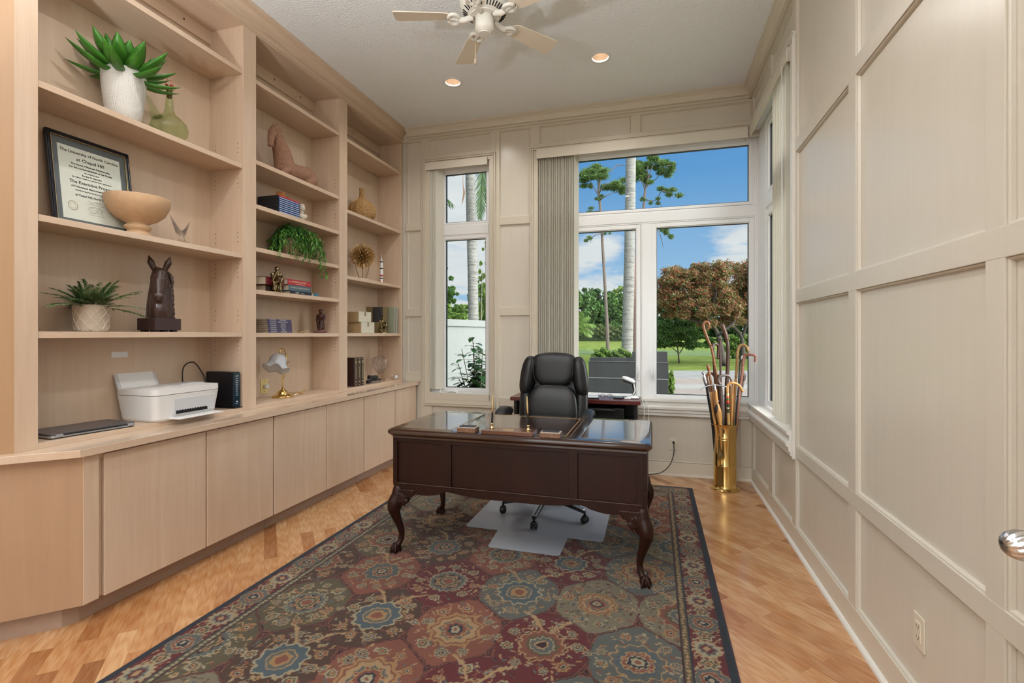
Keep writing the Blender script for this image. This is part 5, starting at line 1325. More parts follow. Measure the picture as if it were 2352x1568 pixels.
# ================================================================= window blinds
M_blind = mat('blind_vane', srgb(232, 228, 218), .7, bump=.3, bscale=300)
_t = NT(M_blind.node_tree); _p = [n for n in _t.n if n.type == 'BSDF_PRINCIPLED'][0]; _o = [n for n in _t.n if n.type == 'OUTPUT_MATERIAL'][0]
_t.put(_o.inputs[0], _t.add('ShaderNodeMixShader', {0: .35, 1: _p.outputs[0], 2: _t.add('ShaderNodeBsdfTranslucent', {0: srgb(232, 226, 212)}).outputs[0]}).outputs[0])
M_val = mat('blind_valance', srgb(214, 206, 192), .6, bump=.3, bscale=250)
def blind(label, W, a0, a1, z0, z1, vanes, vfirst, pitch, ang, p0, p1, ret=True, wv=.088):
    """valance box a0..a1 with bunched vertical vanes"""
    A = W(a0, z0, p0); C_ = W(a1, z1, p1); o = Vector(((A[0]+C_[0])/2, (A[1]+C_[1])/2, z0))
    t_ = thing('vertical_blind', label, 'blind', o)
    def T(bm): bmesh.ops.translate(bm, verts=bm.verts[:], vec=-o); return bm
    bm = B(); bar(bm, W, a0, a1, z0, z1, p1, p1-.012)
    bar(bm, W, a0, a0+.010, z0, z1, p1-.012, p0); bar(bm, W, a1-.010, a1, z0, z1, p1-.012, p0) if ret else None
    bar(bm, W, a0, a1, z1-.006, z1, p1-.012, p0)
    obj('valance', T(bm), M_val, t_, bevel=.003)
    bm = B(); bar(bm, W, a0+.02, a1-.02, z1-.045, z1-.010, p1-.030, p0+.004); obj('head_rail', T(bm), M_white, t_)
    for k in range(vanes):
        c = Vector(W(vfirst+pitch*k, 0, (p0+p1)/2-.006)); rot = Matrix.Rotation(ang+.10*math.sin(k*2.1), 4, 'Z')
        bm = B(); pts = []
        for j in range(7):
            s_ = j/6-.5; pts.append((s_*wv, .006*math.cos(s_*PI)))
        pl = pts+[(x, y+.0012) for x, y in reversed(pts)]
        prism(bm, pl, ZS+.055, z1-.05, 'Z', M=Matrix.Translation((c.x, c.y, 0)) @ rot)
        obj('vane', T(bm), M_blind, t_, smooth=False)
    return t_
blind('vertical blind bunched at the left of the corner window under a long fabric valance', Wb, -1.165, XR-.035, 3.165, 3.262, 17, -1.118, .0225, PI/2-.5, -.045, .06)
blind('narrow vertical blind bunched at the left of the tall narrow window', Wb, -2.432, -1.705, 3.168, 3.25, 6, -2.372, .0195, PI/2-.8, -.045, .045)
b3 = blind('vertical blind on the right wall window, its vanes half drawn beside the panelled wall', Wr, 3.62, YB-.03, 3.165, 3.262, 15, 3.665, .027, -.25+.35, -.045, .045)
bm = B(); 
for q in (0, .02): tube(bm, smooth_path([(0, q, 0), (0.002, q, -1.2), (0, q, -2.0)], 4), .0022, 6)
o_ = obj('bead_chain', bm, M_white, b3, loc=Vector(Wr(3.70, 3.18, .05))-b3.location)

# ================================================================= outlets
M_plate = mat('outlet_plate', srgb(214, 204, 184), .4)
def outlet(label, W, a, z, col=M_plate, wire=False, kind='duplex', back=.0):
    o = Vector(W(a, z, back)); t_ = thing('wall_outlet', label, 'outlet', o)
    def T(bm): bmesh.ops.translate(bm, verts=bm.verts[:], vec=-o); return bm
    bm = B(); bar(bm, W, a-.036, a+.036, z-.058, z+.058, back+.006, back); obj('plate', T(bm), col, t_, bevel=.002)
    bm = B(); bar(bm, W, a-.017, a+.017, z-.034, z+.034, back+.0085, back+.004); obj('receptacle', T(bm), col, t_, bevel=.001)
    bm = B()
    for dz_ in (-.019, .019):
        bar(bm, W, a-.008, a-.006, z+dz_-.003, z+dz_+.006, back+.0089, back+.008); bar(bm, W, a+.005, a+.007, z+dz_-.003, z+dz_+.006, back+.0089, back+.008); bar(bm, W, a-.002, a+.002, z+dz_-.010, z+dz_-.006, back+.0089, back+.008)
    obj('slots', T(bm), M_black, t_)
    return t_
outlet('cream wall outlet with a black cord plugged in, right of the desk', Wb, .181, .300, back=.0)
outlet('cream double outlet low on the right wall near the camera', Wr, 2.02, .33)
a = onY(1547, 1010, YB); 
bm = B(); cord = [(.181, YB+.012, .318), (.181, YB-.012, .318), (.183, YB-.03, .30), (.181, YB-.035, .22), (.150, YB-.045, .12), (.08, YB-.06, .045), (-.02, YB-.075, .018), (-.2, YB-.12, .006), (-.45, YB-.17, .006), (-.6, YB-.1, .006)]
tube(bm, smooth_path(cord, 6), .004, 8); c_ = obj('power_cord', bm, M_black, smooth=True); tag(c_, 'black power cord running from the outlet down behind the desk', 'cord')
bm = B(); lathe(bm, [(0, 0), (.011, 0), (.012, .012), (.006, .03), (0, .03)], 14, M=Matrix.Translation((.181, YB+.011, .318)) @ Matrix.Rotation(PI/2, 4, 'X')); obj('plug', bm, M_black, c_, smooth=True)

# ================================================================= printer table under the window
M_ch = wood('cherry_laminate', srgb(70, 26, 22), srgb(104, 44, 36), 'x', 1.0, .3, coat=.15)
TX0, TX1, TY0, TY1, TZ = -1.335, -.115, 4.54, 4.90, .755
tb = thing('side_table', 'low dark cherry office table against the wall under the corner window', 'table', ((TX0+TX1)/2, (TY0+TY1)/2, 0)); to = tb.location.copy()
def Tt(name, bm, m, par=None, **kw): bmesh.ops.translate(bm, verts=bm.verts[:], vec=-to); return obj(name, bm, m, par or tb, **kw)
bm = B(); box(bm, TX0, TX1, TY0, TY1, TZ-.035, TZ); Tt('tabletop', bm, M_ch, bevel=.002)
for x in (TX0+.03, TX1-.06):
    bm = B(); box(bm, x, x+.03, TY0+.03, TY1-.02, .012, TZ-.035); Tt('side_panel', bm, M_black, bevel=.002)
bm = B(); box(bm, TX0+.06, TX1-.06, TY1-.04, TY1-.02, .15, TZ-.035); Tt('modesty_panel', bm, M_black)
bm = B(); box(bm, TX0+.06, TX1-.06, TY0+.04, TY1-.04, .56, .575); Tt('shelf', bm, M_black)
bm = B(); box(bm, TX0+.06, TX1-.06, TY0+.04, TY1-.04, .18, .20); Tt('shelf', bm, M_black)
# black machine on the table's shelf
dv = thing('shredder', 'black office machine on the shelf under the side table', 'machine', (-.48, 4.70, .5755))
bm = B(); box(bm, -.14, .22, -.10, .12, 0, .10); superell(bm, (.0, -.12, .085), (.14, .03, .018), .6, .5); obj('body', bm, M_black, dv, bevel=.01)
# reading lamp
lp = thing('task_lamp', 'small white and black desk lamp at the right end of the side table', 'lamp', (-.195, 4.75, TZ+.001))
bm = B(); lathe(bm, [(0, 0), (.058, 0), (.060, .008), (.050, .016), (.02, .024), (0, .025)], 32); obj('base', bm, M_white, lp, smooth=True)
bm = B(); lathe(bm, [(.061, .001), (.0625, .004), (.061, .007)], 32, cap=False); obj('base_ring', bm, M_black, lp, smooth=True)
bm = B(); tube(bm, smooth_path([(0, 0, .02), (.016, 0, .06), (.006, 0, .115), (-.002, 0, .15)], 5), lerp_list([.012, .010, .010, .010], 5), 12); obj('arm', bm, M_black, lp, smooth=True)
bm = B(); tube(bm, smooth_path([(-.006, -.012, .02), (.022, -.012, .07), (.012, -.012, .14)], 5), .006, 8); obj('arm_cover', bm, M_white, lp, smooth=True)
bm = B(); superell(bm, (-.035, -.01, .175), (.065, .040, .022), .8, .7, M=Matrix.Rotation(.35, 3, 'Y')); obj('lamp_head', bm, M_white, lp, smooth=True)
bm = B(); superell(bm, (-.044, -.018, .158), (.050, .034, .012), .6, .6, M=Matrix.Rotation(.35, 3, 'Y')); obj('diffuser', bm, M_black, lp, smooth=True)
# notebook, glasses, tray, charger cables
nb = thing('notebook', 'black covered notebook with papers on the side table beside the chair', 'notebook', (-.60, 4.66, TZ+.001), .15)
bm = B(); box(bm, -.12, .10, -.075, .075, 0, .012); obj('cover', bm, M_black, nb, bevel=.002)
bm = B(); box(bm, -.115, .095, -.07, .07, .0121, .015); obj('pages', bm, M_white, nb)
gs = thing('eyeglasses', 'black eyeglasses lying on the side table next to the notebook', 'glasses', (-.43, 4.67, TZ+.001), .3)
bm = B()
for s_ in (-.032, .032):
    rg = [(s_+.026*math.cos(q), 0, .022+.018*math.sin(q)) for q in [2*PI*k/20 for k in range(20)]]; tube(bm, rg, .0022, 6, closed=True); tube(bm, smooth_path([(s_*1.8, 0, .03), (s_*1.9, .07, .028), (s_*1.8, .13, .008)], 4), .002, 6)
tube(bm, [(-.008, 0, .026), (.008, 0, .026)], .002, 6); obj('frame', bm, M_black, gs, smooth=True)
ty = thing('phone', 'flat pale green and black device lying on the side table near the lamp', 'phone', (-.315, 4.70, TZ+.001), -.1)
bm = B(); box(bm, -.05, .04, -.035, .035, 0, .012); obj('case', bm, M_black, ty, bevel=.003); bm = B(); box(bm, -.04, .03, -.027, .027, .012, .0135); obj('screen', bm, mat('screen_green', srgb(120, 150, 120), .2), ty)
cd_ = thing('white_charger', 'white charger lying on the side table between the phone and lamp', 'charger', (-.235, 4.66, TZ+.001))
bm = B(); superell(bm, (0, 0, .009), (.03, .016, .009), .5, .5); obj('body', bm, M_white, cd_, smooth=True)
bm = B()
tube(bm, smooth_path([(-.15, 4.70, TZ+.006), (-.105, 4.60, TZ+.008), (-.085, 4.58, TZ-.08), (-.095, 4.60, .45), (-.08, 4.62, .2), (-.085, 4.70, .008), (-.12, 4.80, .004)], 6), .002, 6)
c_ = obj('charging_cable', bm, M_white, smooth=True); tag(c_, 'thin white cable hanging off the right end of the side table, nearer one', 'cable')
bm = B()
tube(bm, smooth_path([(-.15, 4.78, TZ+.006), (-.10, 4.74, TZ+.01), (-.055, 4.72, TZ-.06), (-.045, 4.72, .5), (-.06, 4.74, .2), (-.05, 4.80, .006)], 6), .002, 6)
c_ = obj('charging_cable', bm, M_white, smooth=True); tag(c_, 'thin white cable looping outward off the right end of the side table', 'cable')

# ================================================================= brass stand with canes
SX, SY = .600, 4.66
st = thing('brass_umbrella_stand', 'tall polished brass cylinder stand with flared foot and rim in the corner', 'stand', (SX, SY, 0))
bm = B(); lathe(bm, [(0, .002), (.118, .002), (.120, .006), (.112, .014), (.098, .024), (.094, .040), (.093, .20), (.094, .21), (.0945, .214), (.093, .218), (.093, .435), (.095, .44), (.093, .445), (.093, .455), (.095, .46), (.093, .465), (.093, .54), (.098, .555), (.118, .572), (.119, .575), (.116, .576), (.096, .566), (.089, .55), (.089, .03), (0, .03)], 64)
obj('cylinder', bm, M_brass, st, auto=40)
def W_(n, c0, c1=None, r=.35): return wood(n, c0, c1 or tuple(min(1, x*1.6) for x in c0), 'z', 3, r, coat=.3)
C_dk = W_('cane_dark', srgb(48, 26, 20), srgb(82, 48, 36)); C_md = W_('cane_brown', srgb(104, 62, 34), srgb(150, 96, 56)); C_lt = W_('cane_honey', srgb(160, 108, 54), srgb(206, 156, 92)); C_rd = W_('cane_reddish', srgb(120, 74, 60), srgb(164, 112, 94)); C_gy = W_('cane_grey', srgb(84, 72, 68), srgb(124, 108, 102))
M_silver = mat('old_silver', (.50, .50, .52), .3, .9)
def cane(label, m, shaft, r, grip=None, gr=None, base=None, Y0=None, name='walking_cane', extra=None):
    """shaft: image-frame points (u,v,Y) from the top downward; the foot rests inside the stand"""
    P_ = [onY(u, v, Y) for u, v, Y in shaft]
    ft = Vector(base) if base else None
    foot = Vector((SX+(ft.x if ft else 0), SY+(ft.y if ft else 0), .036))
    t_ = thing(name, label, 'cane', foot)
    pts = [foot]+[p for p in reversed(P_)]
    bm = B(); sp = smooth_path([p-foot for p in pts], 5)
    tube(bm, sp, lerp_list([r*.7]+[r]*(len(pts)-1), 5), 12); obj('shaft', bm, m, t_, smooth=True)
    if grip:
        G = [onY(u, v, Y)-foot for u, v, Y in grip]; bm = B(); gs_ = smooth_path(G, 6)
        rr = gr if isinstance(gr, list) else [gr or r]*len(G)
        tube(bm, gs_, lerp_list(rr, 6), 14)
        ell(bm, gs_[-1], (rr[-1],)*3, u=10, v=8); obj('handle', bm, extra or m, t_, smooth=True)
    return t_, foot
Yc = SY
c, f_ = cane('crook-topped brown cane, tallest of the bundle, curling left at the top', C_md, [(1633, 795, Yc-.03), (1640, 830, Yc-.02), (1650, 900, Yc-.01)], .011, [(1633, 796, Yc-.03), (1624, 775, Yc-.03), (1617, 755, Yc-.03), (1616, 744, Yc-.03), (1622, 739, Yc-.03), (1628, 743, Yc-.03), (1628, 752, Yc-.03), (1624, 757, Yc-.03)], [.011, .012, .013, .013, .013, .012, .010, .007], (-.02, 0))
c, f_ = cane('thick dark carved cane with a knobbed head standing at the middle top', C_dk, [(1669, 775, Yc+.02), (1672, 800, Yc+.02), (1671, 850, Yc+.02), (1668, 920, Yc+.01)], .016, [(1670, 782, Yc+.02), (1667, 768, Yc+.02), (1662, 755, Yc+.02), (1660, 748, Yc+.02)], [.017, .018, .019, .019], (.02, .02), extra=W_('carved_knob', srgb(60, 34, 26), srgb(110, 70, 50)))
c, f_ = cane('dark straight cane with a black T-shaped handle behind the middle', C_dk, [(1654, 778, Yc+.03), (1655, 850, Yc+.02), (1656, 930, Yc+.01)], .010, [(1645, 770, Yc+.03), (1652, 768, Yc+.03), (1660, 768, Yc+.03), (1664, 783, Yc+.03)], [.009, .011, .009, .006], (0, .03), extra=M_black)
c, f_ = cane('dark brown cane with a rounded crook, left of the thick carved one', C_dk, [(1638, 800, Yc-.01), (1641, 850, Yc-.01), (1646, 920, Yc)], .012, [(1638, 802, Yc-.01), (1637, 794, Yc-.01), (1641, 790, Yc), (1647, 791, Yc+.01), (1650, 797, Yc+.02), (1649, 818, Yc+.02), (1649, 822, Yc+.02)], [.012, .012, .012, .012, .013, .011, .012], (-.03, .02))
c, f_ = cane('pale bent-wood cane with a broad looping crook on the right', C_lt, [(1690, 870, Yc+.03), (1688, 900, Yc+.03), (1684, 950, Yc+.02)], .012, [(1690, 872, Yc+.03), (1693, 835, Yc+.03), (1694, 810, Yc+.03), (1699, 795, Yc+.03), (1708, 792, Yc+.02), (1716, 798, Yc), (1719, 806, Yc-.01)], [.012, .0125, .0125, .0125, .0125, .012, .010], (.04, .02), extra=W_('striped_horn', srgb(128, 92, 52), srgb(180, 140, 90)))
c, f_ = cane('reddish wooden cane with a squared carved hook sticking out at the far right', C_rd, [(1706, 840, Yc+.01), (1703, 870, Yc+.01), (1697, 910, Yc+.01)], .013, [(1706, 842, Yc+.01), (1708, 822, Yc+.01), (1714, 815, Yc), (1724, 814, Yc-.02), (1733, 816, Yc-.03), (1735, 820, Yc-.03), (1734, 829, Yc-.03)], [.013, .014, .014, .012, .011, .010, .010], (.06, .0))
c, f_ = cane('slim black cane with a pointed pale tip leaning right', M_black, [(1702, 822, Yc-.01), (1699, 840, Yc-.01), (1696, 890, Yc-.01), (1690, 960, Yc-.01)], .007, [(1702, 826, Yc-.01), (1704, 818, Yc-.01)], .008, (.05, -.02), extra=M_silver)
c, f_ = cane('brown cane with a polished round ball top at the left', C_md, [(1628, 850, Yc-.04), (1633, 880, Yc-.04), (1640, 930, Yc-.03)], .010, [(1628, 852, Yc-.04), (1627, 845, Yc-.04), (1626, 840, Yc-.04)], [.011, .015, .014], (-.04, -.02))
c, f_ = cane('sword cane with an ornate pewter figure grip, leftmost in the stand', M_black, [(1622, 880, Yc-.03), (1628, 920, Yc-.03), (1636, 970, Yc-.02)], .011, [(1622, 884, Yc-.03), (1618, 868, Yc-.03), (1617, 860, Yc-.03), (1615, 856, Yc-.03)], [.014, .017, .011, .013], (-.06, 0), extra=M_silver)
c, f_ = cane('cane with a curled ram-like brown crook just behind the pewter axe', C_md, [(1624, 870, Yc), (1634, 910, Yc), (1640, 960, Yc)], .010, [(1625, 874, Yc), (1623, 864, Yc), (1628, 857, Yc), (1636, 858, Yc+.01), (1642, 866, Yc+.02), (1644, 876, Yc+.02)], [.010, .011, .012, .012, .011, .008], (-.035, .03))
c, f_ = cane('dark cane with a wide semicircular crook in front of the bundle', C_gy, [(1655, 880, Yc-.06), (1657, 900, Yc-.05), (1660, 960, Yc-.04)], .011, [(1655, 884, Yc-.06), (1651, 873, Yc-.06), (1654, 865, Yc-.06), (1663, 862, Yc-.06), (1673, 863, Yc-.05), (1679, 870, Yc-.05), (1681, 880, Yc-.05)], [.011, .011, .011, .011, .011, .011, .010], (-.01, -.03))
# painted souvenir stick with hooped honey handle
M_paint = bpy.data.materials.new('painted_souvenir_bands'); M_paint.use_nodes = True; t = NT(M_paint.node_tree); t.n.clear()
sp_ = t.add('ShaderNodeSeparateXYZ', {0: t.add('ShaderNodeTexCoord').outputs['Object']})
nz = t.noise(t.add('ShaderNodeTexCoord').outputs['Object'], 60, 2, .7)
zz = t.math('ADD', sp_.outputs[2], t.math('MULTIPLY', nz.outputs[0], .012))
colp = t.ramp(t.math('FRACT', t.math('MULTIPLY', zz, 3.3)), [(0, srgb(196, 156, 96)), (.14, srgb(60, 70, 52)), (.26, srgb(200, 190, 150)), (.30, srgb(52, 60, 46)), (.42, srgb(206, 60, 40)), (.50, srgb(60, 110, 70)), (.56, srgb(214, 90, 50)), (.62, srgb(190, 178, 140)), (.72, srgb(50, 52, 44)), (.80, srgb(186, 170, 120)), (.9, srgb(206, 160, 90))], 'CONSTANT')
p_ = t.add('ShaderNodeBsdfPrincipled', {'Base Color': colp, 'Roughness': .3}); t.add('ShaderNodeOutputMaterial', {0: p_})
c, f_ = cane('honey crook cane painted with coloured bands and a red patch, front right of the bundle', M_paint, [(1671, 900, Yc-.08), (1672, 940, Yc-.07), (1674, 985, Yc-.06)], .011, [(1671, 903, Yc-.08), (1670, 893, Yc-.08), (1672, 884, Yc-.08), (1680, 879, Yc-.08), (1691, 881, Yc-.07), (1700, 888, Yc-.07), (1705, 898, Yc-.06)], [.011, .012, .012, .012, .012, .012, .011], (.02, -.05), extra=C_lt)
c, f_ = cane('thin honey coloured straight cane between the painted one and the pale crook', C_lt, [(1683, 880, Yc-.04), (1682, 920, Yc-.04), (1680, 980, Yc-.04)], .008, None, None, (.035, -.03))
c, f_ = cane('honey stick with carved dark markings behind the painted cane', W_('marked_honey', srgb(120, 76, 40), srgb(190, 140, 80)), [(1677, 885, Yc-.02), (1677, 930, Yc-.02), (1677, 980, Yc-.02)], .010, None, None, (.03, 0))
c, f_ = cane('grey-black carved stick leaning furthest right in the stand', C_gy, [(1708, 872, Yc+.04), (1703, 900, Yc+.03), (1694, 950, Yc+.02)], .009, [(1708, 874, Yc+.04), (1709, 862, Yc+.04), (1705, 854, Yc+.04)], [.012, .016, .009], (.06, .03), extra=C_gy)
# pewter axe-headed stick and heavy honey club in front
c, f_ = cane('ice axe with a curved steel pick over a honey wooden shaft at the front left', C_lt, [(1643, 895, Yc-.09), (1648, 940, Yc-.085), (1656, 990, Yc-.08)], .014, [(1643, 900, Yc-.09), (1641, 888, Yc-.09), (1641, 884, Yc-.09)], [.014, .013, .012], (-.02, -.06), name='ice_axe', extra=M_silver)
bm = B(); G = smooth_path([onY(u, v, Yc-.09)-f_ for u, v in [(1606, 896), (1618, 889), (1630, 885), (1641, 884), (1654, 885), (1664, 887), (1669, 889)]], 5); tube(bm, G, lerp_list([.002, .008, .011, .013, .010, .008, .005], 5), 10, flat=.6); obj('axe_head', bm, M_silver, c, smooth=True)
bm = B(); rg = onY(1646, 921, Yc-.09)-f_; tube(bm, [rg+Vector((.020*math.cos(q), .020*math.sin(q), .003*math.cos(q))) for q in [2*PI*k/20 for k in range(20)]], .0022, 6, closed=True); obj('wrist_ring', bm, M_silver, c, smooth=True)
c, f_ = cane('honey club with a black oval inlay on its swollen head, front left', C_lt, [(1645, 925, Yc-.075), (1650, 960, Yc-.07), (1658, 1000, Yc-.065)], .012, [(1643, 918, Yc-.078), (1646, 930, Yc-.076), (1650, 945, Yc-.074), (1653, 960, Yc-.072), (1654, 970, Yc-.07)], [.010, .022, .026, .020, .012], (-.01, -.045))
bm = B(); superell(bm, onY(1645, 938, Yc-.10)-f_, (.013, .008, .042), .9, .9, M=Matrix.Rotation(.12, 3, 'Y')); obj('inlay', bm, M_black, c, smooth=True)
c, f_ = cane('gnarled honey branch stick at the front left of the brass stand', C_lt, [(1633, 900, Yc-.06), (1638, 950, Yc-.06), (1643, 975, Yc-.065), (1646, 1000, Yc-.06)], .011, None, None, (-.045, -.045))
c, f_ = cane('long dark rectangular-section stick in the middle of the bundle', C_dk, [(1651, 860, Yc-.02), (1654, 920, Yc-.02), (1658, 980, Yc-.02)], .013, None, None, (-.01, 0))
# ================================================================= things on the shelves
EPS = .0012
S1, S2, S3 = SHELVES; ZB = ZT+.026
def thinglass(name, col):
    m = bpy.data.materials.new(name); m.use_nodes = True; t = NT(m.node_tree); t.n.clear()
    mx = t.add('ShaderNodeMixShader', {0: t.math('MULTIPLY', t.add('ShaderNodeFresnel', {'IOR': 1.45}).outputs[0], t.math('SUBTRACT', 1.0, t.add('ShaderNodeNewGeometry').outputs['Backfacing'])), 1: t.add('ShaderNodeBsdfTransparent', {0: col}).outputs[0], 2: t.add('ShaderNodeBsdfGlossy', {'Roughness': .02}).outputs[0]}); t.add('ShaderNodeOutputMaterial', {0: mx}); return m
def refr(name, col, rough=0.0, ior=1.45):
    m = bpy.data.materials.new(name); m.use_nodes = True; t = NT(m.node_tree); t.n.clear()
    g = t.add('ShaderNodeBsdfGlass', {'Color': col, 'Roughness': rough, 'IOR': ior}); tr = t.add('ShaderNodeBsdfTransparent', {0: col})
    mx = t.add('ShaderNodeMixShader', {0: .5, 1: g.outputs[0], 2: tr.outputs[0]}); t.add('ShaderNodeOutputMaterial', {0: mx}); return m
G_green = thinglass('green_glass', (.90, .94, .84)); G_clear = refr('crystal', (.97, .97, .98), 0, 1.5)
def TXT(yz, lines_size=1.0): pass
def Mtx(y, z, x=0.0): return Matrix(((0, 0, 1, x), (1, 0, 0, y), (0, 1, 0, z), (0, 0, 0, 1)))
ang_cam = lambda x, y: math.atan2(-x, y)       # turns local -y toward the camera

# --- bay one, top: agave in a dimpled white pot
t_ = thing('potted_agave', 'green agave in a dimpled white pot on the upper shelf', 'plant', (-2.865, 2.04, S1[1]+EPS))
m = bpy.data.materials.new('dimpled_ceramic'); m.use_nodes = True; t = NT(m.node_tree); t.n.clear()
vo = t.add('ShaderNodeTexVoronoi', {'Vector': t.mapping(t.add('ShaderNodeTexCoord').outputs['Object'], scale=(1, 1, 1))}); vo.inputs['Scale'].default_value = 110; vo.inputs['Randomness'].default_value = .15
p_ = t.add('ShaderNodeBsdfPrincipled', {'Base Color': srgb(214, 210, 204), 'Roughness': .35}); b_ = t.add('ShaderNodeBump', {'Height': vo.outputs[0]}, invert=True); b_.inputs['Strength'].default_value = .9; b_.inputs['Distance'].default_value = .003
t.put(p_.inputs['Normal'], b_.outputs[0]); t.add('ShaderNodeOutputMaterial', {0: p_}); M_dimple = m
bm = B(); lathe(bm, [(0, 0), (.062, 0), (.072, .006), (.086, .07), (.096, .15), (.103, .22), (.104, .250)], 56, cap=False); obj('pot', bm, M_dimple, t_, smooth=True)
bm = B(); lathe(bm, [(.104, .250), (.1045, .286), (.103, .294), (.100, .295), (.096, .288), (.093, .26), (0, .26)], 56, cap=False); obj('pot_rim', bm, mat('white_ceramic', srgb(214, 210, 204), .35), t_, smooth=True)
M_agave = mat('agave_leaf', srgb(62, 118, 36), .34, var=.5, vscale=14, spec=.5)
def fat_leaf(bm, p, d, L_, w_, curl):
    d = Vector(d).normalized(); sd = d.cross(Vector((0, 0, 1))); sd = Vector((1, 0, 0)) if sd.length < .1 else sd.normalized(); nn = sd.cross(d).normalized(); rows = []
    n = 12
    for k in range(n+1):
        s_ = k/n; c = Vector(p)+d*L_*s_+nn*(-.10*L_*math.sin(s_*PI)+curl*L_*s_*s_*.5)
        ww = w_*(.55+.45*math.sin(min(1, s_*2.2)*PI/2)) if s_ < .5 else w_*max(0, 1-((s_-.5)/.5)**1.7); ww = max(ww, .0008); th = .0035*(1-s_)+.001
        row = []
        for q, (a, b2) in enumerate([(-1, .35), (-.5, .06), (0, 0), (.5, .06), (1, .35)]): row.append(bm.verts.new(c+sd*ww*a+nn*ww*b2))
        for (a, b2) in [(.5, .06), (0, 0), (-.5, .06)]: row.append(bm.verts.new(c+sd*ww*a+nn*(ww*b2-th)))
        rows.append(row)
    for a, b2 in zip(rows, rows[1:]):
        for k in range(8): bm.faces.new((a[k], a[(k+1) % 8], b2[(k+1) % 8], b2[k]))
    bm.faces.new(rows[0]); bm.faces.new(rows[-1][::-1])
rn = random.Random(12)
for ring_, (cnt, el, L_, w_) in enumerate([(9, -.05, .25, .028), (11, .25, .24, .034), (9, .58, .205, .038), (7, .95, .165, .038), (4, 1.3, .12, .032)]):
    for k in range(cnt):
        a = 2*PI*(k+.5*(ring_ % 2))/cnt+rn.uniform(-.12, .12); e = el+rn.uniform(-.10, .12)
        bm = B(); fat_leaf(bm, (.035*math.cos(a), .035*math.sin(a), .272+.012*min(2, ring_)), (math.cos(a)*math.cos(e), math.sin(a)*math.cos(e), math.sin(e)), min(L_*rn.uniform(.9, 1.08), .125/max(.01, -math.cos(a)*math.cos(e))), w_, .16)
        obj('leaf', bm, M_agave, t_, smooth=True)
# --- decanter
t_ = thing('glass_decanter', 'green glass oil decanter with a spout and corked neck beside the agave', 'decanter', (-2.835, 2.285, S1[1]+EPS), 4.03)
pr = [(0, .0), (.045, 0), (.075, .012), (.096, .045), (.100, .075), (.092, .105), (.066, .135), (.036, .158), (.025, .185), (.021, .24), (.0185, .285), (.019, .305), (.030, .318), (.031, .322)]
inn = [(max(0, r-.0028), z+(.003 if k < 3 else 0)) for k, (r, z) in enumerate(pr)][::-1]
bm = B(); lathe(bm, pr+inn, 48, cap=False); obj('body', bm, G_green, t_, smooth=True)
bm = B(); sp = smooth_path([(.062, 0, .128), (.078, 0, .165), (.092, 0, .205), (.100, 0, .235), (.118, 0, .250)], 6); tube(bm, sp, lerp_list([.034, .024, .014, .009, .008], 6), 20); obj('spout', bm, G_green, t_, smooth=True)
bm = B(); lathe(bm, [(0, .262), (.0125, .262), (.0165, .318), (.017, .328), (0, .328)], 20); obj('cork', bm, mat('cork', srgb(120, 96, 64), .9, var=.3, vscale=80), t_, smooth=True)
bm = B(); rn = random.Random(2)
for k in range(46):
    a = rn.uniform(0, 2*PI); q = Vector((.012*math.cos(a), .012*math.sin(a), .328)); tube(bm, [q, q+Vector((.012*math.cos(a+1), .012*math.sin(a+1), .010)), q+Vector((.010*math.cos(a+2.2), .010*math.sin(a+2.2), rn.uniform(.006, .05 if k % 9 == 0 else .016)))], .0012, 4)
obj('red_raffia', bm, mat('red_raffia_fibre', srgb(196, 54, 36), .8), t_)

# --- shelf two: diploma, bowl, crystal eagle
t_ = thing('framed_diploma', 'black framed university diploma leaning on the shelf back, half behind the wooden bowl', 'diploma', (-2.905, 1.935, S1[2]+.004)); t_.rotation_euler = (0, -.13, 0)
FW, FH = .205, .50
bm = B()
for q in [(-FW, FW, 0, .020), (-FW, FW, FH-.020, FH), (-FW, -FW+.020, .020, FH-.020), (FW-.020, FW, .020, FH-.020)]: box(bm, -.022, .0, *q)
for q in [(-FW+.004, FW-.004, .004, .011), (-FW+.004, FW-.004, FH-.011, FH-.004), (-FW+.004, -FW+.011, .011, FH-.011), (FW-.011, FW-.004, .011, FH-.011)]: box(bm, .0, .004, *q)
obj('frame', bm, mat('black_lacquer', (.012, .014, .022), .2), t_, bevel=.0015)
bm = B()
for q in [(-FW+.019, FW-.019, .019, .0225), (-FW+.019, FW-.019, FH-.0225, FH-.019), (-FW+.019, -FW+.0225, .019, FH-.019), (FW-.0225, FW-.019, .019, FH-.019)]: box(bm, -.010, -.002, *q)
obj('gold_fillet', bm, M_gold, t_)
bm = B(); box(bm, -.016, -.013, -FW+.018, FW-.018, .018, FH-.018); obj('mount', bm, mat('grey_mount', srgb(112, 114, 120), .8), t_)
bm = B(); box(bm, -.013, -.0122, -FW+.052, FW-.050, .048, FH-.058); dp_ = obj('certificate', bm, mat('parchment', srgb(236, 231, 224), .7, var=.03, vscale=20), t_)
yc = .001
L = [('The University of North Carolina', .0212, yc, .415, 0), ('at Chapel Hill', .025, yc, .380, 0), ('The School of Business Administration', .0125, yc, .352, 0), ('On the recommendation of the Faculty', .0135, yc, .333, 0),
     ('has conferred upon', .009, yc, .314, 0), ('Eugene H. Esposito', .0125, yc, .297, 0), ('this certificate of satisfactory completion of the requirements of', .0075, yc, .281, 0), ('The Executive Program', .0235, yc, .254, 0), ('of Professional Management Education', .0135, yc, .229, 0),
     ('Given this first day of February nineteen hundred and ninety', .0072, yc, .210, 0), ('at Chapel Hill, North Carolina', .0145, yc, .184, 0)]
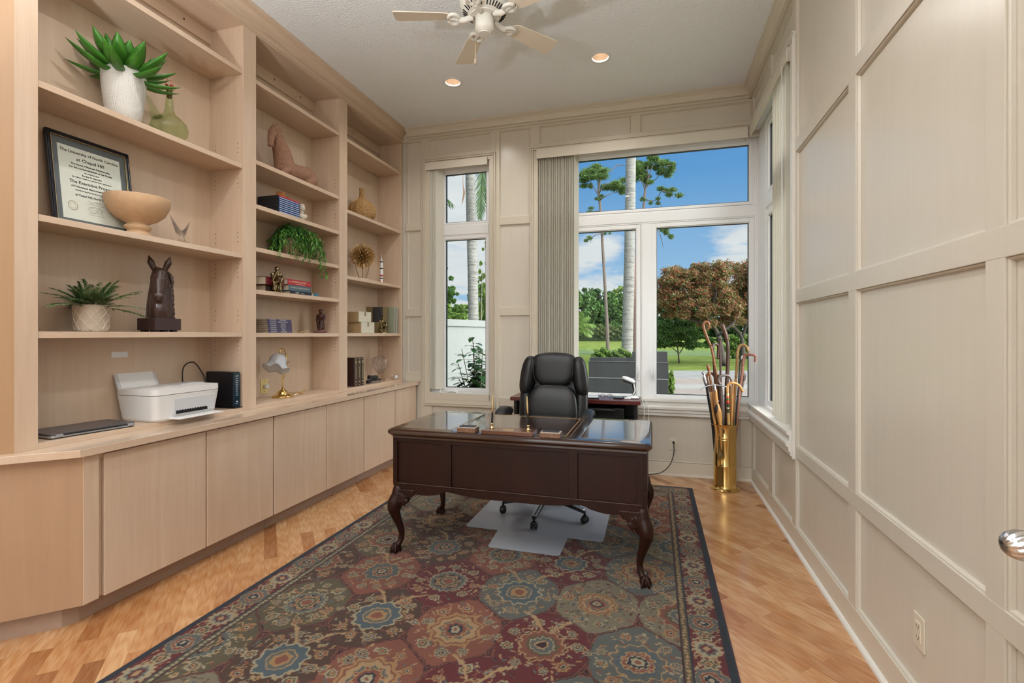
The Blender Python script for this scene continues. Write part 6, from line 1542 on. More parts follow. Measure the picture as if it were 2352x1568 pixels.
text_mesh([(s_, sz, Mtx(y, z, -.0118), 'CENTER') for s_, sz, y, z, _ in L], mat('engraved_ink', srgb(40, 38, 38), .7), 'lettering', t_, .0001, .0004)
bm = B(); rn = random.Random(6)
for r_, z in enumerate((.158, .128, .100)):
    pts = [(-.0118, yc-.03+.07*k/14, z+rn.uniform(-.007, .009)) for k in range(15)]; tube(bm, smooth_path(pts, 3), .0006, 4); box(bm, -.0122, -.0117, yc-.035, yc+.05, z-.012, z-.0112)
obj('signature', bm, bpy.data.materials['engraved_ink'], t_)
bm = B(); tube(bm, [(-.0118, -.105+.022*math.cos(q), .120+.024*math.sin(q)) for q in [2*PI*k/32 for k in range(32)]], .0012, 4, closed=True); tube(bm, [(-.0118, -.105+.014*math.cos(q), .120+.015*math.sin(q)) for q in [2*PI*k/24 for k in range(24)]], .0006, 4, closed=True)
obj('seal', bm, M_gold, t_)
bm = B(); box(bm, -.0115, -.0105, -FW+.018, FW-.018, .018, FH-.018); obj('glazing', bm, M_glass, t_)

t_ = thing('pedestal_bowl', 'turned pale wood pedestal bowl in front of the diploma', 'bowl', (-2.835, 2.095, S1[2]+EPS))
bm = B(); lathe(bm, [(0, 0), (.062, 0), (.070, .006), (.068, .016), (.052, .026), (.050, .032), (.060, .040), (.066, .050), (.062, .062), (.050, .068), (.056, .076), (.095, .096), (.130, .128), (.150, .170), (.157, .216), (.155, .220), (.151, .216), (.143, .170), (.120, .130), (.08, .102), (0, .092)], 72); obj('bowl_body', bm, mat('turned_wood', srgb(196, 160, 124), .6, var=.08, vscale=30, bump=.2, bscale=400), t_, smooth=True)

t_ = thing('crystal_eagle', 'small clear crystal eagle with raised wings right of the wooden bowl', 'figurine', (-2.835, 2.365, S1[2]+EPS), .3)
bm = B(); caps(bm, (0, 0, .022), (0, .0, .062), .022, .014); ell(bm, (.012, -.004, .082), (.013, .011, .012)); caps(bm, (.018, -.004, .080), (.032, -.006, .074), .006, .002); ell(bm, (0, 0, .012), (.045, .045, .014))
fuse('body', bm, G_clear, t_, voxel=.0035, smooth=2)
for s_ in (-1, 1):
    bm = B()
    for k in range(9):
        f_ = k/8; root = Vector((0, s_*.012, .055+.004*k)); tip = Vector((-.01, s_*(.045+.050*f_), .085+.085*f_)); w_ = .011
        tube(bm, smooth_path([root, root.lerp(tip, .5)+Vector((0, s_*.010, 0)), tip], 4), lerp_list([.006, .008, .002], 4), 8, flat=.35)
    obj('wing', bm, G_clear, t_, smooth=True)

# --- shelf three: fern in lattice pot, horse bust
t_ = thing('potted_fern', 'feathery green fern in a cream diamond-lattice pot', 'plant', (-2.865, 1.875, S1[3]+EPS))
bm = B(); lathe(bm, [(0, 0), (.066, 0), (.070, .004), (.077, .135), (.077, .140), (.072, .140), (.068, .12), (0, .12)], 56); obj('pot', bm, mat('cream_ceramic', srgb(196, 178, 160), .5, var=.1, vscale=20), t_, smooth=False, auto=40)
bm = B()
for k in range(10):
    for sg in (-1, 1):
        tube(bm, [(((.0705+.0072*j/12))*math.cos(2*PI*k/10+sg*j/12*PI*.4), (.0705+.0072*j/12)*math.sin(2*PI*k/10+sg*j/12*PI*.4), .004+.132*j/12) for j in range(13)], .0024, 6)
tube(bm, [(.077*math.cos(q), .077*math.sin(q), .137) for q in [2*PI*k/40 for k in range(40)]], .0026, 6, closed=True)
obj('lattice_relief', bm, mat('cream_relief', srgb(214, 200, 184), .5), t_, smooth=True)
L_fern = leafmat('fern_green', [srgb(84, 112, 66), srgb(114, 140, 92), srgb(142, 162, 116)])
rn = random.Random(20)
for k in range(40):
    a = 2*PI*k/40*3+rn.uniform(-.2, .2); el = rn.choice([.25, .6, .95, 1.25])+rn.uniform(-.15, .15); Lf = rn.uniform(.17, .275)*(.82 if math.cos(a) < -.2 else 1)
    bm = B(); d = Vector((math.cos(a)*math.cos(el), math.sin(a)*math.cos(el), math.sin(el))); pts = [Vector((.02*math.cos(a), .02*math.sin(a), .125))+d*Lf*j/8-Vector((0, 0, .28*Lf*(j/8)**2)) for j in range(9)]
    tube(bm, pts, [.0016]*6+[.001]*3, 4)
    for j in range(20):
        s_ = .2+.78*j/20; i = min(7, int(s_*8)); p = pts[i].lerp(pts[i+1], s_*8-i); tn = (pts[i+1]-pts[i]).normalized(); sd = tn.cross(Vector((0, 0, 1))).normalized()
        for sg in (-1, 1): leaf(bm, p, sd*sg+tn*.8+Vector((0, 0, rn.uniform(-.1, .3))), .042*(1.2-s_)+.006, .0062, .2, n=2)
    obj('frond', bm, L_fern, t_)

M_dkwood = mat('dark_carved_wood', srgb(62, 42, 36), .38, var=.35, vscale=25, coat=.15)
t_ = thing('horse_head_bust', 'dark carved horse head bust on a square block, facing the camera', 'sculpture', (-2.85, 2.235, S1[3]+EPS))
bm = B(); box(bm, -.070, .070, -.082, .082, .010, .080)
for x in (-.06, .025):
    for y in (-.070, -.015, .040): box(bm, x, x+.03, y, y+.03, 0, .010)
obj('block_base', bm, mat('dark_block_wood', srgb(58, 38, 36), .4, var=.2), t_, bevel=.002)
h = Matrix.Translation((0, 0, 0)) @ Matrix.Rotation(.86, 4, 'Z')      # local -y looks at the camera
bm = B()
chain(bm, [(0, .030, .09), (0, .030, .16), (0, .028, .23), (0, .030, .30), (0, .020, .345)], [.070, .066, .058, .048, .036], 24)      # neck
chain(bm, [(0, -.020, .085), (0, -.028, .13), (0, -.010, .20)], [.048, .050, .046], 20)                                        # chest
chain(bm, [(0, -.010, .345), (0, -.040, .300), (0, -.062, .245), (0, -.072, .205)], [.040, .036, .026, .024], 20)     # face
for s_ in (-1, 1):
    chain(bm, [(s_*.018, -.005, .325), (s_*.020, -.028, .280), (s_*.012, -.050, .235)], [.028, .024, .016], 14)   # cheeks
    ell(bm, (s_*.034, -.030, .318), (.010, .012, .009)); chain(bm, [(s_*.022, -.050, .335), (s_*.036, -.028, .333)], [.007, .007], 8)
    ell(bm, (s_*.015, -.088, .212), (.010, .010, .012)); 
    chain(bm, [(s_*.026, .004, .372), (s_*.042, .0, .415), (s_*.052, -.004, .452)], [.014, .019, .004], 12)
chain(bm, [(0, -.074, .196), (0, -.066, .186)], [.020, .018], 14)
for k in range(7): chain(bm, [(-.02+.012*(k % 3), .0-.004*k, .385-.004*k), (-.01+.010*(k % 4), -.030, .365-.006*k), (.008*(k-3)*.6, -.045, .340-.006*k)], [.009, .008, .004], 8)
for k in range(9): zz = .36-.028*k; chain(bm, [(.035, .040, zz), (.058+.004*math.sin(k*2), .020, zz-.025), (.062+.003*k*.5, .012, zz-.055)], [.013, .011, .006], 8)
bmesh.ops.transform(bm, matrix=h, verts=bm.verts[:])
fuse('head', bm, M_dkwood, t_, voxel=.0034, smooth=3)

# --- bottom of bay one: tag on the back, printer, laptop, modem
t_ = thing('paper_label', 'small blank white label stuck on the back of the lowest bay', 'label', (XBK+.0005, 2.125, 1.24)); bm = B(); box(bm, 0, .0012, -.046, .046, -.016, .016); obj('sheet', bm, M_white, t_)
pt = thing('printer', 'white inkjet printer with paper in its rear tray', 'printer', (-2.845, 2.30, ZB+EPS))
M_pr = mat('printer_white', srgb(226, 224, 222), .4); M_prg = mat('printer_grey', srgb(198, 198, 200), .4)
bm = B(); 
def pshell(bm, z0, z1, g0, g1): # tapered rounded body
    rows = []
    for z, g in ((z0, g0), (z1, g1)): rows.append([bm.verts.new((x, y, z)) for x, y in rrect(-.15-g, .15+g, -.215-g, .215+g, .035)])
    for k in range(len(rows[0])): bm.faces.new((rows[0][k], rows[0][(k+1) % len(rows[0])], rows[1][(k+1) % len(rows[0])], rows[1][k]))
    bm.faces.new(rows[0][::-1]); bm.faces.new(rows[1])
pshell(bm, .0, .012, -.02, -.012); pshell(bm, .012, .150, -.012, .004); body = obj('body', bm, M_pr, pt, auto=35)
bm = B(); pshell(bm, .153, .186, .004, .004); obj('scanner_lid', bm, M_pr, pt, auto=35)
bm = B(); box(bm, -.10, .02, .06, .216, .186, .192); obj('document_flap', bm, M_prg, pt, bevel=.002)
bm = B(); box(bm, .1405, .1535, -.10, .175, .030, .125); body2 = obj('output_recess', bm, M_prg, pt, bevel=.002)
bm = B(); box(bm, .153, .1545, -.09, .12, .034, .052); obj('paper_slot', bm, M_black, pt)
bm = B()
for k in range(12): box(bm, .1535, .1575, -.085+.017*k, -.080+.017*k, .040, .056)
obj('feed_rollers', bm, M_black, pt)
bm = B(); box(bm, .12, .215, -.12, .185, .008, .016); obj('output_tray', bm, M_pr, pt, bevel=.003)
bm = B(); M = Matrix.Translation((-.125, -.085, .15)) @ Matrix.Rotation(-.42, 4, 'Y'); box(bm, -.006, .0, -.125, .125, 0, .14, M=M); box(bm, -.004, .012, -.128, -.112, 0, .125, M=M); obj('rear_tray', bm, M_prg, pt, bevel=.002)
bm = B(); box(bm, .001, .0035, -.105, .105, .0, .165, M=M); obj('paper_sheets', bm, M_white, pt)
bm = B(); text_mesh([('Printer', .012, Mtx(.17, .140, .1550), 'CENTER')], M_prg, 'badge', pt, .0002)
lt = thing('laptop', 'closed dark grey laptop lying at the left end of the lowest bay', 'laptop', (-2.862, 1.825, ZB+EPS), -.09)
M_lap = mat('laptop_grey', srgb(96, 92, 96), .35, .5); M_lap2 = mat('laptop_silver', srgb(176, 178, 184), .3, .6)
bm = B(); prism(bm, rrect(-.12, .125, -.19, .19, .02), .004, .015); lb = obj('base', bm, M_lap2, lt, bevel=.002)
bm = B(); prism(bm, rrect(-.12, .123, -.19, .19, .02), .0165, .0235); obj('lid', bm, M_lap, lt, bevel=.0015)
bm = B(); box(bm, .118, .127, -.135, .145, .0125, .0185); obj('hinge_gap', bm, M_black, lt)
for y in (-.155, .160): bm = B(); box(bm, .116, .1285, y-.015, y+.015, .008, .021); obj('hinge', bm, M_lap2, lt, bevel=.002)
bm = B(); box(bm, -.11, .115, -.18, .18, .0, .004); obj('underside', bm, M_black, lt)
md = thing('modem', 'upright black modem with indicator lights on its narrow front', 'modem', (-2.845, 2.688, ZB+EPS))
bm = B(); box(bm, -.125, .105, -.028, .028, .006, .245); obj('case', bm, mat('modem_black', (.006, .006, .008), .3), md, bevel=.004)
bm = B(); box(bm, .1045, .112, -.027, .027, .008, .243); obj('front_strip', bm, mat('modem_gloss', (.015, .03, .045), .08), md, bevel=.003)
bm = B(); box(bm, -.11, .125, -.04, .036, 0, .006); obj('foot', bm, M_black, md, bevel=.002)
bm = B()
for k in range(9): box(bm, .1115, .1126, -.010, .008, .085+.014*k, .088+.014*k)
box(bm, .1115, .1126, -.012, .012, .215, .219); box(bm, .1115, .1126, -.006, .006, .040, .048); box(bm, .1115, .1126, -.012, .012, .030, .032)
obj('indicator_marks', bm, mat('pale_print', (.7, .75, .8), .5), md)
bm = B(); tube(bm, smooth_path([(-2.955, 2.66, 1.02), (-2.985, 2.64, 1.10), (-2.99, 2.58, 1.17), (-2.98, 2.50, 1.14), (-2.97, 2.49, 1.02), (-2.98, 2.55, .90), (-2.99, 2.60, .863)], 6), .0042, 8)
c_ = obj('modem_cable', bm, M_black, smooth=True); tag(c_, 'thick black cable looping up behind the modem', 'cable')
bm = B(); tube(bm, smooth_path([(-2.99, 2.62, .865), (-2.985, 2.56, .96), (-2.97, 2.46, .985), (-2.95, 2.37, .975), (-2.99, 2.555, .92), (-3.0, 2.60, .87)], 6), .0038, 8); 
c_ = obj('modem_cable', bm, M_black, smooth=True); tag(c_, 'black cable arching low between the printer and the modem', 'cable')

# --- bay two
M_terra = mat('terracotta', srgb(150, 112, 90), .9, var=.35, vscale=60, bump=.9, bscale=220)
t_ = thing('horse_statue', 'reclining terracotta horse statue on the upper shelf of the middle bay', 'sculpture', (-2.865, 3.39, S2[1]+EPS))
bm = B()
chain(bm, [(0, -.10, .085), (0, .03, .100), (0, .13, .105)], [.078, .074, .082], 20)
ell(bm, (0, .160, .105), (.072, .092, .092)); 
for s_ in (-1, 1):
    chain(bm, [(s_*.045, .17, .07), (s_*.062, .11, .035), (s_*.060, .19, .016)], [.05, .028, .016]); chain(bm, [(s_*.042, -.12, .07), (s_*.048, -.175, .03), (s_*.045, -.09, .014)], [.040, .024, .014])
chain(bm, [(0, -.095, .10), (0, -.115, .17), (0, -.145, .25), (0, -.175, .32), (.0, -.195, .375)], [.080, .074, .062, .048, .036], 20)
# head hangs forward from the poll, jaw clear of the neck
chain(bm, [(.0, -.205, .385), (.012, -.245, .335), (.018, -.268, .280), (.020, -.272, .240)], [.038, .035, .025, .022], 16)
ell(bm, (.006, -.218, .340), (.031, .038, .044)); ell(bm, (.020, -.276, .228), (.020, .022, .017)); ell(bm, (.018, -.244, .232), (.012, .012, .009))
for s_ in (-1, 1):
    chain(bm, [(s_*.016, -.200, .408), (s_*.022, -.205, .438)], [.011, .004], 8); ell(bm, (s_*.032+.010, -.240, .360), (.009, .011, .008)); ell(bm, (s_*.011+.020, -.276, .246), (.006, .006, .007))
chain(bm, [(.0, -.215, .415), (.006, -.238, .398)], [.012, .008], 8)
for k in range(15): f_ = k/14; ell(bm, (0, -.165+.115*f_+.007*math.sin(k*2.4), .402-.215*f_), (.013, .018, .020))
chain(bm, [(0, .235, .09), (0, .255, .05), (.02, .22, .02)], [.018, .016, .012], 10)
fuse('body', bm, M_terra, t_, voxel=.0036, smooth=1).scale = (1, 1, .94)

def book(name, label, loc, size, rotz, cover, pages='light_pages', group=None, spine='x', cat='book', hard=.003, text=None, tcol=None):
    """lying book: size=(dx,dy,dz), spine on the +x side"""
    t_ = thing(name, label, cat, loc, rotz, group); dx_, dy_, dz_ = size
    bm = B(); box(bm, -dx_/2, dx_/2, -dy_/2, dy_/2, 0, hard); box(bm, -dx_/2, dx_/2, -dy_/2, dy_/2, dz_-hard, dz_); box(bm, dx_/2-hard, dx_/2, -dy_/2, dy_/2, hard, dz_-hard); obj('cover', bm, cover, t_, bevel=.0008)
    bm = B(); box(bm, -dx_/2+.004, dx_/2-hard, -dy_/2+.004, dy_/2-.004, hard, dz_-hard); obj('pages', bm, M_pages, t_)
    if text: text_mesh([(s_, sz, Mtx(y, z, dx_/2+.0002), 'CENTER') for s_, sz, y, z in text], tcol, 'spine_lettering', t_, .0001)
    return t_
M_pages = mat('light_pages', srgb(214, 202, 178), .8)
M_cream_t = mat('cream_foil', srgb(226, 212, 172), .5); M_white_t = mat('white_ink', srgb(230, 230, 230), .6)
# nine slim blue and white volumes
M_blue = mat('navy_spine', srgb(40, 66, 120), .45); M_whs = mat('white_spine_band', srgb(190, 204, 226), .45)
zb = S2[2]+EPS; M_bkb = mat('black_case', srgb(34, 34, 38), .5)
first = None; yb0 = 3.205
for k in range(8):
    lab = 'slim navy and white volume, %s from the bottom of the stack under the wooden wedge' % ['first', 'second', 'third', 'fourth', 'fifth', 'sixth', 'seventh', 'eighth'][k]
    if first is None:
        first = thing('slim_volume', lab, 'book', (-2.845, yb0, zb), 0, 'slim navy volumes stacked under the wooden wedge')
        bm = B(); box(bm, -.10, .099, -.115, .115, 0, .0148); obj('case', bm, M_bkb, first, bevel=.0008)
        bm = B(); box(bm, .099, .100, -.114, .114, .0008, .014); sp0 = obj('spine', bm, M_blue, first)
        bm = B(); box(bm, .1002, .1006, -.108, .108, .0055, .0095); obj('spine_stripe', bm, M_whs, first)
    else: dup(first, (-2.845, yb0, zb+.0152*k), 0, lab)
tt = thing('slim_volume', 'slim red volume on top of the navy volumes', 'book', (-2.845, yb0, zb+.0152*8)); bm = B(); box(bm, -.10, .0995, -.115, .115, 0, .010); obj('cover', bm, M_bkb, tt, bevel=.0008); bm = B(); box(bm, .0995, .1006, -.115, .115, 0, .0095); obj('spine', bm, mat('red_spine', srgb(190, 54, 58), .45), tt)
wz = thing('wooden_bookend', 'folded brown wooden wedge piece lying on the slim volumes', 'ornament', (-2.84, 3.245, zb+.0152*8+.0112), .3)
bm = B(); prism(bm, [(-.065, 0), (.065, 0), (.060, .010), (.03, .042), (.018, .036), (-.01, .012), (-.03, .055), (-.055, .06), (-.068, .030)], -.03, .03, 'X'); obj('wedge', bm, mat('orange_wood', srgb(160, 106, 60), .45, var=.2, vscale=30), wz, bevel=.003)
M_plaster = mat('plaster_white', srgb(214, 204, 190), .7)
t_ = thing('plaster_bust', 'small white plaster bust of a curly-haired head beside the navy volumes', 'bust', (-2.835, 3.455, S2[2]+EPS), 1.15)
bm = B(); ell(bm, (0, 0, .008), (.030, .026, .008)); chain(bm, [(0, 0, .01), (0, 0, .035)], [.016, .014]); chain(bm, [(-.030, 0, .062), (.030, 0, .062)], [.016, .016]); ell(bm, (0, 0, .052), (.034, .022, .022)); chain(bm, [(0, 0, .07), (0, -.004, .10)], [.014, .012])
ell(bm, (0, -.008, .125), (.020, .024, .028)); chain(bm, [(0, -.030, .127), (0, -.033, .118)], [.003, .0045], 8); ell(bm, (0, -.024, .106), (.009, .008, .006)); ell(bm, (0, -.030, .113), (.006, .003, .002))
for s_ in (-1, 1): ell(bm, (s_*.008, -.028, .131), (.004, .003, .003)); ell(bm, (s_*.021, -.002, .122), (.004, .006, .008))
rn = random.Random(3)
for k in range(34):
    a = rn.uniform(0, 2*PI); e = rn.uniform(.15, 1.4); p = Vector((.021*math.cos(a)*math.cos(e), -.002+.025*math.sin(a)*math.cos(e), .130+.026*math.sin(e)))
    if p.y < -.018 and p.z < .142: continue
    ell(bm, p, (.0065,)*3, u=8, v=6)
fuse('bust_body', bm, M_plaster, t_, voxel=.0018, smooth=2)

# trailing plant in a basket
t_ = thing('trailing_plant', 'bushy trailing green plant spilling over the shelf edge from a tan pot', 'plant', (-2.85, 3.33, S2[3]+EPS))
bm = B(); lathe(bm, [(0, 0), (.062, 0), (.066, .01), (.076, .12), (.080, .150), (.074, .152), (.07, .13), (0, .13)], 40); obj('pot', bm, mat('tan_woven_pot', srgb(168, 138, 112), .9, var=.25, vscale=70, bump=.8, bscale=200), t_, auto=40)
L_trail = leafmat('trailing_green', [srgb(44, 92, 34), srgb(68, 128, 44), srgb(104, 156, 62), srgb(132, 172, 92), srgb(54, 104, 40)])
rn = random.Random(8)
for k in range(64):
    a = 2*PI*k/64*3.7; out = rn.uniform(.12, .30); up = rn.uniform(.03, .115); drop = rn.uniform(.0, .17)
    ca, sa = math.cos(a), math.sin(a)
    if ca < 0: out *= .55; drop *= .3                 # the back of the bay is close
    if sa > .3 and ca > -.2: drop *= 1.5; out *= 1.0
    p = [Vector((.03*ca, .03*sa, .135)), Vector((out*.5*ca, out*.5*sa, .14+up)), Vector((out*.9*ca, out*.95*sa, .12+up*.4)), Vector((out*ca*1.02, out*1.12*sa, .10-drop))]
    if p[3].x < .128 and p[3].z < .01: p[3].z = .012; 
    pts = smooth_path(p, 6); bm = B(); tube(bm, pts, .0013, 4)
    for j in range(2, len(pts)-0):
        for q in range(3):
            b_ = rn.uniform(0, 2*PI); tn = (pts[min(j+1, len(pts)-1)]-pts[j-1]).normalized()
            d = (tn*.7+Vector((math.cos(b_), math.sin(b_), rn.uniform(-.3, .5)))*.8); pp = pts[j-1].lerp(pts[j], rn.random())
            if pp.x < -.13: continue
            leaf(bm, pp, d, rn.uniform(.032, .055), rn.uniform(.0048, .0072), .3, n=2)
    obj('stem', bm, L_trail, t_)

# books on the fourth shelf
zb = S2[4]+EPS
book('hardback_book', 'thin black hardback at the bottom of the pile behind the bronze sitter', (-2.855, 3.365, zb), (.17, .262, .026), .02, mat('black_cloth', srgb(30, 36, 46), .5), text=[('BOAT', .016, -.045, .013), ('Navigation', .010, .02, .013)], tcol=M_white_t)
book('hardback_book', 'slate blue hardback on marine navigation, middle of the pile', (-2.86, 3.355, zb+.0265), (.18, .258, .046), 0, mat('slate_cloth', srgb(78, 98, 112), .5), text=[('THE BOOK OF MARINE NAVIGATION', .0135, 0, .026)], tcol=M_cream_t)
book('hardback_book', 'thick red hardback on piloting lying on top of the slate blue one', (-2.862, 3.352, zb+.073), (.18, .270, .044), 0, mat('red_cloth', srgb(172, 40, 54), .5), text=[('CHAPMAN PILOTING', .0185, -.005, .026), ('Seamanship & Boat Handling', .0095, .008, .010), ('59', .016, -.115, .022), ('HM', .012, .115, .022)], tcol=M_cream_t)
book('hardback_book', 'dark red book at the left end, lying behind the bronze sitter', (-2.865, 3.09, zb+.052), (.17, .20, .060), .04, mat('maroon_cloth', srgb(104, 26, 34), .5))
book('hardback_book', 'cream paged book lying under the dark red one', (-2.87, 3.105, zb), (.15, .185, .050), 0, mat('brown_cover', srgb(62, 46, 40), .6))
bm = B(); lathe(bm, [(0, 0), (.050, 0), (.055, .045), (.052, .085), (.03, .10), (0, .10)], 28); c_ = obj('blue_cup', bm, mat('cobalt_glaze', srgb(36, 70, 168), .3), smooth=True, loc=(-2.90, 3.535, zb)); tag(c_, 'cobalt blue cup half hidden behind the right end of the books', 'cup')
book('small_book', 'small patterned booklet at the right end of the pile of books', (-2.835, 3.54, zb), (.14, .07, .030), .1, mat('teal_print', srgb(60, 110, 130), .5, var=.6, vscale=50))

M_brz = mat('golden_bronze', (.22, .17, .09), .25, 1.0, var=.4, vscale=70)
def person_fig(bm, S=1.0, pose='sit', M=None):
    def V(*a): return Vector(a)*S
    st = len(bm.verts)
    if pose == 'sit':      # seated, elbow on knee, head bowed on the hand
        chain(bm, [V(0, .02, .062), V(0, .012, .095), V(0, -.010, .128)], [.024*S, .023*S, .026*S], 14)
        chain(bm, [V(-.026, -.010, .132), V(.026, -.010, .132)], [.013*S, .013*S], 10); chain(bm, [V(0, -.016, .138), V(0, -.026, .152)], [.010*S, .010*S], 10)
        ell(bm, V(0, -.033, .165), (.0165*S, .019*S, .021*S)); ell(bm, V(0, -.051, .162), (.004*S, .005*S, .005*S)); ell(bm, V(0, -.028, .172), (.0185*S, .019*S, .018*S))
        for s_ in (-1, 1):
            chain(bm, [V(s_*.015, .012, .060), V(s_*.024, -.040, .066), V(s_*.020, -.038, .034), V(s_*.020, -.042, .006)], [.017*S, .013*S, .011*S, .008*S], 12)
            chain(bm, [V(s_*.020, -.038, .006), V(s_*.020, -.062, .004)], [.008*S, .006*S], 10)
        chain(bm, [V(.032, -.008, .130), V(.034, -.040, .098), V(.022, -.044, .074)], [.011*S, .009*S, .007*S], 10)
        chain(bm, [V(-.032, -.008, .130), V(-.030, -.040, .084), V(-.008, -.050, .142)], [.011*S, .009*S, .007*S], 10)
        for k in range(4): chain(bm, [V(-.006+.004*k, -.052, .143), V(-.006+.004*k, -.048, .153)], [.0028*S, .0022*S], 6)
        for k in range(4): chain(bm, [V(.016+.004*k, -.050, .073), V(.014+.004*k, -.060, .069)], [.0028*S, .0022*S], 6)
        ell(bm, V(0, .018, .032), (.036*S, .034*S, .034*S))
    else:                  # seated sideways with one boot raised on a rock
        chain(bm, [V(0, .010, .070), V(0, .004, .105), V(0, -.004, .142)], [.026*S, .024*S, .028*S], 14)
        chain(bm, [V(-.028, -.002, .146), V(.028, -.002, .146)], [.014*S, .014*S], 10); chain(bm, [V(0, -.006, .15), V(0, -.012, .168)], [.011*S, .010*S], 10)
        ell(bm, V(0, -.014, .185), (.0165*S, .019*S, .021*S)); ell(bm, V(0, -.034, .182), (.004*S, .005*S, .005*S)); ell(bm, V(0, -.008, .196), (.020*S, .022*S, .012*S))
        chain(bm, [V(-.014, .004, .066), V(-.018, -.030, .058), V(-.018, -.020, .020), V(-.018, -.024, .008)], [.018*S, .014*S, .012*S, .010*S], 12); chain(bm, [V(-.018, -.020, .008), V(-.018, -.044, .006)], [.009*S, .007*S], 10)
        chain(bm, [V(.014, .004, .068), V(.018, -.050, .088), V(.018, -.058, .045), V(.018, -.066, .022)], [.018*S, .014*S, .012*S, .010*S], 12); chain(bm, [V(.018, -.064, .020), V(.018, -.090, .017)], [.009*S, .007*S], 10)
        chain(bm, [V(.034, 0, .144), V(.036, -.020, .108), V(.022, -.048, .096)], [.012*S, .010*S, .008*S], 10)
        chain(bm, [V(-.034, 0, .144), V(-.038, -.006, .104), V(-.024, -.030, .080)], [.012*S, .010*S, .008*S], 10)
        for k in range(4): chain(bm, [V(.016+.004*k, -.054, .096), V(.014+.004*k, -.064, .090)], [.003*S, .0022*S], 6)
        for k in range(4): chain(bm, [V(-.030+.004*k, -.036, .077), V(-.030+.004*k, -.044, .070)], [.003*S, .0022*S], 6)
        ell(bm, V(0, .012, .036), (.034*S, .030*S, .034*S))
    if M is not None:
        bm.verts.ensure_lookup_table()
        for v in list(bm.verts)[st:]: v.co = M @ v.co
t_ = thing('bronze_figurine', 'shiny bronze seated figurine with bowed head in front of the books', 'figurine', (-2.765, 3.085, S2[4]+EPS), .95)
bm = B(); person_fig(bm, 1.02); fuse('figure', bm, M_brz, t_, voxel=.0022, smooth=1)
bm = B(); prism(bm, rrect(-.035, .035, -.030, .040, .008), 0, .004); obj('plinth', bm, M_brz, t_)
# seven slim volumes
zb = S2[5]+EPS; first = None
M_aub = mat('aubergine_spine', srgb(74, 66, 92), .45); M_mar = mat('maroon_board', srgb(72, 30, 34), .5)
rn = random.Random(17)
for k in range(7):
    lab = 'slim purple-grey book with white spine lettering, %s from the bottom of its stack' % ['first', 'second', 'third', 'fourth', 'fifth', 'sixth', 'seventh'][k]
    t_ = thing('slim_book', lab, 'book', (-2.85, 3.115+.002*(3-k), zb+.0148*k), 0, 'slim purple-grey books in one stack')
    if first is None:
        bm = B(); box(bm, -.09, .095, -.125, .125, 0, .002); box(bm, -.09, .095, -.125, .125, .012, .0142); obj('boards', bm, M_mar, t_); bm = B(); box(bm, -.086, .093, -.121, .121, .002, .012); obj('pages', bm, M_pages, t_)
        bm = B(); box(bm, .093, .097, -.125, .125, 0, .0142); obj('spine', bm, M_aub, t_, bevel=.0006); first = t_
    else:
        for ch_ in [o for o in bpy.data.objects if o.parent == first and not o.name.startswith('spine_l')]: c_ = ch_.copy(); COL.objects.link(c_); c_.parent = t_
    text_mesh([('ILLUSTRATED', .0098, Mtx(-.072, .0072, .0972), 'CENTER'), (['THE MARINERS', 'VIKINGS', 'WAR AT SEA', 'DEEP WATER', 'SCHOLARS', 'MASTERS OF THE FLEET', 'TREASURE ISLES'][k], .0098, Mtx(.030, .0072, .0972), 'CENTER')], M_white_t, 'spine_lettering', t_, .0001)
t_ = thing('letter_opener', 'slender gold letter opener lying beside the slim books', 'letter opener', (-2.80, 3.40, S2[5]+EPS), 0)
bm = B(); box(bm, -.004, .004, -.15, -.02, .004, .006); tube(bm, [(0, -.02, .007), (0, 0, .010), (0, .06, .018), (0, .075, .022)], [.003, .005, .004, .006], 8); box(bm, -.010, .010, -.024, -.018, .001, .012); obj('blade', bm, M_gold, t_)
t_ = thing('carved_figurine', 'dark carved seated figurine with one foot raised, on a reddish rock base', 'figurine', (-2.835, 3.70, S2[5]+EPS), .35)
bm = B(); ell(bm, (0, -.02, .010), (.052, .075, .014)); ell(bm, (.02, -.05, .018), (.022, .03, .012)); fuse('rock_base', bm, mat('reddish_stone', srgb(120, 78, 76), .6, var=.3, vscale=60), t_, voxel=.003, smooth=1)
bm = B(); person_fig(bm, .92, 'rock', Matrix.Translation((0, 0, .018))); fuse('figure', bm, mat('dark_figure_wood', srgb(66, 36, 30), .4), t_, voxel=.0022, smooth=1)
# lamp in the lowest bay
M_lb = M_brass
lt = thing('tulip_desk_lamp', 'brass swan-neck lamp with a frosted glass tulip shade', 'lamp', (-2.855, 3.255, ZB+EPS), .2)
bm = B(); lathe(bm, [(0, 0), (.078, 0), (.082, .006), (.078, .012), (.060, .018), (.046, .022), (.044, .034), (.030, .050), (.014, .060), (.009, .075), (0, .076)], 40); obj('base', bm, M_brass, lt, smooth=True)
bm = B(); pth = smooth_path([(0, 0, .07), (-.002, .002, .14), (.004, .012, .20), (.010, .030, .26), (.008, .038, .32), (.004, .022, .372), (0, -.006, .385), (0, -.032, .372), (0, -.040, .352)], 6); tube(bm, pth, .0048, 10); obj('neck', bm, M_brass, lt, smooth=True)
bm = B(); pth = smooth_path([(.004, .002, .14), (.012, .034, .19), (.014, .048, .235), (.012, .030, .255)], 5); tube(bm, pth, lerp_list([.003, .003, .006, .002], 5), 8, flat=.5); leaf(bm, (.006, .03, .25), (.3, .8, .9), .06, .010); leaf(bm, (.004, .02, .21), (.3, .9, .3), .05, .010); obj('brass_leaf', bm, M_brass, lt)
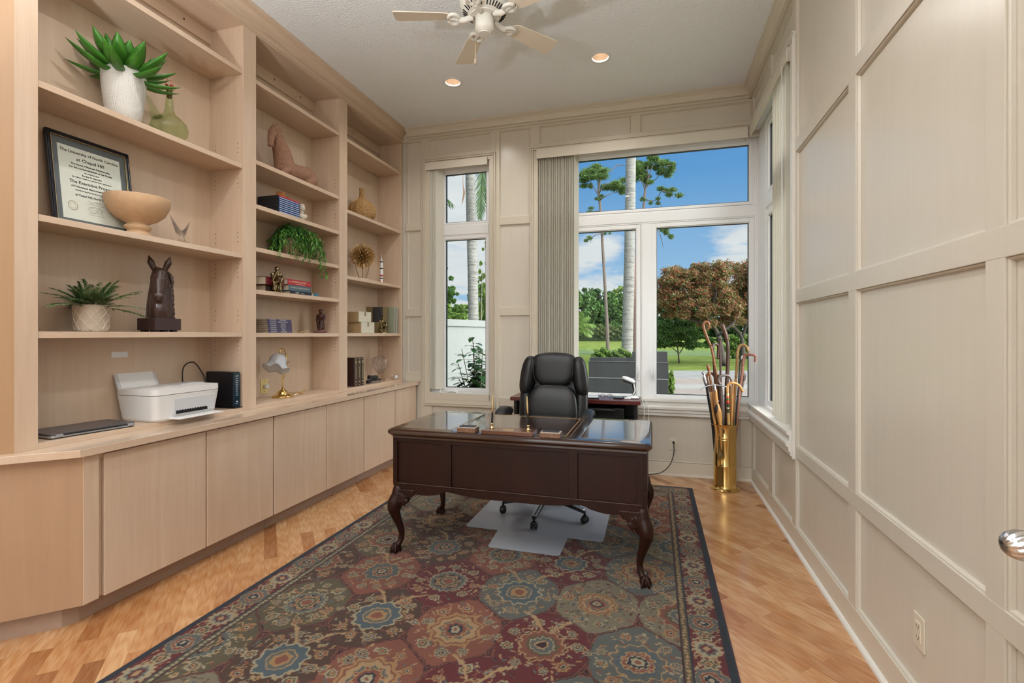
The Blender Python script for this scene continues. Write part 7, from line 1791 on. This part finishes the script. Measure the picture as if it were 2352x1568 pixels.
bm = B(); lathe(bm, [(0, 0), (.012, 0), (.022, -.008), (.024, -.018), (.010, -.020), (0, -.02)], 24, (0, -.040, .352)); lathe(bm, [(0, .0), (.006, .0), (.004, .012), (.007, .020), (.003, .030), (0, .034)], 16, (0, -.040, .352)); obj('gallery', bm, M_brass, lt, smooth=True)
bm = B(); n = 48; rows = []
for k, (r, z) in enumerate([(.024, 0), (.046, -.014), (.060, -.040), (.063, -.068), (.070, -.094), (.086, -.114), (.098, -.122)]):
    rows.append([bm.verts.new((r*(1+.10*(k/6)**2*math.cos(6*2*PI*j/n))*math.cos(2*PI*j/n), r*(1+.10*(k/6)**2*math.cos(6*2*PI*j/n))*math.sin(2*PI*j/n), z+.012*(k/6)**2*math.cos(6*2*PI*j/n))) for j in range(n)])
for a, b_ in zip(rows, rows[1:]):
    for j in range(n): bm.faces.new((a[j], a[(j+1) % n], b_[(j+1) % n], b_[j]))
sh_ = obj('shade', bm, mat('frosted_glass', srgb(226, 228, 232), .5, trans=.55), lt, smooth=True, loc=(0, -.045, .34), rot=(-.42, 0, 0)); sh_.modifiers.new('s', 'SOLIDIFY').thickness = .003
bm = B(); tube(bm, smooth_path([(-2.80, 3.30, ZB+.006), (-2.78, 3.40, ZB+.03), (-2.80, 3.45, ZB+.035), (-2.84, 3.42, ZB+.02), (-2.80, 3.43, ZB+.006), (-2.90, 3.46, ZB+.006), (-2.98, 3.45, ZB+.005)], 6), .0024, 6); c_ = obj('lamp_cord', bm, M_brass, smooth=True); tag(c_, 'coiled golden lamp cord behind the brass lamp base', 'cord')
ot = thing('wall_outlet', 'yellowed ivory outlet plate with a white adaptor in the middle bay', 'outlet', (XBK+.0005, 3.235, .94))
M_yel = mat('yellowed_ivory', srgb(222, 202, 140), .4)
bm = B(); box(bm, 0, .006, -.036, .036, -.058, .058); obj('plate', bm, M_yel, ot, bevel=.002); bm = B(); box(bm, .006, .035, -.014, .020, -.014, .014); obj('adaptor', bm, M_white, ot, bevel=.003)
bm = B()
for z in (-.042, .042): lathe(bm, [(0, 0), (.003, 0), (.003, .001), (0, .001)], 8, M=Matrix.Translation((.006, 0, z)) @ Matrix.Rotation(PI/2, 4, 'Y'))
obj('screws', bm, M_dark, ot)

# --- bay three
def wickermat():
    m = bpy.data.materials.new('wicker_weave'); m.use_nodes = True; t = NT(m.node_tree); t.n.clear()
    co = t.add('ShaderNodeTexCoord').outputs['Object']; s3 = t.add('ShaderNodeSeparateXYZ', {0: co})
    ang = t.math('ARCTAN2', s3.outputs[1], s3.outputs[0]); a = t.math('SINE', t.math('MULTIPLY', ang, 14.0)); zz = t.math('SINE', t.math('ADD', t.math('MULTIPLY', s3.outputs[2], 520.0), t.math('MULTIPLY', t.math('SIGN', a), 1.57)))
    n = t.noise(co, 60, 2, .6); f = t.math('MULTIPLY_ADD', zz, .3, t.math('MULTIPLY', n.outputs[0], .9))
    c = t.ramp(f, [(.05, srgb(84, 58, 30)), (.35, srgb(186, 142, 88)), (.8, srgb(216, 176, 120))])
    p = t.add('ShaderNodeBsdfPrincipled', {'Base Color': c, 'Roughness': .6}); b = t.add('ShaderNodeBump', {'Height': zz}); b.inputs['Strength'].default_value = .9; b.inputs['Distance'].default_value = .003
    t.put(p.inputs['Normal'], b.outputs[0]); t.add('ShaderNodeOutputMaterial', {0: p}); return m
t_ = thing('wicker_bottle', 'bulbous wicker-covered demijohn bottle in the right bay', 'bottle', (-2.862, 4.372, S3[1]+EPS))
bm = B(); lathe(bm, [(0, 0), (.09, 0), (.118, .02), (.136, .06), (.138, .09), (.128, .13), (.10, .172), (.055, .200), (.034, .222), (.026, .25), (.023, .30), (.026, .318), (.028, .325), (.020, .326), (.018, .30), (0, .30)], 56); obj('body', bm, wickermat(), t_, smooth=True)
bm = B()
for k in range(14):
    a = 2*PI*k/14; tube(bm, [((r+.002)*math.cos(a), (r+.002)*math.sin(a), z) for r, z in [(.118, .02), (.136, .06), (.138, .09), (.128, .13), (.10, .172), (.055, .200), (.034, .222)]], .003, 6)
obj('wicker_ribs', bm, mat('cane_rib', srgb(196, 150, 92), .5), t_, smooth=True)
t_ = thing('spiky_sphere', 'gold starburst sphere sculpture on a looped stand', 'sculpture', (-2.84, 4.35, S3[2]+EPS), .0)
bm = B(); rn = random.Random(1); NR = 230
for k in range(NR):
    z = 1-2*(k+.5)/NR; a = k*2.399963; r = math.sqrt(1-z*z); d = Vector((r*math.cos(a), r*math.sin(a), z)); L_ = rn.uniform(.118, .132)
    tube(bm, [d*.02, d*L_*.93, d*L_], [.0022, .0046, .0036], 6)
bmesh.ops.translate(bm, verts=bm.verts[:], vec=(0, 0, .245))
obj('starburst', bm, mat('brushed_gold', (.62, .43, .20), .35, .9), t_)
bm = B(); box(bm, -.04, .04, -.085, .085, 0, .020); obj('base', bm, M_maple_y, t_, bevel=.003)
bm = B(); tube(bm, [(0, 0, .018), (0, 0, .14)], .004, 8); tube(bm, smooth_path([(0, -.055, .02), (0, -.10, .09), (0, -.118, .16), (0, -.108, .20)], 5), .0045, 8); tube(bm, smooth_path([(0, .055, .02), (0, .10, .09), (0, .118, .16), (0, .108, .20)], 5), .0045, 8); obj('support_arc', bm, mat('aged_brass', (.35, .28, .18), .4, .9), t_, smooth=True)
t_ = thing('model_rocket', 'tall white model rocket with black and red bands', 'model', (-2.82, 4.68, S3[2]+EPS), 0)
bm = B(); lathe(bm, [(0, .01), (.018, .01), (.018, .17), (.014, .18), (.014, .235), (.012, .24), (.002, .28), (.001, .315), (0, .318)], 24); obj('rocket_body', bm, M_white, t_, auto=40)
bm = B()
for z0, z1 in ((.05, .062), (.155, .168), (.228, .238)): lathe(bm, [(0, z0), (.0185, z0), (.0185, z1), (0, z1)], 24)
obj('black_band', bm, M_black, t_)
bm = B(); lathe(bm, [(0, .078), (.0186, .078), (.0186, .092), (0, .092)], 24); obj('red_band', bm, mat('rocket_red', srgb(170, 40, 40), .4), t_)
bm = B()
for k in range(4): a = PI/2*k; box(bm, .015, .032, -.001, .001, 0, .04, M=Matrix.Rotation(a, 4, 'Z'))
obj('fin', bm, mat('copper_fin', srgb(190, 130, 100), .4), t_)
M_weave = mat('cream_woven', srgb(214, 208, 188), .8, var=.22, vscale=120, bump=1.0, bscale=260, stretch=(1, 1, 2)); M_kraft = mat('tan_woven_side', srgb(176, 150, 112), .9, var=.3, vscale=140)
def wbox(label, x, y, z, dx_, dy_, dz_):
    t_ = thing('storage_box', label, 'box', (x, y, z))
    bm = B(); box(bm, -dx_/2, dx_/2, -dy_/2, dy_/2, 0, dz_); 
    for f in bm.faces:
        if f.calc_center_median().y < -dy_/2+.001 or abs(f.normal.y) > .9: f.material_index = 1
    obj('box_body', bm, [M_weave, M_kraft], t_, bevel=.002)
    bm = B(); box(bm, dx_/2, dx_/2+.003, -.010, .012, dz_-.042, dz_-.001); obj('leather_tab', bm, mat('tab_leather', srgb(150, 124, 100), .6), t_, bevel=.002)
    bm = B(); box(bm, -dx_/2-.001, dx_/2+.001, -dy_/2-.001, dy_/2+.001, dz_-.004, dz_); obj('lid', bm, M_weave, t_)
wbox('lower cream woven storage box, with a leather tab', -2.835, 4.325, S3[3]+EPS, .15, .235, .108); wbox('upper cream woven storage box, set back on the lower one', -2.84, 4.29, S3[3]+EPS+.1092, .14, .22, .102)
t_ = thing('picture_book', 'olive covered picture book standing upright behind the gold figurine', 'book', (-2.905, 4.735, S3[3]+EPS), .30)
bm = B(); box(bm, -.11, .11, -.008, .008, 0, .285); obj('cover', bm, mat('olive_cover', srgb(122, 104, 66), .5, var=.12), t_, bevel=.001); bm = B(); box(bm, -.05, .06, -.0088, -.0078, .12, .282); obj('cover_picture', bm, mat('dark_picture', srgb(48, 44, 44), .4, var=.7, vscale=22), t_)
M_mag = [mat('magazine_%s' % n_, srgb(*c_), .4, var=.1) for n_, c_ in (('sage', (150, 152, 130)), ('grey', (168, 166, 158)), ('khaki', (140, 134, 110)), ('silver', (180, 180, 176)))]
for k in range(5):
    t_ = thing('magazine', '%s upright magazine of the row at the right end of the bay' % ['first', 'second', 'third', 'fourth', 'rightmost'][k], 'magazine', (-2.845, 4.80+.021*k, S3[3]+EPS), 0, group='upright magazines in the right bay'); t_.rotation_euler = (-.05, 0, 0)
    bm = B(); box(bm, -.10, .10, .0, .014, 0, .285); obj('cover', bm, M_mag[k % 4], t_, bevel=.002); bm = B(); box(bm, -.098, .0985, .0145, .0165, .004, .28); obj('back_cover', bm, M_dark if k % 2 else M_mag[1], t_)
t_ = thing('gold_figurine', 'small shiny gold seated figurine beside the woven boxes', 'figurine', (-2.775, 4.612, S3[3]+EPS), 1.0)
bm = B(); person_fig(bm, .95); fuse('figure', bm, M_brz, t_, voxel=.0022, smooth=1); bm = B(); prism(bm, rrect(-.033, .033, -.060, .036, .008), 0, .003); obj('plinth', bm, M_gold, t_)
# lowest bay: three leather volumes, crystal dish, stapler, clock, access panel
M_lth = mat('brown_leather_binding', srgb(60, 38, 36), .35); first = None
for k in range(3):
    lab = '%s tall brown leather book with a gilt ornamented spine' % ['leftmost', 'middle', 'rightmost'][k]
    if first is None:
        first = thing('leather_book', lab, 'book', (-2.855, 4.105, ZB+EPS), 0, group='gilt leather books in the lowest right bay')
        bm = B(); box(bm, -.105, .10, -.024, .024, 0, .275); box(bm, .10, .106, -.020, .020, 0, .275); obj('binding', bm, M_lth, first, bevel=.003)
        bm = B(); box(bm, -.104, .095, -.0195, .0195, .2745, .2755); obj('gilt_edge', bm, M_gold, first)
        bm = B()
        for z0, z1 in ((.012, .016), (.262, .266), (.20, .2025), (.075, .0775)): box(bm, .1058, .1068, -.017, .017, z0, z1)
        for s_ in (-1, 1): box(bm, .1058, .1068, s_*.0155-.0008, s_*.0155+.0008, .014, .264)
        for j in range(7):
            z = .09+.015*j
            for s_ in (-1, 1): box(bm, -.0005, .0005, -.0085, .0085, -.0011, .0011, M=Matrix.Translation((.1064, 0, z)) @ Matrix.Rotation(s_*.75, 4, 'X'))
        for z in (.225, .240, .045): box(bm, .1058, .1068, -.009, .009, z-.005, z+.005)
        obj('gilt_tooling', bm, mat('gilt', (.75, .62, .36), .3, .9), first)
    else: dup(first, (-2.855, 4.105+.056*k, ZB+EPS), 0, lab)
t_ = thing('crystal_candy_dish', 'tall cut crystal candy dish with a pointed lid', 'dish', (-2.87, 4.73, ZB+EPS))
def facet(bm, prof, n=24, z0=0, amp=.06):
    rows = []
    for k, (r, z) in enumerate(prof):
        rows.append([bm.verts.new((r*(1+amp*(1 if (j+k) % 2 else -1)*(r > .02))*math.cos(2*PI*j/n), r*(1+amp*(1 if (j+k) % 2 else -1)*(r > .02))*math.sin(2*PI*j/n), z+z0)) for j in range(n)])
    for a, b_ in zip(rows, rows[1:]):
        for j in range(n):
            q = (j+1) % n; bm.faces.new((a[j], a[q], b_[q])); bm.faces.new((a[j], b_[q], b_[j]))
    bm.faces.new(rows[0]); bm.faces.new(rows[-1])
bm = B(); facet(bm, [(.055, 0), (.050, .010), (.020, .022), (.014, .045), (.018, .065), (.034, .085), (.055, .115), (.070, .150), (.078, .190), (.082, .225), (.078, .226), (.072, .19), (.060, .145), (.040, .11), (.01, .095)]); obj('bowl', bm, G_clear, t_)
bm = B(); facet(bm, [(.082, .228), (.078, .236), (.055, .250), (.028, .268), (.020, .285), (.030, .300), (.022, .316), (.010, .325), (.020, .345), (.014, .366), (.002, .384)]); obj('lid', bm, G_clear, t_)
t_ = thing('stapler', 'black desk stapler resting on a clear tray in the lowest right bay', 'stapler', (-2.785, 4.475, ZB+EPS), 1.45)
bm = B(); box(bm, -.09, .09, -.022, .022, .022, .034); superell(bm, (.0, 0, .055), (.055, .018, .020), .6, .5); box(bm, -.09, -.06, -.020, .020, .03, .07, M=Matrix.Rotation(.15, 4, 'Y')); superell(bm, (-.085, 0, .016), (.022, .022, .016), .6, .6); obj('black_body', bm, M_black, t_, bevel=.003)
bm = B(); box(bm, -.060, .08, -.03, .03, 0, .020); obj('clear_tray', bm, refr('acrylic_tray', (.9, .93, .97)), t_, bevel=.003)
t_ = thing('crystal_clock', 'small square crystal desk clock at the right end of the lowest bay', 'clock', (-2.765, 4.86, ZB+EPS), -.3)
bm = B(); box(bm, -.016, .016, -.038, .038, 0, .058); obj('glass_block', bm, G_clear, t_, bevel=.004)
bm = B(); lathe(bm, [(0, 0), (.020, 0), (.020, .003), (0, .003)], 28, M=Matrix.Translation((.0165, .008, .029)) @ Matrix.Rotation(PI/2, 4, 'Y')); obj('dial', bm, M_white, t_)
bm = B()
for a, L_ in ((.5, .011), (2.2, .015)): box(bm, 0, .0005, -.0007, .0007, 0, L_, M=Matrix.Translation((.0197, .008, .029)) @ Matrix.Rotation(a, 4, 'X'))
obj('clock_hand', bm, M_black, t_)
t_ = thing('access_panel', 'flush maple cover plate with a keyhole on the back of the right bay', 'panel', (XBK+.0003, 4.19, 1.03))
bm = B(); box(bm, 0, .004, -.20, .13, -.13, .147); obj('plate', bm, M_maple_z, t_, bevel=.001); bm = B(); box(bm, .004, .005, -.004, .003, .095, .115); obj('keyhole', bm, M_dark, t_)
